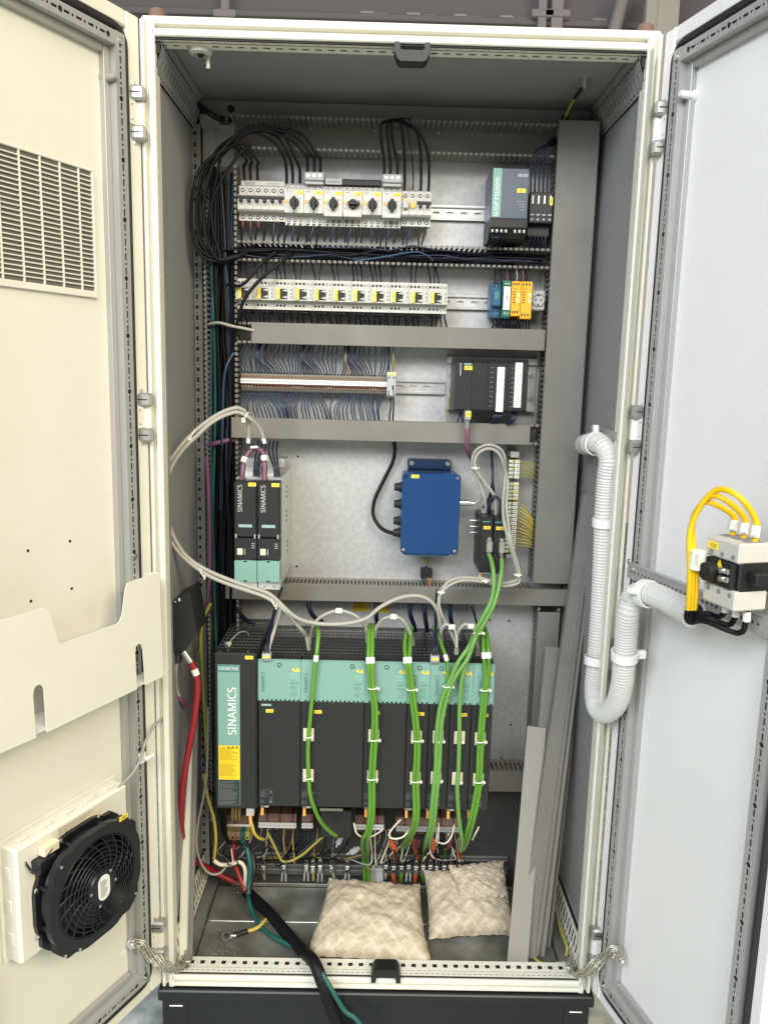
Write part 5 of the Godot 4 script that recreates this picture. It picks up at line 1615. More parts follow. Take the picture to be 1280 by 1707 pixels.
func controller() -> void:
	var zf := -0.26
	var x0 := .1499; var x1 := .3242
	var yt := 1.463; var yb := 1.3381
	var W := x1 - x0; var H := yt - yb
	var o := thing("controller", "black modular controller with two white label columns", "controller", Vector3((x0 + x1) / 2, yb, ZP))
	var b := MB.new()
	var ra := .1394; var rb := .3628
	b.box(Vector3(ra, yb - 0.002, ZP), Vector3(rb, yt + 0.004, -0.364), 0.001)
	for y in [yb - 0.002, yt - 0.012]: b.box(Vector3(ra, y, -0.3638), Vector3(rb, y + 0.016, -0.352), 0.001)
	var rl := emit("profile_rail", b, "rail_zinc", o)
	b = MB.new()
	for p in [Vector3(.1512, 1.4223, -.363), Vector3(.1512, 1.3853, -.363), Vector3(.3504, 1.4258, -.363), Vector3(.352, 1.3695, -.363)]:
		b.rod(p, p + Vector3(0, 0, 0.004), 0.0055, -1, 14)
	emit("rail_screw", b, "steel", rl)
	var parts := [[0.0, 0.245, "processor_module"], [0.245, 0.45, "module"], [0.45, 0.73, "module"], [0.73, 1.0, "module"]]
	var i := 0
	for s in parts:
		b = MB.new()
		var a: float = x0 + W * s[0] + 0.0003; var c: float = x0 + W * s[1] - 0.0003
		b.prism(PackedVector2Array([Vector2(ZP + 0.014, yb), Vector2(zf - 0.004, yb), Vector2(zf, yb + 0.004), Vector2(zf, yt - 0.012), Vector2(zf - 0.012, yt), Vector2(ZP + 0.014, yt)]), 0.0, c - a, Transform3D(Basis(Vector3(0, 0, 1), Vector3(0, 1, 0), Vector3(1, 0, 0)), Vector3(a, 0, 0)))
		var md := emit(s[2], b, "dark_case", o)
		b = MB.new()
		if i == 0:
			b.box(Vector3(a + W * 0.012, yb + H * 0.52, zf), Vector3(c - W * 0.012, yb + H * 0.526, zf + 0.0004))
			b.box(Vector3(a + W * 0.012, yt - 0.014, zf), Vector3(a + W * 0.016, yb + H * 0.526, zf + 0.0004))
			b.box(Vector3(c - W * 0.016, yt - 0.014, zf), Vector3(c - W * 0.012, yb + H * 0.526, zf + 0.0004))
			b.box(Vector3(a + W * 0.05, yb + H * 0.58, zf), Vector3(a + W * 0.075, yb + H * 0.64, zf + 0.0006))
		else:
			b.box(Vector3(a + W * 0.02, yb + H * 0.06, zf), Vector3(a + W * 0.028, yt - 0.02, zf + 0.0004))
			b.box(Vector3(a + W * 0.02, yb + H * 0.05, zf), Vector3(c - W * 0.02, yb + H * 0.058, zf + 0.0004))
			b.box(Vector3(c - W * 0.07 if i > 1 else c - W * 0.028, yb + H * 0.06, zf), Vector3(c - W * 0.062 if i > 1 else c - W * 0.02, yt - 0.02, zf + 0.0004))
		emit("panel_line", b, "dark_line", md)
		if i == 0:
			b = MB.new()
			b.box(Vector3(a + W * 0.07, yb + H * 0.66, zf), Vector3(a + W * 0.082, yb + H * 0.9, zf + 0.0005))
			emit("status_strip", b, "device_grey", md)
			b = MB.new()
			b.box(Vector3(c - W * 0.12, yt - 0.018, zf), Vector3(c - W * 0.012, yt - 0.013, zf + 0.0004))
			emit("maker_plate", b, "teal", md)
			id_tag("-9KF1", Vector3(c - W * 0.06, yt - 0.024, zf), 0.019, 0.009, md)
		if i >= 2:
			b = MB.new()
			var u := a + W * 0.125 if i == 2 else a + W * 0.085
			b.card(u, yb + H * (0.0 if i == 2 else 0.09), u + W * 0.1, yb + H * (0.84 if i == 2 else 0.93), zf + 0.0006, zf + 0.0016)
			emit("label_column", b, "strip_print", md)
			b = MB.new()
			for k in 9: b.box(Vector3(a + W * 0.035, yb + H * (0.1 + 0.09 * k), zf), Vector3(a + W * 0.075, yb + H * (0.11 + 0.09 * k), zf + 0.0003))
			emit("fine_print", b, "print_grey", md)
			b = MB.new()
			for k in 10: b.box(Vector3(c - W * 0.055, yb + H * (0.1 + 0.08 * k), zf), Vector3(c - W * 0.035, yb + H * (0.13 + 0.08 * k), zf + 0.0006))
			emit("terminal_opening", b, "dark_line", md)
		i += 1
	var pp: Vector3 = Vector3(.1851, 1.3286, -.255)
	var pg := thing("bus_plug", "grey bus plug with yellow tag under the black controller", "plug", pp - Vector3(0, 0.02, 0))
	b = MB.new()
	b.box(pp + Vector3(-0.008, -0.012, -0.03), pp + Vector3(0.008, 0.012, 0.0), 0.002)
	emit("shell", b, "steel_dull", pg)
	id_tag("-9X", pp + Vector3(0.001, 0.002, 0.0002), 0.013, 0.012, pg)
	b = MB.new()
	b.rod(pp + Vector3(0, -0.012, -0.012), pp + Vector3(0, -0.034, -0.012), 0.0062, 0.007, 12)
	emit("clamp_sleeve", b, "steel", pg)
	cable("bus_cable", [pp + Vector3(0, -0.03, -0.012), Vector3(.1864, 1.2826, -.262), Vector3(.1869, 1.2519, -.268), Vector3(.1945, 1.234, -.29), Vector3(.2094, 1.215, -.335)], 0.006, "cable_purple", "thick purple bus cable hanging from the controller's plug", "cable")
	for k in 5:
		cable("controller_wire", [Vector3(.2545, 1.3433, -.285) + k * Vector3(0.004, 0, 0), Vector3(.2488, 1.3266, -.27) + k * Vector3(0.0045, 0, 0), Vector3(.2467, 1.3097, -.29) + k * Vector3(0.005, 0.001, 0), Vector3(.2574, 1.2973, -.33) + k * Vector3(0.004, 0, 0)], 0.003, "wire_navy", "dark blue wire bundle strand looping below the controller's left label column", "wire", "navy wires below the controller")
	for k in 3:
		cable("controller_wire", [Vector3(.2937, 1.3443, -.285) + k * Vector3(0.004, 0, 0), Vector3(.2934, 1.3235, -.268) + k * Vector3(0.004, 0, 0), Vector3(.2844, 1.3112, -.28) + k * Vector3(0.003, 0, 0), Vector3(.281, 1.3008, -.33) + k * Vector3(0.004, 0, 0)], 0.003, "wire_navy", "dark blue wire bundle strand looping below the controller's right label column", "wire", "navy wires right below the controller")

func row_controls() -> void:
	control_units()
	junction_box()
	encoder_units()
	tagged_terminals()
	var p: Vector3 = Vector3(.1049, .9223, -.33)
	var o := thing("sensor_plug", "small dark socket with yellow tag sunk in the duct under the blue box", "plug", p - Vector3(0, 0.02, 0))
	var b := MB.new()
	b.box(p + Vector3(-0.0145, -0.016, -0.03), p + Vector3(0.0145, 0.008, 0.0), 0.002)
	b.prism(PackedVector2Array([Vector2(-0.009, 0.0082), Vector2(0.009, 0.0082), Vector2(0.0, 0.017)]), -0.012, 0.0, Transform3D(Basis(), p))
	emit("socket", b, "black", o)
	b = MB.new()
	for i in 3: b.rod(p + Vector3(-0.009 + i * 0.009, -0.004, 0), p + Vector3(-0.009 + i * 0.009, -0.004, 0.002), 0.0032, -1, 10)
	emit("pin", b, "black", o)
	id_tag("-K208", p + Vector3(0, 0.024, -0.036), 0.015, 0.007, o)
	for i in 4:
		cable("plug_wire", [p + Vector3(-0.009 + i * 0.006, -0.012, 0.001), p + Vector3(-0.007 + i * 0.006, -0.03, 0.006), p + Vector3(-0.004 + i * 0.006, -0.05, -0.005)], 0.0015, ["wire_black", "wire_teal", "cable_orange", "wire_earth"][i], "short %s wire under the dark socket below the blue box" % ["black", "teal", "orange", "yellow green"][i], "wire")

func control_units() -> void:
	var zf := -0.14
	var x0 := -.3516; var x2 := -.2462
	var w := (x2 - x0) / 2.0
	var yt := 1.1737; var ym := 1.0422; var yg := .9901; var yb := .939; var yk := .9175
	for i in 2:
		var a := x0 + w * i
		var c := a + w
		var o := thing("control_unit", ["dark drive control unit with teal lower flap, left of the pair", "dark drive control unit with teal lower flap, right of the pair"][i], "control unit", Vector3(a + w / 2, yk, ZP), "control units left of the blue box")
		var b := MB.new()
		b.box(Vector3(a + 0.0005, yk + 0.004, ZP + 0.002), Vector3(c - 0.0005, yt + 0.004, zf - 0.035), 0.0015)
		var hs := emit("housing", b, "rail_zinc", o)
		if i == 1:
			b = MB.new()
			for q in [[0.14, 0.05], [0.2, 0.05], [0.06, 0.07]]:
				for s in 3: b.box(Vector3(c - 0.0006, yk + q[0] + s * 0.012, zf - 0.1 - q[1]), Vector3(c - 0.0002, yk + q[0] + s * 0.012 + 0.004, zf - 0.075 - q[1]))
			emit("vent_slot", b, "dark_line", hs)
		b = MB.new()
		b.box(Vector3(a + 0.0006, ym + 0.001, zf - 0.034), Vector3(c - 0.0006, yt, zf), 0.003)
		var lid := emit("upper_lid", b, "dark_case", o)
		letters("SINAMICS", Vector3(a + w * 0.27, yt - 0.040, zf + 0.0003), 0.0105, "device_white", lid, PI / 2)
		b = MB.new()
		b.box(Vector3(a + w * 0.2, ym + 0.024, zf), Vector3(a + w * 0.8, ym + 0.032, zf + 0.0005))
		emit("maker_plate", b, "teal_deep", lid)
		letters("SIEMENS", Vector3(a + w * 0.5, ym + 0.028, zf + 0.0006), 0.0055, "white", lid)
		id_tag(["-10A1", "-15A1"][i], Vector3(a + w * 0.8, yt - 0.008, zf), 0.018, 0.0085, lid)
		b = MB.new()
		b.box(Vector3(a + 0.0006, yg + 0.0005, zf - 0.034), Vector3(c - 0.0006, ym - 0.0015, zf - 0.002), 0.0015)
		var mid := emit("middle_panel", b, "dark_case", o)
		b = MB.new()
		b.box(Vector3(a + w * 0.14, yg + 0.012, zf - 0.002), Vector3(a + w * 0.38, yg + 0.027, zf + 0.001), 0.0012)
		emit("key_cover", b, "cream", mid)
		b = MB.new()
		for k in 3: b.box(Vector3(a + w * 0.76, yg + 0.028 + k * 0.005, zf - 0.002), Vector3(a + w * 0.9, yg + 0.0295 + k * 0.005, zf - 0.0015))
		b.box(Vector3(a + w * 0.45, yg + 0.012, zf - 0.002), Vector3(a + w * 0.48, yg + 0.026, zf - 0.0015))
		emit("fine_print", b, "device_grey", mid)
		b = MB.new()
		for k in 2: b.box(Vector3(a + w * (0.06 + 0.82 * k), ym - 0.001, zf - 0.001), Vector3(a + w * (0.12 + 0.82 * k), ym + 0.009, zf + 0.0015), 0.0004)
		emit("lid_latch", b, "device_grey", lid)
		b = MB.new()
		b.prism(PackedVector2Array([Vector2(a + 0.0008, yb), Vector2(c - 0.0008, yb), Vector2(c - 0.0008, yg - 0.002), Vector2(a + w * 0.55, yg - 0.0005), Vector2(a + w * 0.45, yg - 0.0005), Vector2(a + 0.0008, yg - 0.002)]), zf - 0.034, zf - 0.0005)
		var fl := emit("lower_flap", b, "teal", o)
		b = MB.new()
		for y in [yg - 0.003, yb + 0.002]: b.box(Vector3(a + w * 0.42, y - 0.0015, zf - 0.0005), Vector3(a + w * 0.56, y + 0.0015, zf + 0.001), 0.0005)
		emit("flap_latch", b, "black", fl)
		b = MB.new()
		b.box(Vector3(a + 0.001, yk, zf - 0.05), Vector3(c - 0.001, yb - 0.001, zf - 0.012), 0.001)
		var ft := emit("foot_plate", b, "rail_zinc", o)
		b = MB.new()
		screw(b, Vector3(a + w * 0.3, yk + 0.009, zf - 0.012), Vector3(0, 0, 1), 0.0036)
		screw(b, Vector3(a + w * 0.72, yk + 0.009, zf - 0.012), Vector3(0, 0, 1), 0.0036)
		emit("screw", b, "steel", ft)
		b = MB.new()
		b.box(Vector3(a + 0.004, yt + 0.022, zf - 0.095), Vector3(c - 0.001, yt + 0.043, zf - 0.09), 0.001)
		b.box(Vector3(a + 0.010, yt + 0.004, zf - 0.095), Vector3(a + 0.03, yt + 0.0219, zf - 0.092))
		b.box(Vector3(a + 0.004, yt + 0.036, zf - 0.2), Vector3(c - 0.001, yt + 0.038, zf - 0.0952))
		var br := emit("shield_bracket", b, "rail_zinc", o)
		b = MB.new()
		screw(b, Vector3(a + w * 0.62, yt + 0.032, zf - 0.09), Vector3(0, 0, 1), 0.004)
		emit("bracket_screw", b, "steel_dull", br)
	var pc := cable("purple_bridge", [Vector3(-.3375, 1.1682, -.165), Vector3(-.3352, 1.1942, -.168), Vector3(-.3329, 1.2178, -.18), Vector3(-.3151, 1.2422, -.19), Vector3(-.2937, 1.2377, -.185), Vector3(-.2867, 1.2139, -.175), Vector3(-.2853, 1.1694, -.165)], 0.0062, "cable_purple", "purple cable arching from one control unit to the other", "cable")
	var b := MB.new()
	b.rod(Vector3(-.3191, 1.2458, -.18), Vector3(-.3026, 1.2476, -.18), 0.003)
	b.rod(Vector3(-.3368, 1.2201, -.17), Vector3(-.3255, 1.2165, -.168), 0.0075)
	b.rod(Vector3(-.2915, 1.2226, -.17), Vector3(-.2789, 1.2245, -.168), 0.0075)
	emit("cable_tie", b, "tie_white", pc)
	cable("purple_lead", [Vector3(-.4448, 1.2381, -.3), Vector3(-.4149, 1.2455, -.29), Vector3(-.3861, 1.2527, -.3), Vector3(-.3706, 1.2471, -.32)], 0.006, "cable_purple", "purple cable crossing the left duct above the control units", "cable")
	for i in 6:
		cable("unit_wire", [Vector3(-.314, 1.1755, -.2) + i * Vector3(0.006, 0, 0) + Vector3(0.03 if i > 2 else 0.0, 0, 0), Vector3(-.3124, 1.1978, -.19) + i * Vector3(0.005, 0.001, 0) + Vector3(0.03 if i > 2 else 0.0, 0, 0), Vector3(-.3143, 1.2321, -.24) + i * Vector3(0.009, 0, -0.004), Vector3(-.3189, 1.2506, -.31) + i * Vector3(0.009, 0, 0)], 0.0022, "wire_navy", "dark blue wire dropping behind the brackets into the control units", "wire", "navy wires above the control units")

func junction_box() -> void:
	var zf := -0.28
	var x0 := .0344; var x1 := .1776
	var y0 := .9823; var y1 := 1.1829
	var o := thing("junction_box", "blue painted metal junction box with four corner screws", "junction box", Vector3((x0 + x1) / 2, y0, ZP))
	var b := MB.new()
	b.prism(rounded(x0 + 0.002, y0 + 0.002, x1 - 0.002, y1 - 0.002, 0.009), ZP + 0.004, zf - 0.022)
	emit("box", b, "blue_paint", o)
	b = MB.new()
	b.prism(rounded(x0, y0, x1, y1, 0.01, 5), zf - 0.0215, zf - 0.002)
	b.prism(rounded(x0 + 0.0015, y0 + 0.0015, x1 - 0.0015, y1 - 0.0015, 0.009, 5), zf - 0.002, zf)
	b.prism(PackedVector2Array([Vector2(x0 + 0.01, y0 - 0.004), Vector2(x1 - 0.024, y0 - 0.004), Vector2(x1 - 0.018, y0 + 0.001), Vector2(x0 + 0.004, y0 + 0.001)]), zf - 0.02, zf - 0.004)
	var lid := emit("lid", b, "blue_paint", o)
	b = MB.new()
	for p in [Vector2(x0 + 0.008, y1 - 0.008), Vector2(x1 - 0.009, y1 - 0.009), Vector2(x0 + 0.007, y0 + 0.011), Vector2(x1 - 0.009, y0 + 0.010)]:
		b.rod(Vector3(p.x, p.y, zf), Vector3(p.x, p.y, zf + 0.0004), 0.0058, -1, 16)
	emit("screw_well", b, "blue_dark", lid)
	b = MB.new()
	for p in [Vector2(x1 - 0.009, y1 - 0.009), Vector2(x0 + 0.007, y0 + 0.011), Vector2(x1 - 0.009, y0 + 0.010)]:
		screw(b, Vector3(p.x, p.y, zf + 0.0004), Vector3(0, 0, 1), 0.0045)
	emit("screw", b, "steel", lid)
	id_tag("-17A1", Vector3(x0 + 0.031, y1 - 0.007, zf), 0.019, 0.0085, lid)
	b = MB.new()
	var fx0 := .0491; var fx1 := .1571
	var ft := 1.2114
	b.prism(rounded(fx0, y1 - 0.02, fx1, ft, 0.005), ZP, -0.332)
	b.box(Vector3(fx0 + 0.001, y1 + 0.006, -0.3318), Vector3(fx1 - 0.001, y1 + 0.012, -0.324), 0.002)
	var fl := emit("flange", b, "blue_dark", o)
	b = MB.new()
	for p in [Vector3(.0579, 1.2028, -.331), Vector3(.1479, 1.2034, -.331)]:
		b.rod(p, p + Vector3(0, 0, 0.003), 0.0058, -1, 16)
		b.rod(p + Vector3(0, 0, 0.003), p + Vector3(0, 0, 0.0034), 0.003, -1, 6)
	emit("flange_bolt", b, "steel", fl)
	for p in [Vector3(.034, 1.1426, -.325), Vector3(.0352, 1.1, -.325), Vector3(.0364, 1.0572, -.325), Vector3(.0373, 1.0264, -.325)]:
		b = MB.new()
		var c := Vector3(x0 + 0.002, p.y, -0.325)
		b.rod(c, c - Vector3(0.006, 0, 0), 0.0135, -1, 8)
		b.rod(c - Vector3(0.0061, 0, 0), c - Vector3(0.02, 0, 0), 0.0115, 0.009, 12)
		emit("cable_gland", b, "rubber", o)
	b = MB.new()
	var s: Vector3 = Vector3(.1797, 1.1089, -.31)
	b.rod(Vector3(x1 - 0.001, s.y, -0.31), Vector3(x1 + 0.006, s.y, -0.31), 0.0095, -1, 6)
	b.rod(Vector3(x1 + 0.0061, s.y, -0.31), Vector3(x1 + 0.024, s.y, -0.31), 0.0075, -1, 14)
	b.rod(Vector3(x1 + 0.0241, s.y, -0.31), Vector3(x1 + 0.038, s.y - 0.001, -0.31), 0.0068, 0.005, 14)
	emit("metal_plug", b, "steel", o)
	cable("gland_cable", [Vector3(.0192, 1.0244, -.325), Vector3(.001, 1.0277, -.33), Vector3(-.019, 1.0392, -.34), Vector3(-.035, 1.0665, -.35), Vector3(-.0313, 1.106, -.355), Vector3(-.0096, 1.1554, -.358), Vector3(.0105, 1.199, -.355), Vector3(.0155, 1.232, -.345), Vector3(.0113, 1.2645, -.33)], 0.0048, "wire_black", "thick black cable bowing out left of the blue box", "cable")
	cable("plug_lead", [Vector3(x1 + 0.036, s.y - 0.001, -0.31), Vector3(.2252, 1.1138, -.305), Vector3(.2328, 1.1298, -.3), Vector3(.2329, 1.147, -.295), Vector3(.2222, 1.1742, -.29), Vector3(.2114, 1.2026, -.285)], 0.0035, "cable_grey", "grey lead leaving the silver plug of the blue box", "cable")

func encoder_units() -> void:
	var zf := -0.25
	for i in 2:
		var a: float = [.227, .2587][i]
		var c: float = [.2577, .2872][i]
		var yt: float = [1.0844, 1.0836][i]
		var yb: float = [.9456, .9432][i]
		var o := thing("encoder_module", ["slim dark encoder module right of the blue box, left of the pair", "slim dark encoder module right of the blue box, right of the pair"][i], "encoder module", Vector3((a + c) / 2, yb, ZP), "encoder modules")
		var w := c - a
		var b := MB.new()
		b.box(Vector3(a, yb, ZP + 0.01), Vector3(c - 0.0008, yt, zf), 0.002)
		var hs := emit("housing", b, "dark_case", o)
		b = MB.new()
		b.box(Vector3(a + w * 0.12, yt - 0.013, zf), Vector3(a + w * 0.72, yt - 0.0095, zf + 0.0004))
		emit("maker_plate", b, "teal_deep", hs)
		id_tag(["-10A3", "-15A3"][i], Vector3(a + w * 0.5, yt - 0.026, zf), 0.0175, 0.008, hs)
		b = MB.new()
		b.box(Vector3(a + w * 0.02, yb - 0.004, ZP + 0.02), Vector3(c - w * 0.05, yb + 0.012, zf - 0.004), 0.001)
		emit("foot_plate", b, "rail_zinc", o)
		b = MB.new()
		for k in 2: b.rod(Vector3(a + w * 0.4, yt + 0.002 + k * 0.006, -0.30), Vector3(a + w * 0.4, yt + 0.008 + k * 0.006, -0.30), 0.008 - 0.002 * k, -1, 12)
		b.box(Vector3(a + w * 0.15, yt + 0.0005, -0.318), Vector3(a + w * 0.75, yt + 0.014, -0.29), 0.002)
		emit("shield_clamp", b, "steel_dull", o)
		b = MB.new()
		var yc := (yt + yb) / 2 + 0.002
		b.box(Vector3(a + w * 0.42, yc - 0.017, zf + 0.0002), Vector3(a + w * 0.95, yc + 0.013, zf + 0.018), 0.002)
		b.box(Vector3(a + w * 0.5, yc + 0.0132, zf + 0.0002), Vector3(a + w * 0.85, yc + 0.02, zf + 0.012), 0.001)
		b.rod(Vector3(a + w * 0.68, yc - 0.017, zf + 0.009), Vector3(a + w * 0.72, yc - 0.028, zf + 0.0095), 0.0062, 0.005, 10)
		emit("encoder_plug", b, "steel", o)
		b = MB.new()
		b.rod(Vector3(a + w * 0.2, yb - 0.004, zf - 0.02), Vector3(a + w * 0.2, yb - 0.022, zf - 0.012), 0.0042, -1, 8)
		emit("yellow_sleeve", b, "orange_knob", o)
	var b := MB.new()
	for v in [Vector3(.2366, 1.0592, -.34), Vector3(.2373, 1.0437, -.34), Vector3(.238, 1.0282, -.34)]: b.rod(v, v - Vector3(0.026, 0, 0), 0.0032, -1, 8)
	var o := solo("rail_pins", b, "steel", "three silver pins sticking out left of the encoder modules", "rail stop")
	for i in 3:
		cable("encoder_wire", [Vector3(.2395, 1.0817, -.3) + i * Vector3(0.008, 0, 0), Vector3(.2379, 1.1021, -.295) + i * Vector3(0.008, 0.002, 0), Vector3(.2523, 1.1242, -.31) + i * Vector3(0.006, 0.002, 0), Vector3(.2637, 1.1643, -.34), Vector3(.2614, 1.2087, -.35), Vector3(.2545, 1.2622, -.34)], 0.003, "wire_navy", "dark blue wire rising from the encoder modules into the duct above", "wire", "navy wires above the encoder modules")
	cable("encoder_loop", [Vector3(.247, 1.0868, -.28), Vector3(.2457, 1.1168, -.27), Vector3(.2578, 1.1336, -.268), Vector3(.2733, 1.1233, -.27), Vector3(.2766, 1.086, -.28)], 0.003, "wire_navy", "dark blue wire loop bridging the two encoder modules", "wire")

func tagged_terminals() -> void:
	var z := -0.315
	var o := thing("earth_terminal_column", "upright column of earth terminals with white tags beside the right duct", "terminal strip", Vector3(.3318, .9566, -.375))
	var x0 := .2974; var x1 := .3259
	var groups := [[1.2195, 1.1716, 5], [1.1626, 1.1173, 5], [1.1143, .9825, 13]]
	var gi := 0
	var b: MB
	for g in groups:
		var n: int = g[2]
		var p: float = (g[0] - g[1]) / n
		for i in n:
			var y: float = g[0] - p * (i + 1)
			b = MB.new()
			b.box(Vector3(x0, y + 0.0004, ZP + 0.01), Vector3(x1, y + p - 0.0004, z), 0.0008)
			var t := emit("terminal", b, "wire_earth" if (i + gi) % 2 == 0 else "device_grey", o)
			b = MB.new()
			b.box(Vector3(x0 + (x1 - x0) * 0.58, y + p * 0.12, z), Vector3(x1 - 0.001, y + p * 0.88, z + 0.0014), 0.0003)
			b.box(Vector3(x0 + 0.001, y + p * 0.2, z), Vector3(x0 + (x1 - x0) * 0.36, y + p * 0.8, z + 0.001), 0.0003)
			emit("marker", b, "tag_pale" if gi == 1 and i % 2 == 0 else "white", t)
			b = MB.new()
			b.box(Vector3(x0 + (x1 - x0) * 0.72, y + p * 0.38, z + 0.0014), Vector3(x0 + (x1 - x0) * 0.86, y + p * 0.62, z + 0.0016))
			emit("fine_print", b, "ink", t)
		gi += 1
	b = MB.new()
	b.box(Vector3(x0 + 0.002, 1.2239, ZP + 0.004), Vector3(x1 - 0.002, 1.2402, z + 0.004), 0.002)
	b.box(Vector3(x0 + 0.004, .9669, ZP + 0.004), Vector3(x1 - 0.004, .9793, z), 0.002)
	emit("end_stop", b, "steel_dull", o)
	var dx: float = .3636
	for i in 9:
		var y: float = 1.2133 - i * 0.0046
		cable("earth_wire", [Vector3(x1 - 0.002, y, -0.33), Vector3(x1 + 0.014, y + 0.001, -0.322), Vector3(dx + 0.004, y - 0.003 - 0.001 * (i % 3), -0.33)], 0.0012, "wire_earth", "thin yellow green wire running from the upper earth terminals into the right duct", "wire", "upper yellow green wires", 0.01, 5)
	for i in 13:
		var y: float = 1.1078 - i * 0.0088
		var ye: float = 1.069 - i * 0.0058
		cable("earth_wire", [Vector3(x1 - 0.002, y, -0.33), Vector3(x1 + 0.01, y - 0.001, -0.318), Vector3(x1 + 0.024, (y * 0.55 + ye * 0.45) + 0.002, -0.31), Vector3(dx + 0.003, ye, -0.315)], 0.0019, "wire_earth" if i % 3 == 0 else "wire_yellow", "yellow wire curving from the lower earth terminals into the right duct", "wire", "lower yellow wires", 0.008, 6)

func mesh_top(b: MB, x0: float, x1: float, z0: float, z1: float, y: float) -> void:
	var nx := maxi(2, int(round((x1 - x0) / 0.0088)))
	var nz := maxi(2, int(round((z1 - z0) / 0.023)))
	for i in nx + 1:
		var x := x0 + (x1 - x0) * i / nx
		b.box(Vector3(x - 0.0011, y - 0.0014, z0), Vector3(x + 0.0011, y - 0.0002, z1))
	for i in nz + 1:
		var z := z0 + (z1 - z0) * i / nz
		b.box(Vector3(x0, y - 0.0013, z - 0.003), Vector3(x1, y, z + 0.003))

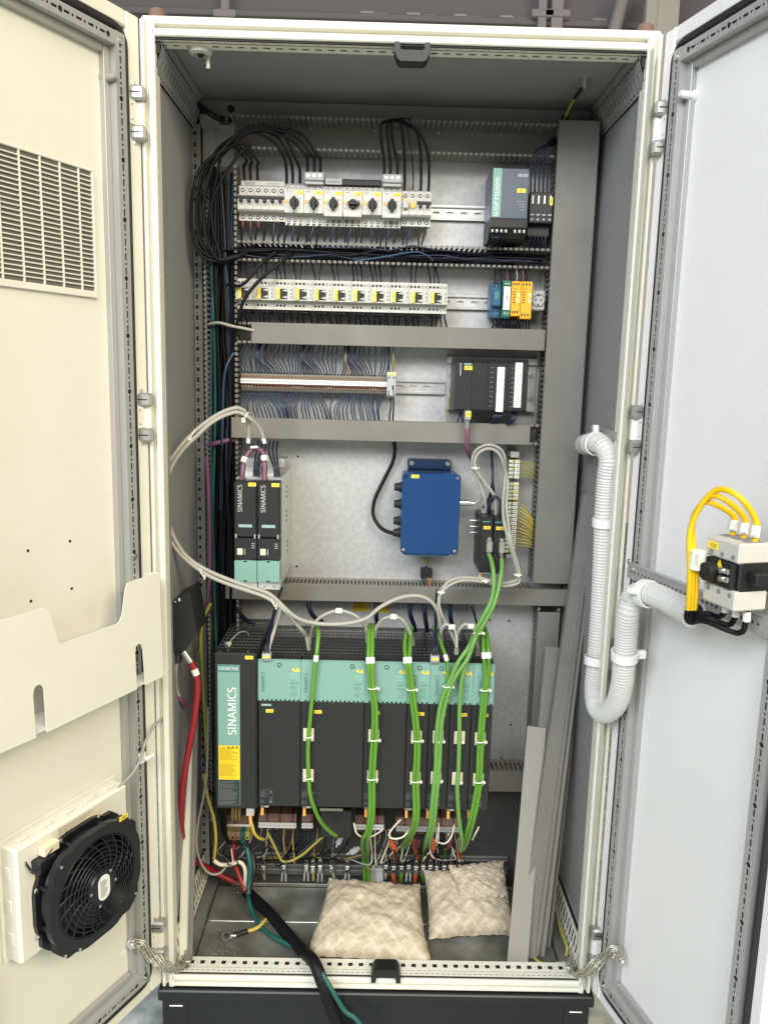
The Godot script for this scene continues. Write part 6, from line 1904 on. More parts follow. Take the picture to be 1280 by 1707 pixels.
func row_drives() -> void:
	var b: MB
	var zf := -0.10
	var x0 := -.3923; var x1 := -.2937
	var yt := .7798; var yb := .3923
	var o := thing("infeed_unit", "dark power unit with tall teal and yellow front label, leftmost of the drive row", "power unit", Vector3((x0 + x1) / 2, yb, ZP))
	b = MB.new()
	b.box(Vector3(x0, yb, zf - 0.04), Vector3(x1, yt, zf), 0.004)
	emit("front_cover", b, "dark_case", o)
	b = MB.new()
	b.box(Vector3(x0, yb + 0.004, ZP + 0.002), Vector3(x0 + 0.002, yt - 0.001, zf - 0.0405))
	b.box(Vector3(x1 - 0.002, yb + 0.004, ZP + 0.002), Vector3(x1, yt - 0.001, zf - 0.0405))
	b.box(Vector3(x0 + 0.002, yb + 0.004, ZP + 0.002), Vector3(x1 - 0.002, yt - 0.03, zf - 0.06))
	emit("housing", b, "dark_case", o)
	b = MB.new()
	mesh_top(b, x0 + 0.003, x1 - 0.003, ZP + 0.01, zf - 0.042, yt - 0.001)
	emit("top_mesh", b, "mesh_grey", o, "stuff")
	b = MB.new()
	for p in [Vector3(x0 + 0.012, yt - 0.001, zf - 0.012), Vector3(x0 + 0.03, yt - 0.001, zf - 0.02), Vector3(x1 - 0.022, yt - 0.001, zf - 0.014), Vector3(x0 + 0.045, yt - 0.001, -0.34)]: screw(b, p, Vector3(0, 1, 0), 0.0034)
	emit("screw", b, "steel", o)
	b = MB.new()
	b.rod(Vector3(x0 + 0.02, yt, zf - 0.05), Vector3(x0 + 0.028, yt + 0.004, zf - 0.058), 0.009, 0.005, 10)
	b.tube(curve([Vector3(x0 + 0.024, yt + 0.004, zf - 0.055), Vector3(x0 + 0.04, yt + 0.018, zf - 0.09), Vector3(x0 + 0.055, yt + 0.012, zf - 0.12), Vector3(x0 + 0.06, yt, zf - 0.13)]), 0.0013, 5)
	emit("sealing_wire", b, "cable_grey", o)
	var lx0 := -.384; var lx1 := -.3329
	var ya := .752; var yc := .7346; var yd := .5539; var ye := .4685; var yf := .4027
	b = MB.new()
	b.box(Vector3(lx0, yf, zf), Vector3(lx1, ya, zf + 0.0006), 0.0002)
	var pl := emit("front_label", b, "teal", o)
	b = MB.new()
	b.box(Vector3(lx0 + 0.001, yc, zf + 0.0006), Vector3(lx1 - 0.001, ya - 0.001, zf + 0.001))
	emit("label_head", b, "teal_deep", pl)
	letters("SIEMENS", Vector3((lx0 + lx1) / 2, (ya + yc) / 2, zf + 0.0011), 0.0085, "white", pl)
	letters("SINAMICS", Vector3(lx0 + (lx1 - lx0) * 0.64, .6396, zf + 0.0008), 0.0195, "white", pl, PI / 2)
	b = MB.new()
	b.card(lx0 + 0.001, ye, lx1 - 0.001, yd, zf + 0.0007, zf + 0.0012)
	emit("warning_label", b, "warn_print", pl)
	b = MB.new()
	for i in 3: b.prism(PackedVector2Array([Vector2(-0.003, -0.0025), Vector2(0.003, -0.0025), Vector2(0, 0.0028)]), 0.0, 0.0003, Transform3D(Basis(), Vector3(lx1 - 0.008 - i * 0.009, yd - 0.004, zf + 0.0012)))
	emit("warning_sign", b, "ink", pl)
	b = MB.new()
	b.card(lx0 + 0.001, yf + 0.001, lx1 - 0.001, ye - 0.001, zf + 0.0007, zf + 0.0012)
	emit("rating_plate", b, "rating_print", pl)
	id_tag("-15A1", Vector3(-.3113, .7704, -.0998), 0.0185, 0.0085, o)
	var zt := -0.11
	var edges := [430.0, 501.0, 608.5, 678.5, 714.5, 750.5, 786.0, 821.5]
	var xs := [-.2924, -.1931, -.0444, .0551, .1066, .156, .2062, .2557]
	var said := ["100 mm wide dark drive module with teal top band, next to the infeed unit", "widest dark drive module with teal top band, one green cable down its front", "dark drive module with teal top band in the middle of the row, a green pair at its left edge", "narrow dark drive module, first of the four narrow ones", "narrow dark drive module, second of the four narrow ones, a grey terminal plug on top", "narrow dark drive module, third of the four narrow ones, a single pale green cable down its front", "narrow dark drive module at the right end of the row"]
	said[0] = "dark drive module with teal top band, next to the tall teal labelled unit"
	said[2] = "dark drive module in the middle of the row, a green pair at its left edge"
	said[5] = "narrow dark drive module, third of the four narrow ones, single pale green cable"
	yt = .763; yb = .3963
	var yg := .6632
	for i in 7:
		var a: float = xs[i] + 0.0003
		var c: float = xs[i + 1] - 0.0003
		var w := c - a
		o = thing("drive_module", said[i], "drive module", Vector3((a + c) / 2, yb, ZP), "drive modules in the lower row")
		b = MB.new()
		b.box(Vector3(a, yb, zt - 0.03), Vector3(c, yg - 0.0015, zt), 0.0015)
		var body := emit("front_cover", b, "dark_case", o)
		b = MB.new()
		b.box(Vector3(a, yb + 0.004, ZP + 0.002), Vector3(a + 0.0015, yt - 0.002, zt - 0.031))
		b.box(Vector3(c - 0.0015, yb + 0.004, ZP + 0.002), Vector3(c, yt - 0.002, zt - 0.031))
		b.box(Vector3(a + 0.0016, yb + 0.004, ZP + 0.002), Vector3(c - 0.0016, yt - 0.035, zt - 0.032))
		b.box(Vector3(a + 0.0005, yt - 0.006, zt - 0.03), Vector3(c - 0.0005, yt + 0.001, zt - 0.004), 0.002)
		emit("housing", b, "dark_case", o)
		b = MB.new()
		mesh_top(b, a + 0.0015, c - 0.0015, ZP + 0.01, zt - 0.032, yt)
		emit("top_mesh", b, "mesh_grey", o, "stuff")
		b = MB.new()
		var outl := PackedVector2Array([Vector2(a, yt - 0.002), Vector2(c, yt - 0.002), Vector2(c, yg)])
		var teeth := int(w / 0.0105)
		for k in teeth:
			var xk := c - 0.003 - k * (w - 0.006) / teeth
			var sp := (w - 0.006) / teeth
			outl.append_array([Vector2(xk, yg), Vector2(xk, yg + 0.004), Vector2(xk - sp * 0.38, yg + 0.004), Vector2(xk - sp * 0.38, yg)])
		outl.append(Vector2(a, yg))
		outl.reverse()
		b.prism(outl, zt - 0.003, zt + 0.002)
		b.box(Vector3(a, yt - 0.002, zt - 0.0035), Vector3(c, yt + 0.0005, zt + 0.0018), 0.001)
		var band := emit("teal_band", b, "teal", o)
		letters("SINAMICS", Vector3(a + 0.0115 if w > 0.07 else a + 0.0165, (yt + yg) / 2 - 0.004, zt + 0.0021), 0.0082, "teal_ink", band, PI / 2)
		b = MB.new()
		b.lathe([Vector2(0.0052, 0.0), Vector2(0.0052, 0.0012), Vector2(0.004, 0.0013), Vector2(0.004, 0.0)], 16, Transform3D(Basis(), Vector3(a + w * 0.5 if w < 0.12 else a + w * 0.8, yt - 0.012, zt + 0.002)))
		emit("latch_ring", b, "ink", band)
		b = MB.new()
		var tw := minf(0.024, w * 0.42)
		b.card(c - tw - 0.002, yg + 0.011, c - 0.002, yt - 0.03, zt + 0.0021, zt + 0.0024)
		emit("printed_text", b, "teal_print", band)
		b = MB.new()
		for k in 2: b.prism(PackedVector2Array([Vector2(-0.0042, -0.003), Vector2(0.0042, -0.003), Vector2(0, 0.0042)]), 0.0, 0.0003, Transform3D(Basis(), Vector3(c - 0.007 - k * 0.0095, yt - 0.0215, zt + 0.0021)))
		b.box(Vector3(c - 0.016, yt - 0.0275, zt + 0.0021), Vector3(c - 0.002, yt - 0.0255, zt + 0.0023))
		emit("warning_sign", b, "sticker_yellow", band)
		id_tag(["-15A2", "-15A1", "-16A3", "-16A1", "-18A1", "-17A3", "-17A2"][i], Vector3(a + (w * 0.27 if w > 0.07 else w * 0.62), yg - 0.026, zt), 0.0175, 0.0082, body)
		if i == 0:
			b = MB.new()
			b.box(Vector3(a + 0.008, yg - 0.014, zt), Vector3(a + 0.03, yg - 0.0085, zt + 0.0004))
			emit("maker_plate", b, "teal_deep", body)
			letters("SIEMENS", Vector3(a + 0.019, yg - 0.0112, zt + 0.0005), 0.0042, "white", body)
		b = MB.new()
		var rx := a + 0.004
		b.box(Vector3(rx + 0.006, yb + 0.042, zt), Vector3(rx + 0.02, yb + 0.0435, zt + 0.0003))
		for k in 5: b.box(Vector3(rx, yb + 0.037 - k * 0.0032, zt), Vector3(rx + 0.012 + 0.004 * ((k * 7) % 3), yb + 0.0385 - k * 0.0032, zt + 0.0003))
		for k in 3: b.box(Vector3(rx, yb + 0.014 - k * 0.003, zt), Vector3(rx + 0.01, yb + 0.0152 - k * 0.003, zt + 0.0003))
		b.box(Vector3(rx + 0.023, yb + 0.033, zt), Vector3(rx + 0.03, yb + 0.04, zt + 0.0003))
		for k in 3: b.box(Vector3(rx + 0.024, yb + 0.009 + k * 0.006, zt), Vector3(rx + 0.03, yb + 0.012 + k * 0.006, zt + 0.0003))
		emit("rating_print", b, "print_dim", body)
		if w > 0.04:
			letters("CE", Vector3(rx + 0.025, yb + 0.011, zt + 0.0003), 0.0045, "device_grey", body)
		b = MB.new()
		for y in [yg - 0.02, yg - 0.083]: b.box(Vector3(a + 0.0002, y, zt), Vector3(a + 0.002, y + 0.006, zt + 0.0004))
		emit("catch_slot", b, "dark_line", body)
		b = MB.new()
		var px := a + (0.002 if w < 0.07 or i == 0 else 0.004)
		b.box(Vector3(px, yb - 0.017, zt - 0.05), Vector3(px + 0.02, yb - 0.0005, zt - 0.022), 0.001)
		var ep := emit("earth_plate", b, "rail_zinc", o)
		b = MB.new()
		for k in 2:
			screw(b, Vector3(px + 0.005 + k * 0.0095, yb - 0.007, zt - 0.022), Vector3(0, 0, 1), 0.0036)
			b.rod(Vector3(px + 0.005 + k * 0.0095, yb - 0.007, zt - 0.02), Vector3(px + 0.005 + k * 0.0095, yb - 0.007, zt - 0.015), 0.0018, -1, 8)
		emit("earth_bolt", b, "steel", ep)
		b = MB.new()
		b.rod(Vector3(px + 0.005, yb - 0.013, zt - 0.017), Vector3(px + 0.005, yb - 0.031, zt - 0.014), 0.0038, -1, 10)
		emit("lug_sleeve", b, "orange_knob", ep)
	b = MB.new()
	var q: Vector3 = Vector3(-.3152, .3692, -.13)
	b.box(q + Vector3(-0.0095, -0.012, -0.02), q + Vector3(0.0095, 0.012, 0), 0.001)
	var iu := get_node("infeed_unit")
	var ep2 := emit("earth_plate", b, "rail_zinc", iu)
	b = MB.new()
	screw(b, q, Vector3(0, 0, 1), 0.0042)
	emit("earth_bolt", b, "steel", ep2)
	b = MB.new()
	b.rod(q + Vector3(0.001, -0.008, 0.004), q + Vector3(0.003, -0.028, 0.006), 0.0042, -1, 10)
	emit("lug_sleeve", b, "orange_knob", ep2)
	for v in [[Vector3(-.2718, .772, -.098), "small grey terminal plug with yellow strip on the first drive module"], [Vector3(.1153, .7748, -.098), "small grey terminal plug with yellow strip on the second narrow drive module"]]:
		var p: Vector3 = v[0]
		o = thing("terminal_plug", v[1], "plug", p - Vector3(0, 0.009, 0))
		b = MB.new()
		b.box(p + Vector3(-0.01, -0.009, -0.02), p + Vector3(0.01, 0.008, 0.0), 0.0015)
		emit("plug", b, "device_grey", o)
		b = MB.new()
		b.box(p + Vector3(-0.008, -0.0005, 0.0001), p + Vector3(0.008, 0.004, 0.0012))
		emit("strip", b, "tag_yellow", o)
		b = MB.new()
		for k in 3: b.rod(p + Vector3(-0.006 + k * 0.006, -0.005, 0), p + Vector3(-0.006 + k * 0.006, -0.005, 0.0008), 0.0018, -1, 8)
		emit("terminal_opening", b, "dark_line", o)
		for k in 2:
			cable("plug_wire", [p + Vector3(-0.004 + k * 0.008, 0.007, -0.008), p + Vector3(-0.002 + k * 0.006, 0.024, -0.012), p + Vector3(0.001 + k * 0.004, 0.05, -0.05), p + Vector3(0.006 + k * 0.003, 0.09, -0.12), p + Vector3(0.014, 0.115, -0.19)], 0.0022, "wire_navy", v[1].replace("small grey terminal plug with yellow strip", "navy wire rising from the terminal plug"), "wire", "navy wires of the terminal plugs")
	var spots := [Vector3(-.174, .5808, -.11), Vector3(-.1739, .4778, -.11), Vector3(-.0211, .5811, -.11), Vector3(-.0216, .4779, -.11), Vector3(.0792, .5802, -.11), Vector3(.0797, .4762, -.11), Vector3(.1301, .5813, -.11), Vector3(.1288, .478, -.11), Vector3(.1805, .5809, -.11), Vector3(.1795, .4776, -.11), Vector3(.2292, .5789, -.11), Vector3(.2296, .4755, -.11)]
	var cols := ["on the widest drive module", "on the middle drive module", "on the first narrow drive module", "on the second narrow drive module", "on the third narrow drive module", "on the rightmost drive module"]
	var tm: Node3D
	for i in 12:
		var lab: String = "%s cream stick-on tie mount %s" % ["upper" if i % 2 == 0 else "lower", cols[i / 2]]
		if i == 0:
			tm = thing("tie_mount", lab, "cable tie mount", spots[0], "cream tie mounts on the drive modules")
			b = MB.new()
			b.box(spots[0] + Vector3(-0.0125, -0.016, 0.0002), spots[0] + Vector3(0.0125, 0.016, 0.0035), 0.001)
			b.box(spots[0] + Vector3(-0.006, -0.011, 0.0036), spots[0] + Vector3(0.006, 0.011, 0.006), 0.0015)
			emit("pad", b, "cream", tm)
		else:
			again(tm, "tie_mount", spots[i] - spots[0], lab)
	for v in [[Vector3(-.0625, .8173, -.372), "yellow warning sign half hidden above the drive modules, left of the pair"], [Vector3(-.0089, .8153, -.372), "yellow warning sign half hidden above the drive modules, right of the pair"]]:
		b = MB.new()
		var p: Vector3 = v[0]
		b.card(p.x - 0.02, p.y - 0.014, p.x + 0.02, p.y + 0.012, ZP + 0.0003, ZP + 0.0008)
		solo("warning_sign", b, "sign_print", v[1], "warning sign", "yellow warning signs")

func bottom_gear() -> void:
	var b: MB
	for v in [[Vector3(-.0496, .1025, -.36), 0.010, "thin grey steel rail low at the back, above the shield clamps"], [Vector3(-.0486, .0725, -.345), 0.016, "grey steel clamp rail low at the back that carries the shield clamps"]]:
		var p: Vector3 = v[0]
		b = MB.new()
		b.box(Vector3(-0.36, p.y - v[1], p.z - 0.012), Vector3(0.36, p.y + v[1], p.z), 0.003)
		b.box(Vector3(-0.36, p.y - v[1] * 0.3, p.z + 0.0002), Vector3(0.36, p.y + v[1] * 0.3, p.z + 0.005), 0.002)
		solo("clamp_rail", b, "steel_shaded", v[2], "steel rail")
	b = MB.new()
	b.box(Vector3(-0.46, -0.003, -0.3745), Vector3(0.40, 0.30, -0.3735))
	solo("shade_sheet", b, "mesh_grey", "added dark sheet standing for the shade and dark clutter behind the shield clamps", "sheet")  # added dark sheet, stands for shade and dark clutter under the drives
	var rows := [[Vector3(-.4077, .2251, -.3), Vector3(-.3376, .2265, -.3), "white marked terminal row under the tall teal labelled unit"], [Vector3(-.3201, .2321, -.3), Vector3(-.2198, .2324, -.3), "white marked terminal row under the first drive module"], [Vector3(-.2055, .2327, -.3), Vector3(-.1752, .2333, -.3), "short white marked terminal row under the widest drive module"], [Vector3(-.0636, .2321, -.3), Vector3(.013, .232, -.3), "white marked terminal row under the middle drive module"], [Vector3(.0451, .2291, -.3), Vector3(.221, .2293, -.3), "grey marked terminal row under the narrow drive modules"]]
	for r in rows:
		var p0: Vector3 = r[0]; var p1: Vector3 = r[1]
		var o := thing("terminal_row", r[2], "terminal strip", Vector3((p0.x + p1.x) / 2, p0.y - 0.03, ZP))
		b = MB.new()
		b.box(Vector3(p0.x, p0.y - 0.0075, -0.302), Vector3(p1.x, p0.y + 0.0075, -0.298), 0.0008)
		emit("marker_strip", b, "white" if r[2][0] != "g" else "device_grey", o)
		b = MB.new()
		var n := maxi(3, int((p1.x - p0.x) / 0.0065))
		for i in n: b.box(Vector3(p0.x + (p1.x - p0.x) * (i + 0.35) / n, p0.y - 0.002, -0.2979), Vector3(p0.x + (p1.x - p0.x) * (i + 0.65) / n, p0.y + 0.003, -0.2977))
		emit("fine_print", b, "print_grey", o)
		for i in n:
			b = MB.new()
			var a: float = p0.x + (p1.x - p0.x) * i / n
			var c: float = p0.x + (p1.x - p0.x) * (i + 1) / n - 0.0006
			b.prism(PackedVector2Array([Vector2(ZP + 0.006, p0.y - 0.024), Vector2(-0.315, p0.y - 0.024), Vector2(-0.3025, p0.y - 0.008), Vector2(-0.3025, p0.y + 0.012), Vector2(-0.312, p0.y + 0.026), Vector2(ZP + 0.006, p0.y + 0.026)]), 0.0, c - a, Transform3D(Basis(Vector3(0, 0, 1), Vector3(0, 1, 0), Vector3(1, 0, 0)), Vector3(a, 0, 0)))
			emit("terminal", b, "terminal_red" if i % 5 == 3 else "terminal_beige", o)
	var o := thing("feed_terminals", "feed-in terminal block with yellow green ends at the lower left", "terminal block", Vector3(-.3645, .203, -.27))
	var fx := -.4005; var fy: float = .2167
	for i in 5:
		b = MB.new()
		b.box(Vector3(fx + i * 0.0125, fy - 0.011, ZP + 0.01), Vector3(fx + i * 0.0125 + 0.0118, fy + 0.011, -0.27), 0.0012)
		var t := emit("terminal", b, ["wire_earth", "terminal_beige", "terminal_beige", "wire_teal", "wire_earth"][i], o)
		b = MB.new()
		b.rod(Vector3(fx + i * 0.0125 + 0.006, fy - 0.004, -0.27), Vector3(fx + i * 0.0125 + 0.006, fy - 0.004, -0.2695), 0.003, -1, 10)
		emit("screw_well", b, "dark_line", t)
	for i in 3:
		var p: Vector3 = Vector3(-.3843, .2879, -.27) + i * Vector3(0.009, 0, 0)
		cable("feed_wire", [p + Vector3(0, 0.012, -0.02), p + Vector3(0.001, 0, -0.002), p + Vector3(0.001, -0.02, 0), p + Vector3(0.002, -0.03, -0.01)], 0.0038, "wire_brown", "thick brown wire standing above the feed-in terminal block", "wire", "brown feed wires")
	var cl := [[440, "grey"], [474, "tips"], [511, "tips"], [522, "earth"], [534, "tips"], [553, "grey"], [579, "tips"], [611, "green"], [643, "grey"], [656, "orange"], [669, "green"], [681, "tips"], [693, "orange"], [705, "green"], [717, "orange"], [728, "tips"], [740, "green"], [752, "grey"], [764, "orange"]]
	var base: Vector3 = Vector3(-.3108, .092, -.335); var last: Vector3 = Vector3(.2201, .1008, -.335)
	var proto: Node3D
	for i in cl.size():
		var u: float = (cl[i][0] - 440.0) / 324.0
		var p := base.lerp(last, u) + Vector3(0, 0.0015 * (i % 3), 0)
		var kind: String = cl[i][1]
		var what: String = {"grey": "a grey cable", "tips": "bare wire ends", "earth": "a yellow green wire", "green": "a green cable", "orange": "an orange cable"}[kind]
		var lab := "steel shield clamp over %s, %s along the bottom rail" % [what, ["1st", "2nd", "3rd"][i] + " from the left" if i < 3 else str(i + 1) + "th from the left"]
		if i == 0:
			proto = thing("shield_clamp", lab, "cable clamp", p, "shield clamps on the bottom rail")
			b = MB.new()
			b.box(p + Vector3(-0.0068, -0.019, 0), p + Vector3(0.0068, 0.004, 0.012), 0.002)
			b.box(p + Vector3(-0.0052, 0.0042, 0), p + Vector3(0.0052, 0.02, 0.009), 0.002)
			emit("saddle", b, "steel_dull", proto)
			b = MB.new()
			b.rod(p + Vector3(0, -0.008, 0.012), p + Vector3(0, -0.008, 0.0145), 0.0046, -1, 12)
			emit("screw", b, "steel", proto)
			b = MB.new()
			b.box(p + Vector3(-0.003, 0.008, 0.009), p + Vector3(0.003, 0.015, 0.0094))
			emit("slot", b, "dark_line", proto)
		else:
			again(proto, "shield_clamp", p - base, lab)
		var lb: String = "held by the %s shield clamp from the left" % (["1st", "2nd", "3rd"][i] if i < 3 else str(i + 1) + "th")
		if kind == "orange" or kind == "green" or kind == "grey":
			var m: String = {"orange": "cable_orange", "green": "cable_green", "grey": "cable_grey"}[kind]
			var s := 0.0 if i % 2 == 0 else 0.004
			if kind == "grey":
				cable("clamped_cable", [p + Vector3(0, 0.03, -0.004), p + Vector3(0, 0, -0.001), p + Vector3(s, -0.03, 0.0), p + Vector3(s * 2, -0.05, -0.012)], 0.0042, m, "short grey cable " + lb, "cable")
			else:
				cable("clamped_cable", [p + Vector3(0.004 * (i % 3 - 1), 0.056, 0.014), p + Vector3(0.001, 0.035, 0.004), p + Vector3(0, 0.0, 0.0), p + Vector3(0, -0.03, 0.002), p + Vector3(s, -0.055, -0.01)], 0.0058 if kind == "orange" else 0.005, m, ("orange power cable " if kind == "orange" else "green cable ") + lb, "cable")
			if kind == "orange":
				b = MB.new()
				var r := p + Vector3(0.004 * (i % 3 - 1), 0.056, 0.014)
				for k in 5: b.tube(curve([r, r + Vector3(-0.008 + 0.004 * k, 0.01, 0.006 - 0.003 * (k % 2)), r + Vector3(-0.012 + 0.006 * k, 0.024 + 0.004 * (k % 3), -0.006)]), 0.0014, 5)
				solo("stripped_end", b, "braid" if i != 12 else "cable_orange", "frayed stripped end of the orange cable " + lb, "cable end")
		elif kind == "earth":
			cable("clamped_cable", [p + Vector3(0, 0.03, 0.0), p, p + Vector3(0.001, -0.045, 0.0)], 0.0035, "wire_earth", "yellow green wire " + lb, "wire")
		else:
			b = MB.new()
			for k in 2: b.tube(curve([p + Vector3(-0.004 + 0.008 * k, -0.016, 0.004), p + Vector3(-0.005 + 0.01 * k, -0.03, 0.007), p + Vector3(-0.006 + 0.011 * k, -0.046, 0.005)]), 0.0024, 6)
			solo("wire_ends", b, "device_grey", "pair of bare silver wire ends " + lb, "wire end")
	b = MB.new()
	var pc: Vector3 = Vector3(-.0023, .0655, -.33)
	b.box(pc + Vector3(-0.018, -0.026, -0.02), pc + Vector3(0.018, 0.024, 0.0), 0.002)
	b.box(pc + Vector3(-0.006, -0.025, 0.0002), pc + Vector3(-0.003, 0.023, 0.004), 0.001)
	solo("channel_piece", b, "device_grey", "short pale grey channel piece behind the bigger desiccant bag", "channel")
	var r := RandomNumberGenerator.new()
	r.seed = 404
	for i in 63:
		var u := r.randf()
		var a: Vector3 = Vector3(-.4028, .1967, -.29).lerp(Vector3(.2211, .2024, -.29), u)
		var c: Vector3 = Vector3(-.4091, .1177, -.32).lerp(Vector3(.2274, .1234, -.32), clampf(u + r.randf_range(-0.12, 0.12), 0, 1))
		var tm: String = ["black", "black", "grey", "white", "brown", "black", "navy"][i % 7]
		cable("tangle_wire", [a + Vector3(0, 0.02, -0.02), a, a.lerp(c, 0.4) + Vector3(r.randf_range(-0.035, 0.035), r.randf_range(-0.016, 0.004), r.randf_range(0.0, 0.07)), c + Vector3(0, 0.01, 0.01), c], 0.0011 + 0.0006 * (i % 3), "cable_grey" if tm == "grey" else "wire_" + tm, "thin %s wire in the tangle below the drive terminals" % tm, "wire", tm + " wires in the tangle", 0.012, 5)
	var plugs := [[Vector3(.0373, .2008, -.27), "cable_orange", "orange plug left of the first thick orange cable"], [Vector3(.092, .212, -.265), "terminal_red", "reddish plug between the orange cables"], [Vector3(.143, .203, -.27), "cable_orange", "orange plug under the second narrow drive module"], [Vector3(.1843, .217, -.26), "terminal_red", "reddish plug under the third narrow drive module"], [Vector3(-.103, .218, -.26), "device_grey", "grey plug beside the black terminal hood"], [Vector3(-.2079, .1688, -.28), "black", "black plug behind the slack yellow earth wire"], [Vector3(-.1369, .1568, -.29), "black", "black plug right of the slack yellow earth wire"], [Vector3(-.0653, .1687, -.29), "device_grey", "grey plug left of the green pair's foot"]]
	for i in plugs.size():
		var q := Transform3D(Basis(Vector3(0, 0, 1), 0.5 - 0.22 * i), plugs[i][0])
		b = MB.new()
		b.box(Vector3(-0.0065, -0.011, -0.006), Vector3(0.0065, 0.011, 0.006), 0.0015, q)
		b.box(Vector3(-0.0045, 0.0112, -0.004), Vector3(0.0045, 0.0175, 0.004), 0.001, q)
		b.rod(q * Vector3(0, -0.011, 0), q * Vector3(0, -0.022, 0), 0.0032, 0.0025, 8)
		solo("wire_plug", b, plugs[i][1], plugs[i][2], "plug")
	for i in 14:
		var u := i / 13.0
		var a: Vector3 = Vector3(-.2825, .2002, -.305).lerp(Vector3(-.2025, .2001, -.305), u)
		cable("fan_wire", [a, a + Vector3(0.006, -0.018, 0.012), Vector3(-.2306, .1695, -.3) + Vector3(0.004 * u, 0.004 * u, 0.0), Vector3(-.2535, .1209, -.32)], 0.0012, "wire_black", "thin black wire fanning out of the terminals towards the second clamp", "wire", "black wires fanned out below the first drive module", 0.01, 5)

func leaning(called: String, label: String, bl: Vector3, br: Vector3, tl: Vector3, tr_: Vector3, deep: float, ridge: int, m := "duct") -> void:
	var b := MB.new()
	var n := (br - bl).cross(tl - bl).normalized()
	if n.z < 0: n = -n
	var o := thing(called, label, "trunking length", (bl + br) / 2)
	var q := [bl, br, tr_, tl]
	var k := [bl - n * deep, br - n * deep, tr_ - n * deep, tl - n * deep]
	b.face(q[0], q[1], q[2], q[3], n)
	b.face(k[0], k[1], k[2], k[3], -n)
	for i in 4:
		var j := (i + 1) % 4
		b.face(q[i], q[j], k[j], k[i], (q[i] + q[j]) / 2 - (q[0] + q[2]) / 2)
	emit("channel", b, m, o)
	if ridge > 0:
		b = MB.new()
		for s in [[0.66, 0.8], [0.88, 1.03]]:
			if ridge == 1 and s[0] > 0.7: continue
			var A := bl.lerp(br, s[0]) + n * 0.0003; var B := bl.lerp(br, s[1]) + n * 0.0003
			var C := tl.lerp(tr_, s[1]) + n * 0.0003; var D := tl.lerp(tr_, s[0]) + n * 0.0003
			var g := n * 0.006
			b.face(A + g, B + g, C + g, D + g, n)
			b.face(A, A + g, D + g, D, bl - br)
			b.face(B, B + g, C + g, C, br - bl)
			b.face(A, B, B + g, A + g, bl - tl)
		emit("snap_edge", b, "duct", o)

func pillow(called: String, label: String, c: Vector3, w: float, d: float, h: float, turn: float, tilt: float, s: int, roll := 0.0, flare := 0.0) -> void:
	var f := FastNoiseLite.new()
	f.seed = s; f.frequency = 0.9; f.fractal_octaves = 3
	var q := Transform3D(Basis(Vector3.UP, turn) * Basis(Vector3(0, 0, 1), roll) * Basis(Vector3(1, 0, 0), tilt), c)
	var n := 44
	var P := []
	for side in 2:
		var g := []
		for i in n + 1:
			var row := PackedVector3Array()
			for j in n + 1:
				var u := -1.0 + 2.0 * i / n; var v := -1.0 + 2.0 * j / n
				var e := pow(maxf(0.0, 1.0 - pow(absf(u), 3.0)), 0.55) * pow(maxf(0.0, 1.0 - pow(absf(v), 3.0)), 0.55)
				var pinch := 1.0 - 0.05 * (1.0 - v * v) * u * u
				var wob := f.get_noise_3d(u * 1.4, v * 1.4, side * 7.0)
				var crease := f.get_noise_2d(u * 1.3 + 3.0 + 0.5 * wob, v * 1.1 - u)
				var y := (h * e * (1.0 + 0.35 * wob) + 0.004 * absf(crease) * (0.5 + e)) * (1.0 if side == 0 else -0.45)
				var edge := maxf(absf(u), absf(v))
				y += 0.0028 * pow(1.0 - absf(f.get_noise_2d(u * 3.1 + 9.0, v * 2.6 + u)), 6.0) * e
				y += (0.010 * f.get_noise_2d(u * 5.0, v * 5.0)) * smoothstep(0.8, 1.0, edge)
				row.append(q * Vector3(u * w * pinch * (1.0 + 0.04 * wob + flare * v), y, v * d * (1.0 - 0.05 * (1.0 - u * u) * v * v)))
			g.append(row)
		P.append(g)
	var b := MB.new()
	for side in 2:
		var g: Array = P[side]
		for i in n:
			for j in n:
				var N := []
				for z in [[i, j], [i + 1, j], [i + 1, j + 1], [i, j + 1]]:
					var A: Vector3 = g[mini(z[0] + 1, n)][z[1]] - g[maxi(z[0] - 1, 0)][z[1]]
					var B: Vector3 = g[z[0]][mini(z[1] + 1, n)] - g[z[0]][maxi(z[1] - 1, 0)]
					var m := B.cross(A).normalized()
					if (m.dot(q.basis.y) < 0.0) == (side == 0): m = -m
					N.append(m)
				var T := func(a: int, c2: int) -> Vector2: return Vector2(a / float(n) * w / 0.1, c2 / float(n) * d / 0.1)
				var ta: Vector2 = T.call(i, j); var tb: Vector2 = T.call(i + 1, j); var tc: Vector2 = T.call(i + 1, j + 1); var td: Vector2 = T.call(i, j + 1)
				b.tri(g[i][j], g[i + 1][j], g[i + 1][j + 1], N[0], N[1], N[2], ta, tb, tc)
				b.tri(g[i][j], g[i + 1][j + 1], g[i][j + 1], N[0], N[2], N[3], ta, tc, td)
	solo(called, b, "bag_print", label, "bag")

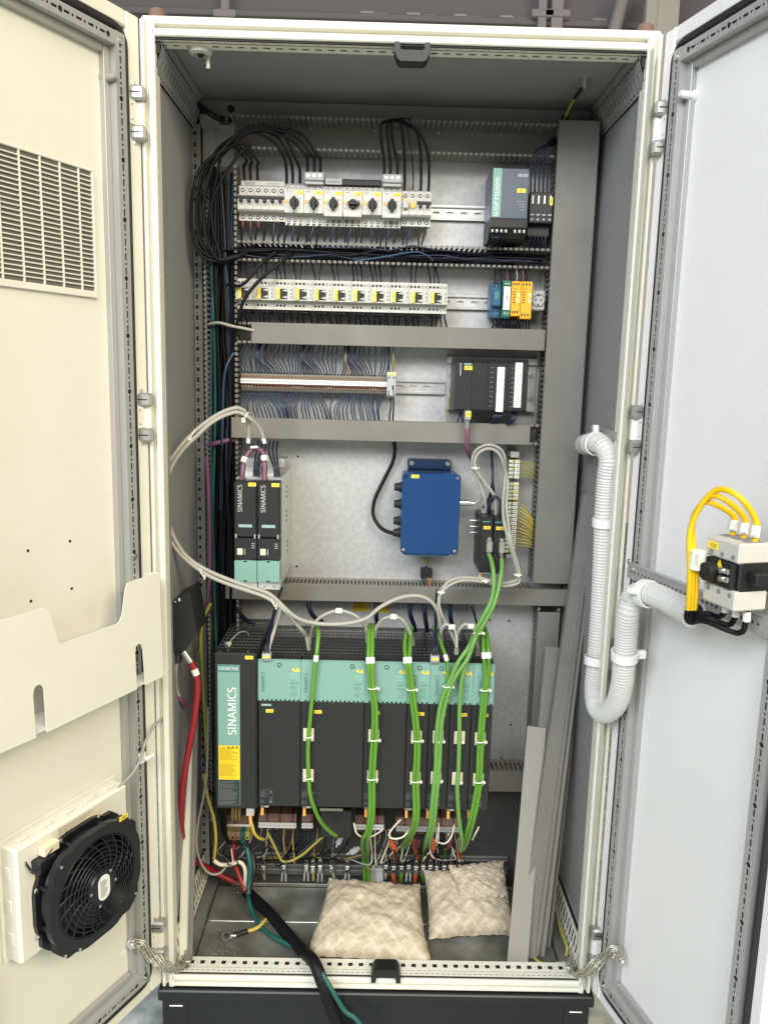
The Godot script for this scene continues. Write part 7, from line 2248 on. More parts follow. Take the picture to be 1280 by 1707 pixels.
func loose_things() -> void:
	pillow("desiccant_bag", "big cream printed desiccant bag lying on the cabinet floor, left of the two", Vector3(-0.016, 0.058, -0.165), 0.136, 0.108, 0.042, -0.05, 0.34, 5, -0.02, 0.13)
	pillow("desiccant_bag", "cream printed desiccant bag lying at the right beside the leaning trunking", Vector3(0.238, 0.07, -0.225), 0.112, 0.09, 0.038, 0.06, 0.48, 11, 0.03, 0.03)
	pillow("desiccant_bag", "small crumpled grey white bag on top of the right desiccant bag", Vector3(0.268, 0.12, -0.24), 0.07, 0.05, 0.014, 0.2, 0.5, 23, 0.0, -0.1)
	leaning("loose_trunking", "long grey trunking length leaning in the right corner up to the blue box's height", Vector3(.3418, .03, -.0843), Vector3(.4052, .03, -.0858), Vector3(.4736, 1.1444, -.26), Vector3(.5113, 1.1482, -.26), 0.02, 2)
	leaning("loose_trunking", "narrow grey trunking length leaning behind the longest one in the right corner", Vector3(.4037, .03, -.115), Vector3(.4292, .03, -.1156), Vector3(.4961, .8685, -.3), Vector3(.5174, .869, -.3), 0.012, 1)
	leaning("loose_trunking", "grey trunking cover leaning between the short front length and the longest one", Vector3(.3414, .026, -.0811), Vector3(.3863, .026, -.0781), Vector3(.4049, .7559, -.262), Vector3(.4473, .7537, -.262), 0.006, 0)
	leaning("loose_trunking", "short grey trunking cover leaning in front of the others in the right corner", Vector3(.315, .02, -.0697), Vector3(.3629, .02, -.0608), Vector3(.3583, .572, -.2), Vector3(.4046, .5667, -.2), 0.012, 0, "duct_lit")
	leaning("loose_trunking", "cream trunking length leaning in the left corner in front of the red cable", Vector3(-.4726, .03, -.045), Vector3(-.44, .03, -.0458), Vector3(-.5072, .7004, -.33), Vector3(-.4746, .7011, -.33), 0.006, 2, "paint")
	var o := thing("wall_connector", "black slanted plastic connector housing on the left side wall", "connector", Vector3(-0.46, 0.75, -0.2))
	var b := MB.new()
	b.prism(PackedVector2Array([Vector2(-0.481, .7785), Vector2(-.4509, .7923), Vector2(-.4272, .827), Vector2(-.442, .9265), Vector2(-0.481, .9016)]), -0.19, -0.09)
	emit("housing", b, "dark_case", o)
	b = MB.new()
	b.box(Vector3(-.4679, .9036, -.0898), Vector3(-.4679, .9036, -.0898) + Vector3(0.004, 0.007, 0.0006))
	b.box(Vector3(-.4761, .9007, -.0898), Vector3(-.4761, .9007, -.0898) + Vector3(0.002, 0.003, 0.0006))
	emit("white_marks", b, "white", o)  # small plain white marks on the housing front
	b = MB.new()
	b.rod(Vector3(-.4985, .7706, -.12), Vector3(-.5004, .7472, -.12), 0.01, -1, 10)
	b.rod(Vector3(-.4779, .7775, -.11), Vector3(-.4783, .7529, -.11), 0.011, -1, 10)
	emit("gland", b, "rubber", o)
	var g0: Vector3 = Vector3(-.4576, .7757, -.1); var g1: Vector3 = Vector3(-.4415, .7501, -.1)
	var rc := cable("red_cable", [g0, g1, Vector3(-.431, .7185, -.1), Vector3(-.4316, .6746, -.1), Vector3(-.4394, .6155, -.1), Vector3(-.4516, .5482, -.1), Vector3(-.4654, .4724, -.1), Vector3(-.4748, .3977, -.11), Vector3(-.4836, .3091, -.14), Vector3(-.4861, .2145, -.2), Vector3(-.4707, .1536, -.25), Vector3(-.4451, .1068, -.29), Vector3(-.4153, .0795, -.3), Vector3(-.38, .0624, -.3)], 0.0078, "wire_red", "thick red cable dropping from the connector on the left side wall", "cable")
	b = MB.new()
	b.rod(g0 + Vector3(-0.004, 0.006, 0), g0.lerp(g1, 0.75), 0.0085, -1, 12)
	emit("metal_ferrule", b, "steel", rc)
	b = MB.new()
	b.rod(Vector3(-.4375, .7401, -.1), Vector3(-.4322, .7257, -.1), 0.0084, -1, 12)
	emit("marker_sleeve", b, "white", rc)
	cable("purple_wall_cable", [Vector3(-.5004, .7472, -.12), Vector3(-.4955, .7121, -.12), Vector3(-.4877, .6749, -.125), Vector3(-.4765, .6471, -.135), Vector3(-.4643, .6231, -.16)], 0.0055, "cable_purple", "purple cable below the black connector on the left side wall", "cable")
	cable("grey_wall_cable", [Vector3(-.4783, .7529, -.11), Vector3(-.4844, .7187, -.115), Vector3(-.4835, .68, -.12), Vector3(-.4763, .645, -.14)], 0.004, "cable_grey", "short grey lead below the black connector on the left side wall", "cable")
	b = MB.new()
	b.box(Vector3(-.1493, .2595, -.2) + Vector3(0, 0, -0.1), Vector3(-.0703, .3351, -.2), 0.003)
	o = solo("terminal_hood", b, "dark_case", "black terminal hood hanging under the widest drive module", "terminal hood")
	b = MB.new()
	b.box(Vector3(-.1516, .3356, -.199), Vector3(-.0929, .3435, -.196), 0.001)
	emit("hood_edge", b, "cable_grey", o)
	o = thing("lug_lead", "ring lug with yellow black earth lead lying on the cabinet floor", "earth lead", Vector3(-.3776, .02, -.1472))
	b = MB.new()
	var rp: Vector3 = Vector3(-.3751, .03, -.1343)
	b.lathe([Vector2(0.0065, -0.003), Vector2(0.014, -0.003), Vector2(0.014, 0.0), Vector2(0.0065, 0.0), Vector2(0.0065, -0.003)], 22, Transform3D(Basis(Vector3(1, 0, 0), -1.1), rp))
	b.rod(rp + Vector3(0.012, 0.001, 0), rp + Vector3(0.024, 0.001, 0.0), 0.005, 0.0055, 10)
	emit("ring_lug", b, "steel", o)
	b = MB.new()
	b.rod(Vector3(-.3588, .03, -.1347), Vector3(-.3259, .03, -.153), 0.0062, -1, 10)
	emit("black_sleeve", b, "black", o)
	b = MB.new()
	b.tube(curve([Vector3(-.3259, .03, -.153), Vector3(-.31, .032, -.1574), Vector3(-.2961, .036, -.1658), Vector3(-.2858, .035, -.1901)]), 0.0048, 8)
	emit("wire", b, "wire_yellow", o)
	var r := RandomNumberGenerator.new()
	r.seed = 31
	b = MB.new()
	for i in 260:
		var a := r.randf() * TAU
		var k := i % 4
		var c: Vector3 = [Vector3(-.2975, .0182, -.3221), Vector3(-.4238, .0182, -.1816), Vector3(-.37, .0182, -.0904), Vector3(.0997, .0182, -.3027)][k]
		var sp: float = [0.02, 0.028, 0.026, 0.05][k]
		var p := c + Vector3(cos(a) * 1.4, 0, sin(a)) * sp * sqrt(r.randf())
		var e := r.randf_range(0.0004, 0.0013)
		b.box(p - Vector3(e, 0.0, e), p + Vector3(e, e, e), e * 0.3)
	var cr := solo("crumbs", b, "dirt", "pale crumbs scattered on the cabinet floor around the bags", "crumbs")
	cr.set_meta("kind", "stuff")
	b = MB.new()
	for p in [Vector3(-.3797, .018, -.3252), Vector3(-.4468, .018, -.278), Vector3(-.4476, .018, -.1372), Vector3(.46, .018, -.1231)]: screw(b, p, Vector3(0, 1, 0), 0.006)
	emit("floor_screw", b, "steel", get_node("control_cabinet"))

func cables() -> void:
	var r := RandomNumberGenerator.new()
	r.seed = 7
	top_wires(r)
	row_wires(r)
	left_bundle(r)
	green_cables()
	grey_cables()
	floor_cables()

func top_wires(r: RandomNumberGenerator) -> void:
	for i in 9:
		var u := i / 8.0
		var tx: Vector3 = [Vector3(-.3525, 1.8582, -.315), Vector3(-.3385, 1.8586, -.315), Vector3(-.3217, 1.859, -.315), Vector3(-.2545, 1.8528, -.315), Vector3(-.2405, 1.8532, -.315), Vector3(-.2237, 1.8537, -.315), Vector3(-.2048, 1.8743, -.305), Vector3(-.1895, 1.8748, -.305), Vector3(-.1756, 1.8738, -.305)][i]
		var p := [tx, tx + Vector3(0, 0.03, 0.008)]
		if i < 3:
			p.append_array([Vector3(-.3427, 1.8945, -.29) + Vector3(0.012 * i, 0.0, 0.0), Vector3(-.3633, 1.9159, -.275) + Vector3(0.006 * i, 0.006 * i, 0)])
		elif i < 6:
			p.append_array([Vector3(-.2596, 1.9084, -.285) + Vector3(0.012 * (i - 3), 0.0, 0.0), Vector3(-.2885, 1.9384, -.275) + Vector3(0.012 * (i - 3), 0.008 * (i - 3), 0), Vector3(-.3344, 1.9471, -.265) + Vector3(0, 0.006 * (i - 3), 0)])
		else:
			p.append_array([Vector3(-.2075, 1.9098, -.285) + Vector3(0.012 * (i - 6), 0.0, 0.0), Vector3(-.2472, 1.9407, -.27) + Vector3(0.012 * (i - 6), 0.006 * (i - 6), 0), Vector3(-.3202, 1.9524, -.26) + Vector3(0, 0.004 * (i - 6), 0)])
		var o := Vector3(r.randf_range(-0.012, 0.012), r.randf_range(-0.008, 0.008), r.randf_range(-0.016, 0.016))
		p.append_array([Vector3(-.4012, 1.9134, -.26) + o + Vector3(0.02 * (1 - u), -0.008 * (1 - u), 0), Vector3(-.4383, 1.8625, -.26) + o + Vector3(0.022 * u, 0, 0), Vector3(-.458, 1.7984, -.265) + o + Vector3(0.026 * u, 0, 0), Vector3(-.4601, 1.7337, -.27) + o + Vector3(0.028 * u, 0, 0), Vector3(-.4438, 1.6883, -.275) + o + Vector3(0.024 * u, 0, 0), Vector3(-.4075, 1.6712, -.28) + o * 0.6, Vector3(-.3673, 1.6818, -.29) + o * 0.5, Vector3(-.3353, 1.6991, -.31), Vector3(-.2969, 1.7087, -.34)])
		cable("black_loop_wire", p, 0.0035, "wire_black", "black wire of the corner loop to the %s pole of the %s" % [ORD[i % 3], ["leftmost breaker", "first motor starter", "left infeed block"][i / 3]], "wire", "black wires of the corner loop")
	for i in 7:
		var tx: Vector3 = [Vector3(-.028, 1.8738, -.305), Vector3(-.014, 1.8742, -.305), Vector3(.0027, 1.8733, -.305), Vector3(.0206, 1.8455, -.315), Vector3(.0403, 1.846, -.315), Vector3(.0586, 1.8452, -.315), Vector3(.0769, 1.8444, -.315)][i]
		var crown: Vector3 = [Vector3(-.0375, 1.9758, -.275), Vector3(-.024, 1.9779, -.272), Vector3(-.0146, 1.9788, -.27), Vector3(.0071, 1.9781, -.27), Vector3(.018, 1.9772, -.27), Vector3(.0372, 1.9719, -.272), Vector3(.0457, 1.9654, -.275)][i]
		var up: Vector3 = [Vector3(-.0337, 1.9313, -.285), Vector3(-.0186, 1.9317, -.285), Vector3(-.0092, 1.9384, -.285), Vector3(.0157, 1.9326, -.285), Vector3(.0341, 1.9137, -.285), Vector3(.0527, 1.9336, -.285), Vector3(.071, 1.9212, -.285)][i]
		cable("black_riser", [tx, tx + Vector3(0, 0.03, 0.004), up, crown, Vector3(-.0008, 1.9889, -.29) + Vector3(0.003 * i - 0.01, 0, 0.004 * (i % 3)), Vector3(.0136, 2.0051, -.33) + Vector3(0.003 * i, 0, 0)], 0.0034 if i != 4 else 0.0016, "wire_black", ["black wire arching from the right infeed block, left one of three", "black wire arching from the right infeed block, middle one of three", "black wire arching from the right infeed block, right one of three", "black wire arching up from the residual current breaker, left of its two", "thin black wire arching up from the residual current breaker", "black wire arching up from the left single pole breaker", "black wire arching up from the right single pole breaker"][i], "wire", "black wires arching into the top duct")
	for i in 5:
		cable("fuse_riser", [Vector3(.3137, 1.8434, -.3) + i * Vector3(0.0095, 0, 0), Vector3(.3118, 1.8845, -.295) + i * Vector3(0.0095, 0, 0), Vector3(.3128, 1.9251, -.29) + i * Vector3(0.008, 0.002, 0), Vector3(.3371, 1.9453, -.3) + i * Vector3(0.004, 0.004, 0), Vector3(.3708, 1.9569, -.33) + i * Vector3(0.002, 0.004, 0)], 0.002, "wire_navy", "dark wire rising from the fuse module into the right duct", "wire", "wires above the fuse module")
		cable("fuse_drop", [Vector3(.3204, 1.757, -.31) + i * Vector3(0.0085, 0, 0), Vector3(.3218, 1.7399, -.305) + i * Vector3(0.0085, 0, 0), Vector3(.326, 1.7235, -.33) + i * Vector3(0.008, 0, 0)], 0.002, "wire_navy", "dark wire dropping from the fuse module into the duct below", "wire", "wires below the fuse module")
	cable("crossing_cable", [Vector3(-.2775, 1.6964, -.3), Vector3(-.3091, 1.665, -.275), Vector3(-.3321, 1.6342, -.27), Vector3(-.3502, 1.6175, -.27), Vector3(-.3665, 1.6136, -.275), Vector3(-.3888, 1.6187, -.29)], 0.0038, "wire_black", "black cable crossing in front of the first contactor towards the left duct", "cable")
	cable("crossing_cable", [Vector3(-.2334, 1.7017, -.31), Vector3(-.2673, 1.6661, -.275), Vector3(-.3007, 1.6371, -.265), Vector3(-.3309, 1.6036, -.262), Vector3(-.3491, 1.5747, -.262), Vector3(-.3604, 1.541, -.27), Vector3(-.3726, 1.5004, -.29), Vector3(-.3811, 1.4447, -.32)], 0.0042, "wire_black", "black cable slanting across the first contactor down to the left duct", "cable")
	cable("slant_cable", [Vector3(-.3301, 1.9284, -.28), Vector3(-.3626, 1.8966, -.27), Vector3(-.397, 1.8466, -.27), Vector3(-.4233, 1.7883, -.275), Vector3(-.4341, 1.7177, -.29)], 0.0036, "wire_black", "single black cable slanting down across the left duct behind the loop", "cable")

func row_wires(r: RandomNumberGenerator) -> void:
	var xs := [405, 418, 431, 444, 457, 469, 480, 490, 500, 512, 522, 532, 545, 556, 563, 575, 585, 598, 607, 619, 632, 640, 648, 662, 672, 683, 697, 709]
	for i in xs.size():
		var u: float = (xs[i] - 405.0) / 304.0
		var a: Vector3 = Vector3(-.3575, 1.773, -.318).lerp(Vector3(.0726, 1.7681, -.318), u)
		var e: Vector3 = Vector3(-.3596, 1.7136, -.32).lerp(Vector3(.0703, 1.7139, -.32), u) + Vector3(r.randf_range(-0.006, 0.004), 0, 0)
		var m := "wire_navy" if i % 3 == 1 else "wire_black"
		var w := cable("breaker_drop", [a, a + Vector3(0, -0.018, 0.004), e + Vector3(0, 0.014, 0.006), e + Vector3(0, -0.012, -0.004)], 0.0026 if i < 12 else 0.002, m, "black wire dropping from the breaker row into the duct below" if i > 2 else "black wire with dark red sleeve under the leftmost breaker's %s pole" % ORD[i], "wire", "wires under the breaker row" if i > 2 else "red sleeved wires", 0.012, 6)
		if i < 3:
			var b := MB.new()
			b.rod(a + Vector3(0, -0.002, 0.0015), a + Vector3(0, -0.02, 0.004), 0.0036, -1, 8)
			emit("sleeve", b, "red_ferrule", w)
	for i in 34:
		var y0 := 1.684 + 0.028 * r.randf()
		var z := -0.36 + 0.068 * (i / 34.0)
		var xa := -0.40 + 0.25 * r.randf() * (i % 3)
		var xb := minf(0.36, xa + 0.25 + 0.6 * r.randf())
		var p := []
		for k in 7:
			p.append(Vector3(xa + (xb - xa) * k / 6.0, y0 + r.randf_range(-0.007, 0.007), z + r.randf_range(-0.006, 0.006)))
		cable("duct_wire", p, 0.0021, ["wire_black", "wire_navy", "wire_navy", "wire_black", "wire_navy"][i % 5], "dark wire lying lengthwise in the open duct under the breakers", "wire", "wires lying in the open duct", 0.03, 5)
	cable("duct_blue_wire", [Vector3(-.0939, 1.6794, -.3), Vector3(-.0235, 1.6904, -.288), Vector3(.0463, 1.7028, -.286), Vector3(.0719, 1.6986, -.29), Vector3(.0927, 1.687, -.3)], 0.002, "wire_blue", "one lighter blue wire looping over the open duct under the breakers", "wire")
	for i in 11:
		var u0: float = i / 11.0
		for k in [0, 1, 2, 3]:
			if r.randf() < 0.34 and k > 1: continue
			var u: float = u0 + (k * 0.22 + 0.08) / 11.0
			var top: Vector3 = Vector3(-.3704, 1.632, -.306).lerp(Vector3(.1293, 1.6325, -.306), u)
			var du: Vector3 = Vector3(-.3726, 1.6694, -.32).lerp(Vector3(.1291, 1.67, -.32), u) + Vector3(r.randf_range(-0.008, 0.004), 0, 0)
			if k != 3:
				cable("contactor_riser", [top, top + Vector3(0, 0.012, 0.002), du, du + Vector3(0, 0.018, -0.01)], 0.0019, "wire_navy" if k == 1 else "wire_black", "dark wire from the contactors' upper terminals into the duct above", "wire", "wires above the contactors", 0.012, 5)
			var low: Vector3 = Vector3(-.3714, 1.5673, -.31).lerp(Vector3(.1321, 1.5676, -.31), u + 0.01)
			var dl: Vector3 = Vector3(-.3751, 1.535, -.33).lerp(Vector3(.1352, 1.5323, -.33), u + 0.01) + Vector3(r.randf_range(-0.002, 0.006), 0, 0)
			cable("contactor_drop", [low, low + Vector3(0, -0.012, 0.004), dl, dl + Vector3(0, -0.014, 0)], 0.002 if k != 2 else 0.0015, "wire_navy" if k == 2 else "wire_black", "dark wire from the contactors' lower terminals into the covered duct", "wire", "wires below the contactors", 0.012, 5)
	for i in 12:
		var u := i / 11.0
		var a: Vector3 = Vector3(.2411, 1.6372, -.31).lerp(Vector3(.322, 1.6437, -.3), u)
		cable("relay_riser", [a, a + Vector3(0, 0.014, 0.003), a + Vector3(0.004 * (0.5 - u), 0.034, -0.01)], 0.0017, ["wire_black", "wire_navy", "cable_grey", "wire_navy", "cable_purple"][i % 5 if i > 3 else i % 2], "thin wire rising from the yellow relays into the duct above", "wire", "wires above the relays", 0.012, 5)
		a = Vector3(.2461, 1.5628, -.32).lerp(Vector3(.3246, 1.561, -.305), u)
		cable("relay_drop", [a, a + Vector3(0, -0.012, 0.008), a + Vector3(0.006 * (u - 0.5), -0.022, 0.004), a + Vector3(0.01 * (u - 0.5), -0.034, -0.02)], 0.0021, "wire_black" if i % 3 else "wire_navy", "dark wire dropping from the relays into the covered duct", "wire", "wires below the relays", 0.01, 5)
	for i in 58:
		var u := (i + 0.3) / 58.0
		if i in [38, 39, 54]: continue
		var t: Vector3 = Vector3(-.3646, 1.4108, -.342).lerp(Vector3(-.0117, 1.4123, -.342), u)
		var bow := 0.012 * sin(u * 21.0) - 0.010 * (1.0 - u) + r.randf_range(-0.003, 0.003)
		var du: Vector3 = Vector3(-.3631, 1.4843, -.335).lerp(Vector3(-.018, 1.483, -.335), u) + Vector3(bow * 1.2, 0, 0)
		var m := "wire_steel" if i % 4 != 2 else "wire_navy"
		if i in [42, 43]: m = "wire_brown"
		if i in [2, 5, 9]: m = "wire_blue"
		cable("strip_riser", [t, t + Vector3(bow * 0.35, 0.016, 0.005), t.lerp(du, 0.55) + Vector3(bow * 0.7 - 0.004, 0, 0.012), du, du + Vector3(0.003, 0.012, -0.008)], 0.0017, m, "thin dark blue wire bowing up from the terminal strip to the covered duct" if m != "wire_brown" else "thin brown wire rising from the terminal strip", "wire", "wires above the terminal strip" if m != "wire_brown" else "brown wires above the terminal strip", 0.012, 5)
		if i in [34, 35, 36]: continue
		t = Vector3(-.3648, 1.3669, -.342).lerp(Vector3(-.0106, 1.3684, -.342), u)
		bow = -0.014 * sin(u * 19.0 + 0.6) + r.randf_range(-0.003, 0.003) + 0.012 * (1.0 - u)
		du = Vector3(-.364, 1.298, -.335).lerp(Vector3(-.0134, 1.2992, -.335), u) + Vector3(bow * 1.1, 0, 0)
		cable("strip_drop", [t, t + Vector3(-0.004, -0.012, 0.005), t.lerp(du, 0.5) + Vector3(bow * 0.4 - 0.007, 0, 0.012), du, du + Vector3(0.002, -0.012, -0.008)], 0.0017, "wire_steel" if i % 5 != 3 else "wire_blue" if i < 14 else "wire_navy", "thin dark blue wire bowing down from the terminal strip to the duct", "wire", "wires below the terminal strip", 0.012, 5)
	for v in [[[Vector3(-.0047, 1.4226, -.33), Vector3(-.0055, 1.447, -.32), Vector3(-.0078, 1.4829, -.325), Vector3(-.0066, 1.4945, -.33)], "wire_navy"], [[Vector3(.0055, 1.4229, -.33), Vector3(.0062, 1.4473, -.32), Vector3(.0038, 1.4832, -.325), Vector3(.0051, 1.4948, -.33)], "wire_brown"], [[Vector3(.0013, 1.3645, -.335), Vector3(.0031, 1.3458, -.325), Vector3(-.0005, 1.3161, -.33), Vector3(.0015, 1.2996, -.335)], "wire_navy"], [[Vector3(.0072, 1.3646, -.335), Vector3(.009, 1.3459, -.325), Vector3(.0084, 1.3163, -.33), Vector3(.0089, 1.2998, -.335)], "wire_black"]]:
		cable("module_wire", v[0], 0.0021, v[1], "%s wire of the slim grey relay module %s" % ["brown" if v[1] == "wire_brown" else "black" if v[1] == "wire_black" else "navy", "going down" if v[0][0].y < 1.39 else "going up"], "wire")
	cable("earth_drop", [Vector3(.1452, 1.3675, -.355), Vector3(.1455, 1.3484, -.35), Vector3(.1434, 1.3231, -.35), Vector3(.1438, 1.3025, -.345)], 0.0022, "wire_earth", "yellow green earth wire left of the black controller", "wire")
	for i in 4:
		cable("controller_loop", [Vector3(.1722, 1.3378, -.3) + i * Vector3(0.009, 0, 0), Vector3(.1683, 1.3239, -.285) + i * Vector3(0.008, 0.001, 0), Vector3(.1656, 1.308, -.31) + i * Vector3(0.012, 0.0, 0), Vector3(.1751, 1.2947, -.34) + i * Vector3(0.01, 0, 0)], 0.0016, "wire_navy", "thin navy wire beside the controller's bus plug", "wire", "thin wires beside the bus plug")

func left_bundle(r: RandomNumberGenerator) -> void:
	var ms := ["wire_black", "wire_black", "wire_navy", "wire_black", "wire_teal", "wire_black", "wire_navy", "wire_black", "wire_blue", "wire_black"]
	for i in 40:
		var u := r.randf()
		var z := -0.37 + 0.085 * (i / 40.0)
		var ya := 1.7 if i % 3 else 1.88
		var yb: float = [0.9, 0.3, 0.26, 0.55][i % 4]
		var p := []
		var n := 8
		for k in n:
			u = clampf(u + r.randf_range(-0.16, 0.16), 0.12, 0.92)
			p.append(Vector3(-0.438 + 0.062 * u, ya + (yb - ya) * k / (n - 1.0), z + r.randf_range(-0.008, 0.008)))
		var m: String = ms[i % 10]
		cable("riser_cable", p, [0.0028, 0.0036, 0.0022][i % 3], m, {"wire_black": "black cable running down the open duct at the left", "wire_navy": "dark navy cable running down the open duct at the left", "wire_teal": "dark teal cable running down the open duct at the left", "wire_blue": "blue cable running down the open duct at the left"}[m], "cable", m.replace("wire_", "") + " cables in the left duct", 0.03, 6)
	cable("duct_grey_cable", [Vector3(-.4321, 1.5267, -.29), Vector3(-.4078, 1.5291, -.275), Vector3(-.3797, 1.523, -.275), Vector3(-.3524, 1.5184, -.28), Vector3(-.327, 1.5141, -.29)], 0.0036, "cable_grey", "grey cable stepping out of the left duct into the covered duct", "cable")
	cable("duct_grey_cable", [Vector3(-.3775, 1.4614, -.3), Vector3(-.3922, 1.4297, -.285), Vector3(-.3997, 1.3871, -.285), Vector3(-.4017, 1.3156, -.285), Vector3(-.4065, 1.2135, -.29), Vector3(-.4126, 1.0783, -.3)], 0.0032, "wire_blue", "light blue cable coming out of the left duct beside the terminal strip", "cable")
	cable("duct_purple_cable", [Vector3(-.4419, 1.2132, -.285), Vector3(-.4372, 1.0805, -.283), Vector3(-.4375, .9292, -.283), Vector3(-.4466, .8201, -.285)], 0.005, "cable_purple", "purple cable running down the left duct beside the control units", "cable")
	cable("earth_cable", [Vector3(-.4327, .8481, -.27), Vector3(-.4489, .8121, -.26), Vector3(-.4571, .7576, -.26), Vector3(-.4548, .6693, -.265), Vector3(-.4514, .5387, -.27), Vector3(-.448, .4405, -.27)], 0.0045, "wire_earth", "yellow green cable bowing out of the left duct beside the drives", "cable")
	cable("earth_cable", [Vector3(-.452, .4012, -.25), Vector3(-.442, .3351, -.25), Vector3(-.4272, .2768, -.25), Vector3(-.4232, .2177, -.25), Vector3(-.4305, .1565, -.26)], 0.0042, "wire_yellow", "yellow cable ending beside the white wire at the lower left", "cable")
	cable("grey_loop", [Vector3(-.4391, .5801, -.25), Vector3(-.4421, .4066, -.24), Vector3(-.463, .2796, -.23), Vector3(-.4685, .2125, -.23), Vector3(-.458, .1586, -.235), Vector3(-.4377, .1284, -.24), Vector3(-.4148, .1221, -.25), Vector3(-.3996, .1298, -.27)], 0.003, "cable_grey", "thin grey wire looping low in the left corner", "wire")
	for i in 6:
		cable("low_riser", [Vector3(-.4384, .3407, -.27) + i * Vector3(0.006, 0, 0.003), Vector3(-.4131, .2767, -.265) + i * Vector3(0.003, 0, 0.002), Vector3(-.4073, .2258, -.265) + i * Vector3(0.003, -0.002, 0.002), Vector3(-.3881, .1922, -.27) + i * Vector3(0.006, 0.001, 0), Vector3(-.3631, .1933, -.28)], 0.0028, "wire_black", "black wire curving under the tall teal labelled unit", "wire", "black wires under the infeed unit")

func tied(o: Node3D, at: Array, r: float) -> void:
	for a in at:
		var b := MB.new()
		var p: Vector3 = a[0]; var d: Vector3 = a[1]
		b.rod(p - d * 0.0022, p + d * 0.0022, r, -1, 14)
		b.box(p + Vector3(r * 0.8, -0.0032, 0.0), p + Vector3(r * 0.8 + 0.006, 0.0032, 0.005), 0.001)
		emit("cable_tie", b, "tie_white", o)

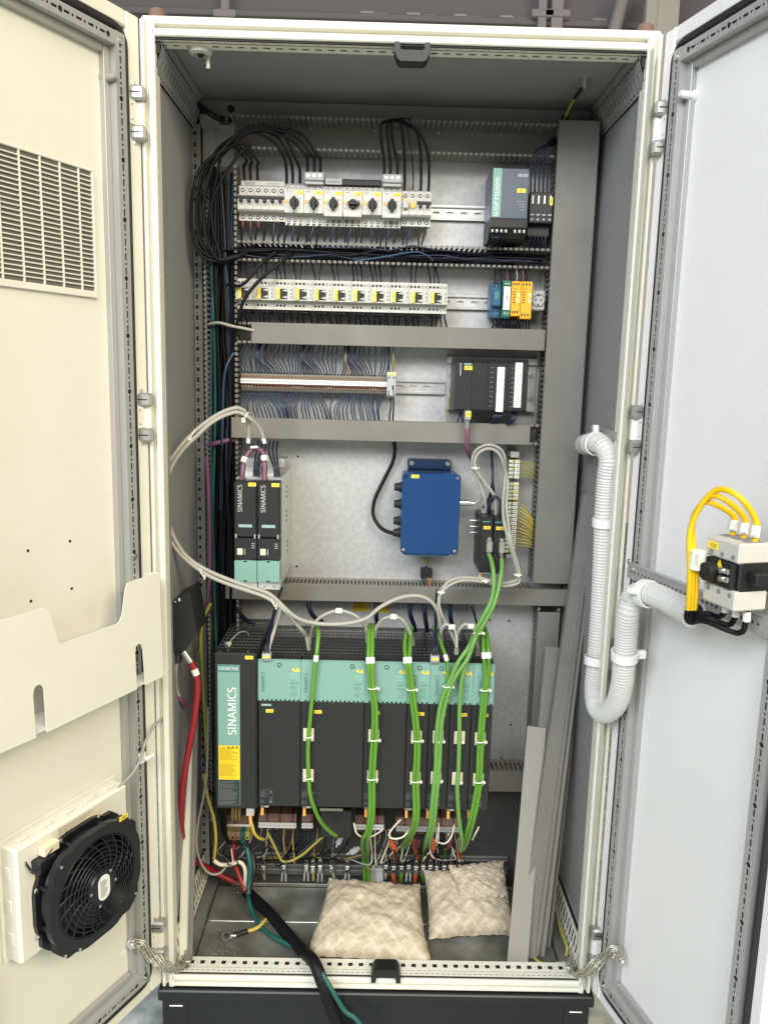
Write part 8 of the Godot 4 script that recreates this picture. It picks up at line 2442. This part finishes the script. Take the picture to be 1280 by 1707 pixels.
func green_cables() -> void:
	var zc := -0.096
	var paths := [
		["single green cable down the widest drive module", "cable_green", 0.005, [Vector3(-.1746, .8129, -.2), Vector3(-.1638, .8287, -.17), Vector3(-.1551, .8243, -.13), Vector3(-.1557, .7951, -.105), Vector3(-.1589, .7619, -.097), Vector3(-.1642, .6934, -.097), Vector3(-.1712, .6063, -.097), Vector3(-.1742, .5435, -.097), Vector3(-.172, .4832, -.097), Vector3(-.1667, .4299, -.097), Vector3(-.1477, .3596, -.12), Vector3(-.1257, .3119, -.15), Vector3(-.1087, .2855, -.17)]],
		["left green cable of the pair down the middle drive module", "cable_green", 0.0049, [Vector3(-.0358, .8235, -.2), Vector3(-.038, .8189, -.15), Vector3(-.0378, .7703, -.097), Vector3(-.0324, .7139, -.097), Vector3(-.0242, .6583, -.097), Vector3(-.0234, .5932, -.097), Vector3(-.0257, .5392, -.097), Vector3(-.0271, .4756, -.097), Vector3(-.0261, .3957, -.1), Vector3(-.0314, .3321, -.12), Vector3(-.0426, .2847, -.15), Vector3(-.0393, .1548, -.28), Vector3(-.0347, .0642, -.31)]],
		["right green cable of the pair down the middle drive module", "cable_green", 0.0049, [Vector3(-.0286, .8237, -.2), Vector3(-.0296, .819, -.15), Vector3(-.0288, .7705, -.097), Vector3(-.0262, .716, -.092), Vector3(-.0173, .6606, -.092), Vector3(-.0151, .5957, -.092), Vector3(-.0173, .5419, -.092), Vector3(-.0187, .4784, -.092), Vector3(-.0175, .3959, -.1), Vector3(-.0227, .3323, -.12), Vector3(-.0308, .2849, -.15), Vector3(-.0282, .155, -.28), Vector3(-.0233, .0644, -.31)]],
		["left green cable of the pair down the first narrow drive module", "cable_green", 0.0049, [Vector3(.0541, .821, -.2), Vector3(.0468, .8021, -.14), Vector3(.0477, .7722, -.097), Vector3(.0559, .7289, -.097), Vector3(.0681, .6471, -.097), Vector3(.0754, .5908, -.097), Vector3(.0777, .5414, -.097), Vector3(.0763, .4747, -.097), Vector3(.0802, .3979, -.1), Vector3(.0777, .3546, -.11), Vector3(.0693, .2998, -.15), Vector3(.0616, .2106, -.25)]],
		["right green cable of the pair down the first narrow drive module", "cable_green", 0.0049, [Vector3(.0643, .8198, -.2), Vector3(.0595, .8024, -.14), Vector3(.0566, .7724, -.097), Vector3(.0625, .731, -.092), Vector3(.0755, .6494, -.092), Vector3(.0828, .5933, -.092), Vector3(.0851, .544, -.092), Vector3(.0844, .4776, -.092), Vector3(.0888, .3981, -.1), Vector3(.0864, .3548, -.11), Vector3(.0782, .3, -.15), Vector3(.0696, .2073, -.25)]],
		["thin green cable joining the thick pair above the second narrow drive module", "cable_green", 0.004, [Vector3(.1164, .8225, -.2), Vector3(.1255, .8104, -.16), Vector3(.1374, .7887, -.105), Vector3(.1447, .7614, -.097), Vector3(.1447, .7251, -.097), Vector3(.1377, .6883, -.097), Vector3(.1282, .6439, -.097), Vector3(.1245, .5919, -.097), Vector3(.1236, .5393, -.097)]],
		["left green cable of the thick pair coming down from the encoder modules", "cable_green_pale", 0.0053, [Vector3(.2486, .9943, -.228), Vector3(.2529, .9729, -.2), Vector3(.2548, .934, -.18), Vector3(.2468, .8926, -.17), Vector3(.2155, .8425, -.14), Vector3(.1934, .8073, -.105), Vector3(.1674, .7706, -.093), Vector3(.1508, .7294, -.09), Vector3(.1345, .6853, -.09), Vector3(.1267, .6337, -.09), Vector3(.1251, .5818, -.09), Vector3(.1255, .5113, -.09), Vector3(.121, .4398, -.09), Vector3(.1195, .3554, -.11), Vector3(.1153, .2943, -.15), Vector3(.1188, .2147, -.24)]],
		["right green cable of the thick pair coming down from the encoder modules", "cable_green_pale", 0.0053, [Vector3(.2781, .9861, -.228), Vector3(.2748, .966, -.2), Vector3(.2665, .9269, -.18), Vector3(.2548, .8898, -.165), Vector3(.224, .8444, -.13), Vector3(.2065, .8234, -.105), Vector3(.1887, .7823, -.09), Vector3(.1611, .7374, -.085), Vector3(.1456, .6856, -.09), Vector3(.1364, .6339, -.09), Vector3(.1342, .582, -.09), Vector3(.1339, .5115, -.09), Vector3(.1302, .44, -.09), Vector3(.1282, .3556, -.11), Vector3(.1242, .2945, -.15), Vector3(.1312, .2149, -.24)]],
		["single pale green cable down the third narrow drive module", "cable_green_pale", 0.0052, [Vector3(.2205, .8427, -.135), Vector3(.2042, .8257, -.098), Vector3(.1891, .7797, -.093), Vector3(.1783, .7344, -.09), Vector3(.1754, .6686, -.09), Vector3(.1775, .6008, -.09), Vector3(.179, .5124, -.09), Vector3(.1783, .4593, -.09), Vector3(.1875, .3739, -.105), Vector3(.2002, .3053, -.13), Vector3(.2073, .2352, -.2)]],
		["left green cable of the pair down the rightmost drive module", "cable_green", 0.0049, [Vector3(.2323, .8281, -.2), Vector3(.2289, .8249, -.15), Vector3(.2264, .7982, -.1), Vector3(.2302, .7592, -.1), Vector3(.2329, .7317, -.1), Vector3(.2289, .6832, -.1), Vector3(.2257, .6135, -.1), Vector3(.2254, .543, -.1), Vector3(.2255, .4762, -.1), Vector3(.2195, .4178, -.1), Vector3(.2118, .3573, -.11), Vector3(.2073, .2897, -.15), Vector3(.2074, .2319, -.2)]],
		["right green cable of the pair down the rightmost drive module", "cable_green", 0.0049, [Vector3(.2397, .8252, -.2), Vector3(.239, .8207, -.15), Vector3(.2374, .7985, -.1), Vector3(.2399, .7595, -.1), Vector3(.2391, .7318, -.1), Vector3(.2365, .6834, -.1), Vector3(.2341, .6137, -.1), Vector3(.2338, .5432, -.1), Vector3(.234, .4764, -.1), Vector3(.2288, .418, -.1), Vector3(.2212, .3575, -.11), Vector3(.2162, .2899, -.15), Vector3(.2134, .2353, -.2)]]]
	var ties := [
		[[Vector3(-.1729, .5819, -.095)], [Vector3(-.1719, .4782, -.095)]],
		[[Vector3(-.0252, .705, -.094)], [Vector3(-.0189, .5783, -.094)], [Vector3(-.023, .4803, -.094)]],
		[],
		[[Vector3(.0634, .704, -.094)], [Vector3(.0806, .5789, -.094)], [Vector3(.0803, .4764, -.094)]],
		[], [],
		[[Vector3(.2141, .8361, -.115)], [Vector3(.1459, .7148, -.09)], [Vector3(.1304, .5785, -.094)], [Vector3(.1291, .4789, -.094)]],
		[],
		[[Vector3(.1789, .5775, -.095)], [Vector3(.1795, .4764, -.095)]],
		[[Vector3(.2326, .7063, -.094)], [Vector3(.2286, .5791, -.094)], [Vector3(.2289, .478, -.094)]],
		[]]
	for i in paths.size():
		var p: Array = paths[i]
		var w := cable("green_cable", p[3], p[2], p[1], p[0], "cable", "green cables on the drive row", 0.01, 10)
		var at := []
		for t in ties[i]: at.append([t[0], Vector3(0.12 if i < 5 else -0.15, -1, 0).normalized()])
		if at:
			for a in at:
				var b := MB.new()
				var wide := 0.0072 if i in [0, 8] else 0.0108
				var ln := PackedVector3Array()
				for k in 17:
					var an := TAU * k / 16
					ln.append(a[0] + Vector3(cos(an) * wide, 0.001 * cos(an), sin(an) * 0.0072))
				b.tube(ln, 0.0015, 6)
				b.box(a[0] + Vector3(wide - 0.001, -0.003, 0.001), a[0] + Vector3(wide + 0.004, 0.003, 0.007), 0.001)
				emit("cable_tie", b, "tie_white", w)
		if i in [0, 1, 2, 3, 4, 5, 9, 10]:
			var b := MB.new()
			var c := curve(p[3], 0.01)
			var at2 := 0
			for k in c.size():
				if c[k].z > -0.099 and at2 == 0: at2 = k
			var d := (c[at2 + 1] - c[at2 - 1]).normalized()
			b.rod(c[at2] - d * 0.007, c[at2] + d * 0.007, p[2] + 0.0012, -1, 10)
			emit("marker_sleeve", b, "white", w)

func grey_cables() -> void:
	for i in 2:
		var o := Vector3(0.0, -0.0095 * i, 0.004 * i)
		var s := Vector3(0.011 * i, 0, 0)
		var p := [Vector3(-.3261, 1.2558, -.19) + Vector3(0.038 * i, 0, 0), Vector3(-.3231, 1.2883, -.18) + Vector3(0.026 * i, 0, 0), Vector3(-.3246, 1.3203, -.165) + o + s, Vector3(-.3378, 1.3352, -.155) + o, Vector3(-.3588, 1.3337, -.145) + o, Vector3(-.3947, 1.3149, -.13) + o, Vector3(-.4357, 1.2805, -.115) + o + s * 0.5, Vector3(-.4695, 1.2408, -.105) + s, Vector3(-.4941, 1.1982, -.1) + s, Vector3(-.506, 1.1364, -.1) + s, Vector3(-.4968, 1.0717, -.1) + s, Vector3(-.4802, 1.031, -.1) + s, Vector3(-.4486, .9946, -.1) - o * 0.4 + s * 0.4, Vector3(-.4006, .961, -.1) - o, Vector3(-.3404, .9386, -.095) - o, Vector3(-.2789, .9205, -.09) - o, Vector3(-.2532, .9057, -.09) - o]
		if i == 0: p.append_array([Vector3(-.2231, .8781, -.1), Vector3(-.2016, .8424, -.12), Vector3(-.1851, .8115, -.14), Vector3(-.1786, .7744, -.15)])
		else: p.append_array([Vector3(-.2067, .8699, -.1), Vector3(-.1598, .8506, -.115), Vector3(-.0979, .849, -.12), Vector3(-.0456, .8631, -.12), Vector3(-.013, .8896, -.125), Vector3(.0294, .9106, -.13), Vector3(.0683, .9159, -.135), Vector3(.0996, .9051, -.14), Vector3(.1209, .8766, -.15), Vector3(.1313, .8265, -.17), Vector3(.1375, .7795, -.19)])
		var w := cable("grey_bus_cable", p, 0.0046, "cable_grey", ["upper grey bus cable of the wide loop, ending at the first drive module", "lower grey bus cable of the wide loop, running on over the drive modules"][i], "cable", "grey bus cables", 0.01, 9)
		if i == 0:
			for q in [Vector3(-.4336, 1.2807, -.112), Vector3(-.4158, .9714, -.096), Vector3(-.2541, .9082, -.086), Vector3(-.3238, 1.3206, -.16)]:
				var b := MB.new()
				var ln := PackedVector3Array()
				var ax := Vector3(0.5, 0.8, 0).normalized() if q.y > 1.2 else Vector3(-0.45, 0.8, 0).normalized()
				for k in 13:
					var an := TAU * k / 12
					ln.append(q + ax * (cos(an) * 0.011 - 0.004) + Vector3(0, 0, sin(an) * 0.0075 + 0.002))
				b.tube(ln, 0.0014, 5)
				b.box(q - ax * 0.016 + Vector3(-0.003, -0.003, 0), q - ax * 0.011 + Vector3(0.003, 0.003, 0.006), 0.001)
				emit("cable_tie", b, "tie_white", w)
		var b := MB.new()
		b.rod(p[0], p[0].lerp(p[1], 0.35), 0.0049, -1, 10)
		emit("marker_sleeve", b, "white", w)
		if i == 0:
			b = MB.new()
			b.rod(p[p.size() - 2].lerp(p[p.size() - 3], 0.6), p[p.size() - 2], 0.005, -1, 10)
			emit("braid_end", b, "braid", w)
	cable("grey_lead", [Vector3(-.2514, .868, -.2), Vector3(-.2534, .8444, -.17), Vector3(-.2594, .8215, -.14), Vector3(-.2665, .7947, -.12), Vector3(-.2693, .7764, -.11)], 0.0042, "cable_grey", "grey lead dropping from the duct to the first drive module's plug", "cable")
	var arcs := [
		["grey lead arching from the widest to the middle drive module", [Vector3(-.179, .7793, -.17), Vector3(-.176, .8093, -.165), Vector3(-.1642, .8408, -.155), Vector3(-.1429, .8604, -.15), Vector3(-.1094, .8713, -.15), Vector3(-.0713, .8606, -.15), Vector3(-.0498, .8375, -.155), Vector3(-.0408, .8064, -.165)]],
		["grey lead arching from the middle to the first narrow drive module", [Vector3(-.025, .8021, -.17), Vector3(-.0213, .8277, -.16), Vector3(-.0064, .8517, -.155), Vector3(.0189, .8581, -.155), Vector3(.0374, .8527, -.155), Vector3(.0523, .8324, -.16), Vector3(.0648, .8014, -.165)]],
		["short grey lead arching over the second narrow drive module", [Vector3(.132, .8087, -.17), Vector3(.1333, .8283, -.16), Vector3(.1412, .8409, -.158), Vector3(.1568, .836, -.156), Vector3(.1673, .8204, -.155), Vector3(.1684, .7901, -.14)]],
		["short grey lead arching over the third narrow drive module", [Vector3(.1724, .8006, -.17), Vector3(.1733, .8248, -.16), Vector3(.1866, .8419, -.158), Vector3(.2021, .8385, -.156), Vector3(.2155, .8214, -.155), Vector3(.22, .7866, -.145)]]]
	var k := 0
	for a in arcs:
		var w := cable("drive_lead", a[1], 0.0042, "cable_grey", a[0], "cable", "grey leads arching over the drives", 0.008, 8)
		var b := MB.new()
		var m: Vector3 = a[1][a[1].size() / 2]
		b.box(m + Vector3(-0.008, -0.0058, -0.0055), m + Vector3(0.008, 0.0058, 0.0055), 0.002)
		emit("marker_sleeve", b, "tie_white", w)
		b = MB.new()
		for e in [a[1].size() - 1]:
			var q: Vector3 = a[1][e]
			for s in 4: b.box(q + Vector3(-0.0049, -0.004 - s * 0.004, -0.005), q + Vector3(0.0049, -0.001 - s * 0.004, 0.005), 0.001)
		emit("ribbed_boot", b, "cable_grey", w)
		k += 1
	cable("encoder_cable", [Vector3(.2486, 1.0789, -.3), Vector3(.2395, 1.1179, -.29), Vector3(.2257, 1.1609, -.29), Vector3(.2113, 1.1872, -.29), Vector3(.2042, 1.2136, -.29), Vector3(.2104, 1.2403, -.29), Vector3(.2361, 1.2555, -.29), Vector3(.2656, 1.2504, -.29), Vector3(.283, 1.2259, -.29), Vector3(.2861, 1.1638, -.29), Vector3(.2811, 1.1146, -.27), Vector3(.2805, 1.0763, -.235), Vector3(.2927, 1.0315, -.225), Vector3(.3098, .9816, -.225), Vector3(.3186, .9535, -.225), Vector3(.3151, .9354, -.225), Vector3(.2826, .9285, -.22), Vector3(.2349, .9391, -.215), Vector3(.1807, .9421, -.21), Vector3(.1494, .931, -.21), Vector3(.1334, .9111, -.2), Vector3(.1265, .884, -.19), Vector3(.137, .8502, -.18), Vector3(.1574, .8167, -.17), Vector3(.1695, .7889, -.165)], 0.0042, "cable_grey", "outer grey cable looping over and down past the encoder modules", "cable", "grey cables at the encoder modules", 0.01, 8)
	cable("encoder_cable", [Vector3(.2678, 1.0841, -.29), Vector3(.2612, 1.1304, -.28), Vector3(.2329, 1.1683, -.28), Vector3(.2157, 1.1915, -.28), Vector3(.2088, 1.2148, -.28), Vector3(.2167, 1.2355, -.28), Vector3(.2366, 1.2476, -.28), Vector3(.2586, 1.2438, -.28), Vector3(.2742, 1.2237, -.28), Vector3(.2933, 1.1685, -.29), Vector3(.2886, 1.109, -.26), Vector3(.2964, 1.0351, -.222), Vector3(.3154, .9765, -.222), Vector3(.3222, .9503, -.22), Vector3(.319, .9293, -.22), Vector3(.2822, .9223, -.215), Vector3(.2346, .933, -.21), Vector3(.1819, .9361, -.205), Vector3(.1521, .9235, -.205), Vector3(.1323, .9036, -.2), Vector3(.1254, .8736, -.19), Vector3(.1306, .8277, -.18)], 0.0042, "cable_grey", "inner grey cable looping over and down past the encoder modules", "cable", "grey cables at the encoder modules", 0.01, 8)
	var b := MB.new()
	for q in [Vector3(.211, 1.2002, -.28), Vector3(.3175, .9507, -.218), Vector3(.2385, .9366, -.208), Vector3(.1318, .9089, -.197)]:
		b.box(q + Vector3(-0.009, -0.002, -0.006), q + Vector3(0.009, 0.002, 0.007), 0.0012)
		b.box(q + Vector3(-0.003, -0.004, 0.0075), q + Vector3(0.003, 0.004, 0.011), 0.0012)
	var o := get_node("encoder_cable") as Node3D
	emit("cable_tie", b, "tie_white", o)
	var dk := [[Vector3(-.3754, .8361, -.3), Vector3(-.3695, .8173, -.3), Vector3(-.3546, .7909, -.32), Vector3(-.3362, .7706, -.34)], [Vector3(-.1944, .842, -.31), Vector3(-.1881, .8184, -.31), Vector3(-.174, .7935, -.33), Vector3(-.1592, .7843, -.34)], [Vector3(-.0206, .846, -.31), Vector3(-.0213, .8143, -.31), Vector3(-.0175, .781, -.34)], [Vector3(.0635, .8432, -.31), Vector3(.0659, .8163, -.31), Vector3(.077, .7831, -.33), Vector3(.0812, .7638, -.34)], [Vector3(.1002, .844, -.31), Vector3(.1044, .8092, -.31), Vector3(.1124, .7645, -.34)], [Vector3(.1659, .8455, -.31), Vector3(.1688, .8107, -.31), Vector3(.1791, .7757, -.34)], [Vector3(.2211, .8436, -.31), Vector3(.2281, .8247, -.31), Vector3(.2411, .7869, -.34)]]
	for i in dk.size():
		cable("feeder_cable", dk[i], 0.006 if i != 6 else 0.003, "wire_navy", "dark blue cable dropping from the duct behind the drive modules, %s from the left" % ORD[i], "cable", "dark cables behind the drives")
	var wl := [[Vector3(-.3109, .3393, -.13), Vector3(-.3052, .3141, -.13), Vector3(-.295, .2938, -.14), Vector3(-.2861, .2783, -.16)], [Vector3(-.0639, .3444, -.13), Vector3(-.0575, .3192, -.13), Vector3(-.0428, .3021, -.14), Vector3(-.0193, .298, -.15), Vector3(.0056, .3085, -.16)], [Vector3(.0494, .3562, -.13), Vector3(.0311, .3337, -.13), Vector3(.0214, .3144, -.13), Vector3(.0319, .3051, -.13), Vector3(.0566, .3103, -.13), Vector3(.0762, .3378, -.13)], [Vector3(.1796, .3446, -.13), Vector3(.1735, .3127, -.13), Vector3(.1595, .2949, -.13), Vector3(.1438, .2852, -.15)], [Vector3(.2396, .3411, -.13), Vector3(.2317, .3219, -.13), Vector3(.2279, .2934, -.15)], [Vector3(.1415, .3486, -.13), Vector3(.141, .32, -.13), Vector3(.1378, .2883, -.15)]]
	for i in wl.size():
		cable("bonding_wire", wl[i], 0.002 if i > 0 else 0.0036, "wire_white" if i > 0 else "wire_yellow", "thin bonding wire looping under the drive modules, %s from the left" % ["first, yellow", "second, pale", "third, pale", "fifth, pale", "last, pale", "fourth, pale"][i], "wire", "bonding wires under the drives")
	cable("slack_earth_wire", [Vector3(-.2895, .2408, -.25), Vector3(-.2754, .2122, -.25), Vector3(-.2582, .1733, -.25), Vector3(-.2487, .1598, -.25), Vector3(-.2284, .1619, -.25), Vector3(-.1973, .1814, -.25), Vector3(-.1586, .2197, -.25), Vector3(-.1294, .2458, -.25)], 0.0034, "wire_earth", "slack yellow earth wire hanging in a V below the widest drive module", "wire")

func floor_cables() -> void:
	cable("white_wire", [Vector3(-.4285, .1596, -.25), Vector3(-.413, .1479, -.25), Vector3(-.3864, .1485, -.25), Vector3(-.3629, .1558, -.25), Vector3(-.3504, .144, -.25), Vector3(-.3466, .12, -.25), Vector3(-.3483, .0923, -.25), Vector3(-.3475, .0819, -.24)], 0.0052, "wire_white", "thick cream wire bending into the black cable at the lower left", "cable")
	cable("red_core", [Vector3(-.3802, .2061, -.27), Vector3(-.3789, .1545, -.27), Vector3(-.3695, .1232, -.26), Vector3(-.3569, .099, -.25), Vector3(-.3459, .0785, -.24)], 0.0058, "wire_red", "red core coming out of the black cable at the lower left", "cable")
	cable("green_core", [Vector3(-.3582, .2066, -.27), Vector3(-.3473, .1862, -.27), Vector3(-.3348, .1512, -.25), Vector3(-.3349, .1098, -.24), Vector3(-.3357, .0824, -.225)], 0.0065, "wire_teal", "dark green core coming out of the black cable at the lower left", "cable")
	cable("green_core", [Vector3(-.3519, .2033, -.27), Vector3(-.3331, .1657, -.27), Vector3(-.3239, .1377, -.25), Vector3(-.3302, .1064, -.24), Vector3(-.3388, .0823, -.225)], 0.007, "black", "black core coming out of the black cable at the lower left", "cable")
	var a: Vector3 = Vector3(-.3518, .04, -.2947); var b0: Vector3 = Vector3(-.3194, .036, -.2613)
	cable("mains_cable", [a, b0, Vector3(-.2743, .036, -.2075), Vector3(-.23, .036, -.1453), Vector3(-.1796, .042, -.0711), Vector3(-.1467, .057, 0) + Vector3(0, 0.012, 0), Vector3(-.1249, .0387, .03), Vector3(-.1074, -.0055, .036), Vector3(-.09, -.0548, .04), Vector3(-.0635, -.1302, .05), Vector3(-.019, -.2634, .06)], 0.0145, "wire_black", "thick black mains cable running over the bottom rail out of the cabinet", "cable", "", 0.012, 14)
	cable("earth_core", [Vector3(-.3484, .06, -.2941), Vector3(-.3372, .052, -.2433), Vector3(-.3238, .036, -.2179), Vector3(-.2968, .032, -.1711), Vector3(-.2599, .032, -.1324), Vector3(-.2164, .032, -.1036), Vector3(-.1741, .044, -.0586), Vector3(-.1375, .0623, .012) + Vector3(0, 0.0049, 0), Vector3(-.105, .0352, .04), Vector3(-.0724, -.0145, .048), Vector3(-.0375, -.0418, .055), Vector3(.02, -.1566, .07)], 0.0055, "wire_teal", "green earth wire running over the bottom rail beside the black mains cable", "cable", "", 0.01, 10)
	cable("corner_earth_wire", [Vector3(.3848, .024, -.1392), Vector3(.3813, .026, -.0903), Vector3(.3963, .026, -.0622), Vector3(.4294, .026, -.061), Vector3(.4566, .03, -.0789), Vector3(.463, .05, -.0868), Vector3(.4583, .06, -.127), Vector3(.4618, .06, -.1829)], 0.004, "wire_earth", "yellow green wire looping on the floor in the right corner", "wire")
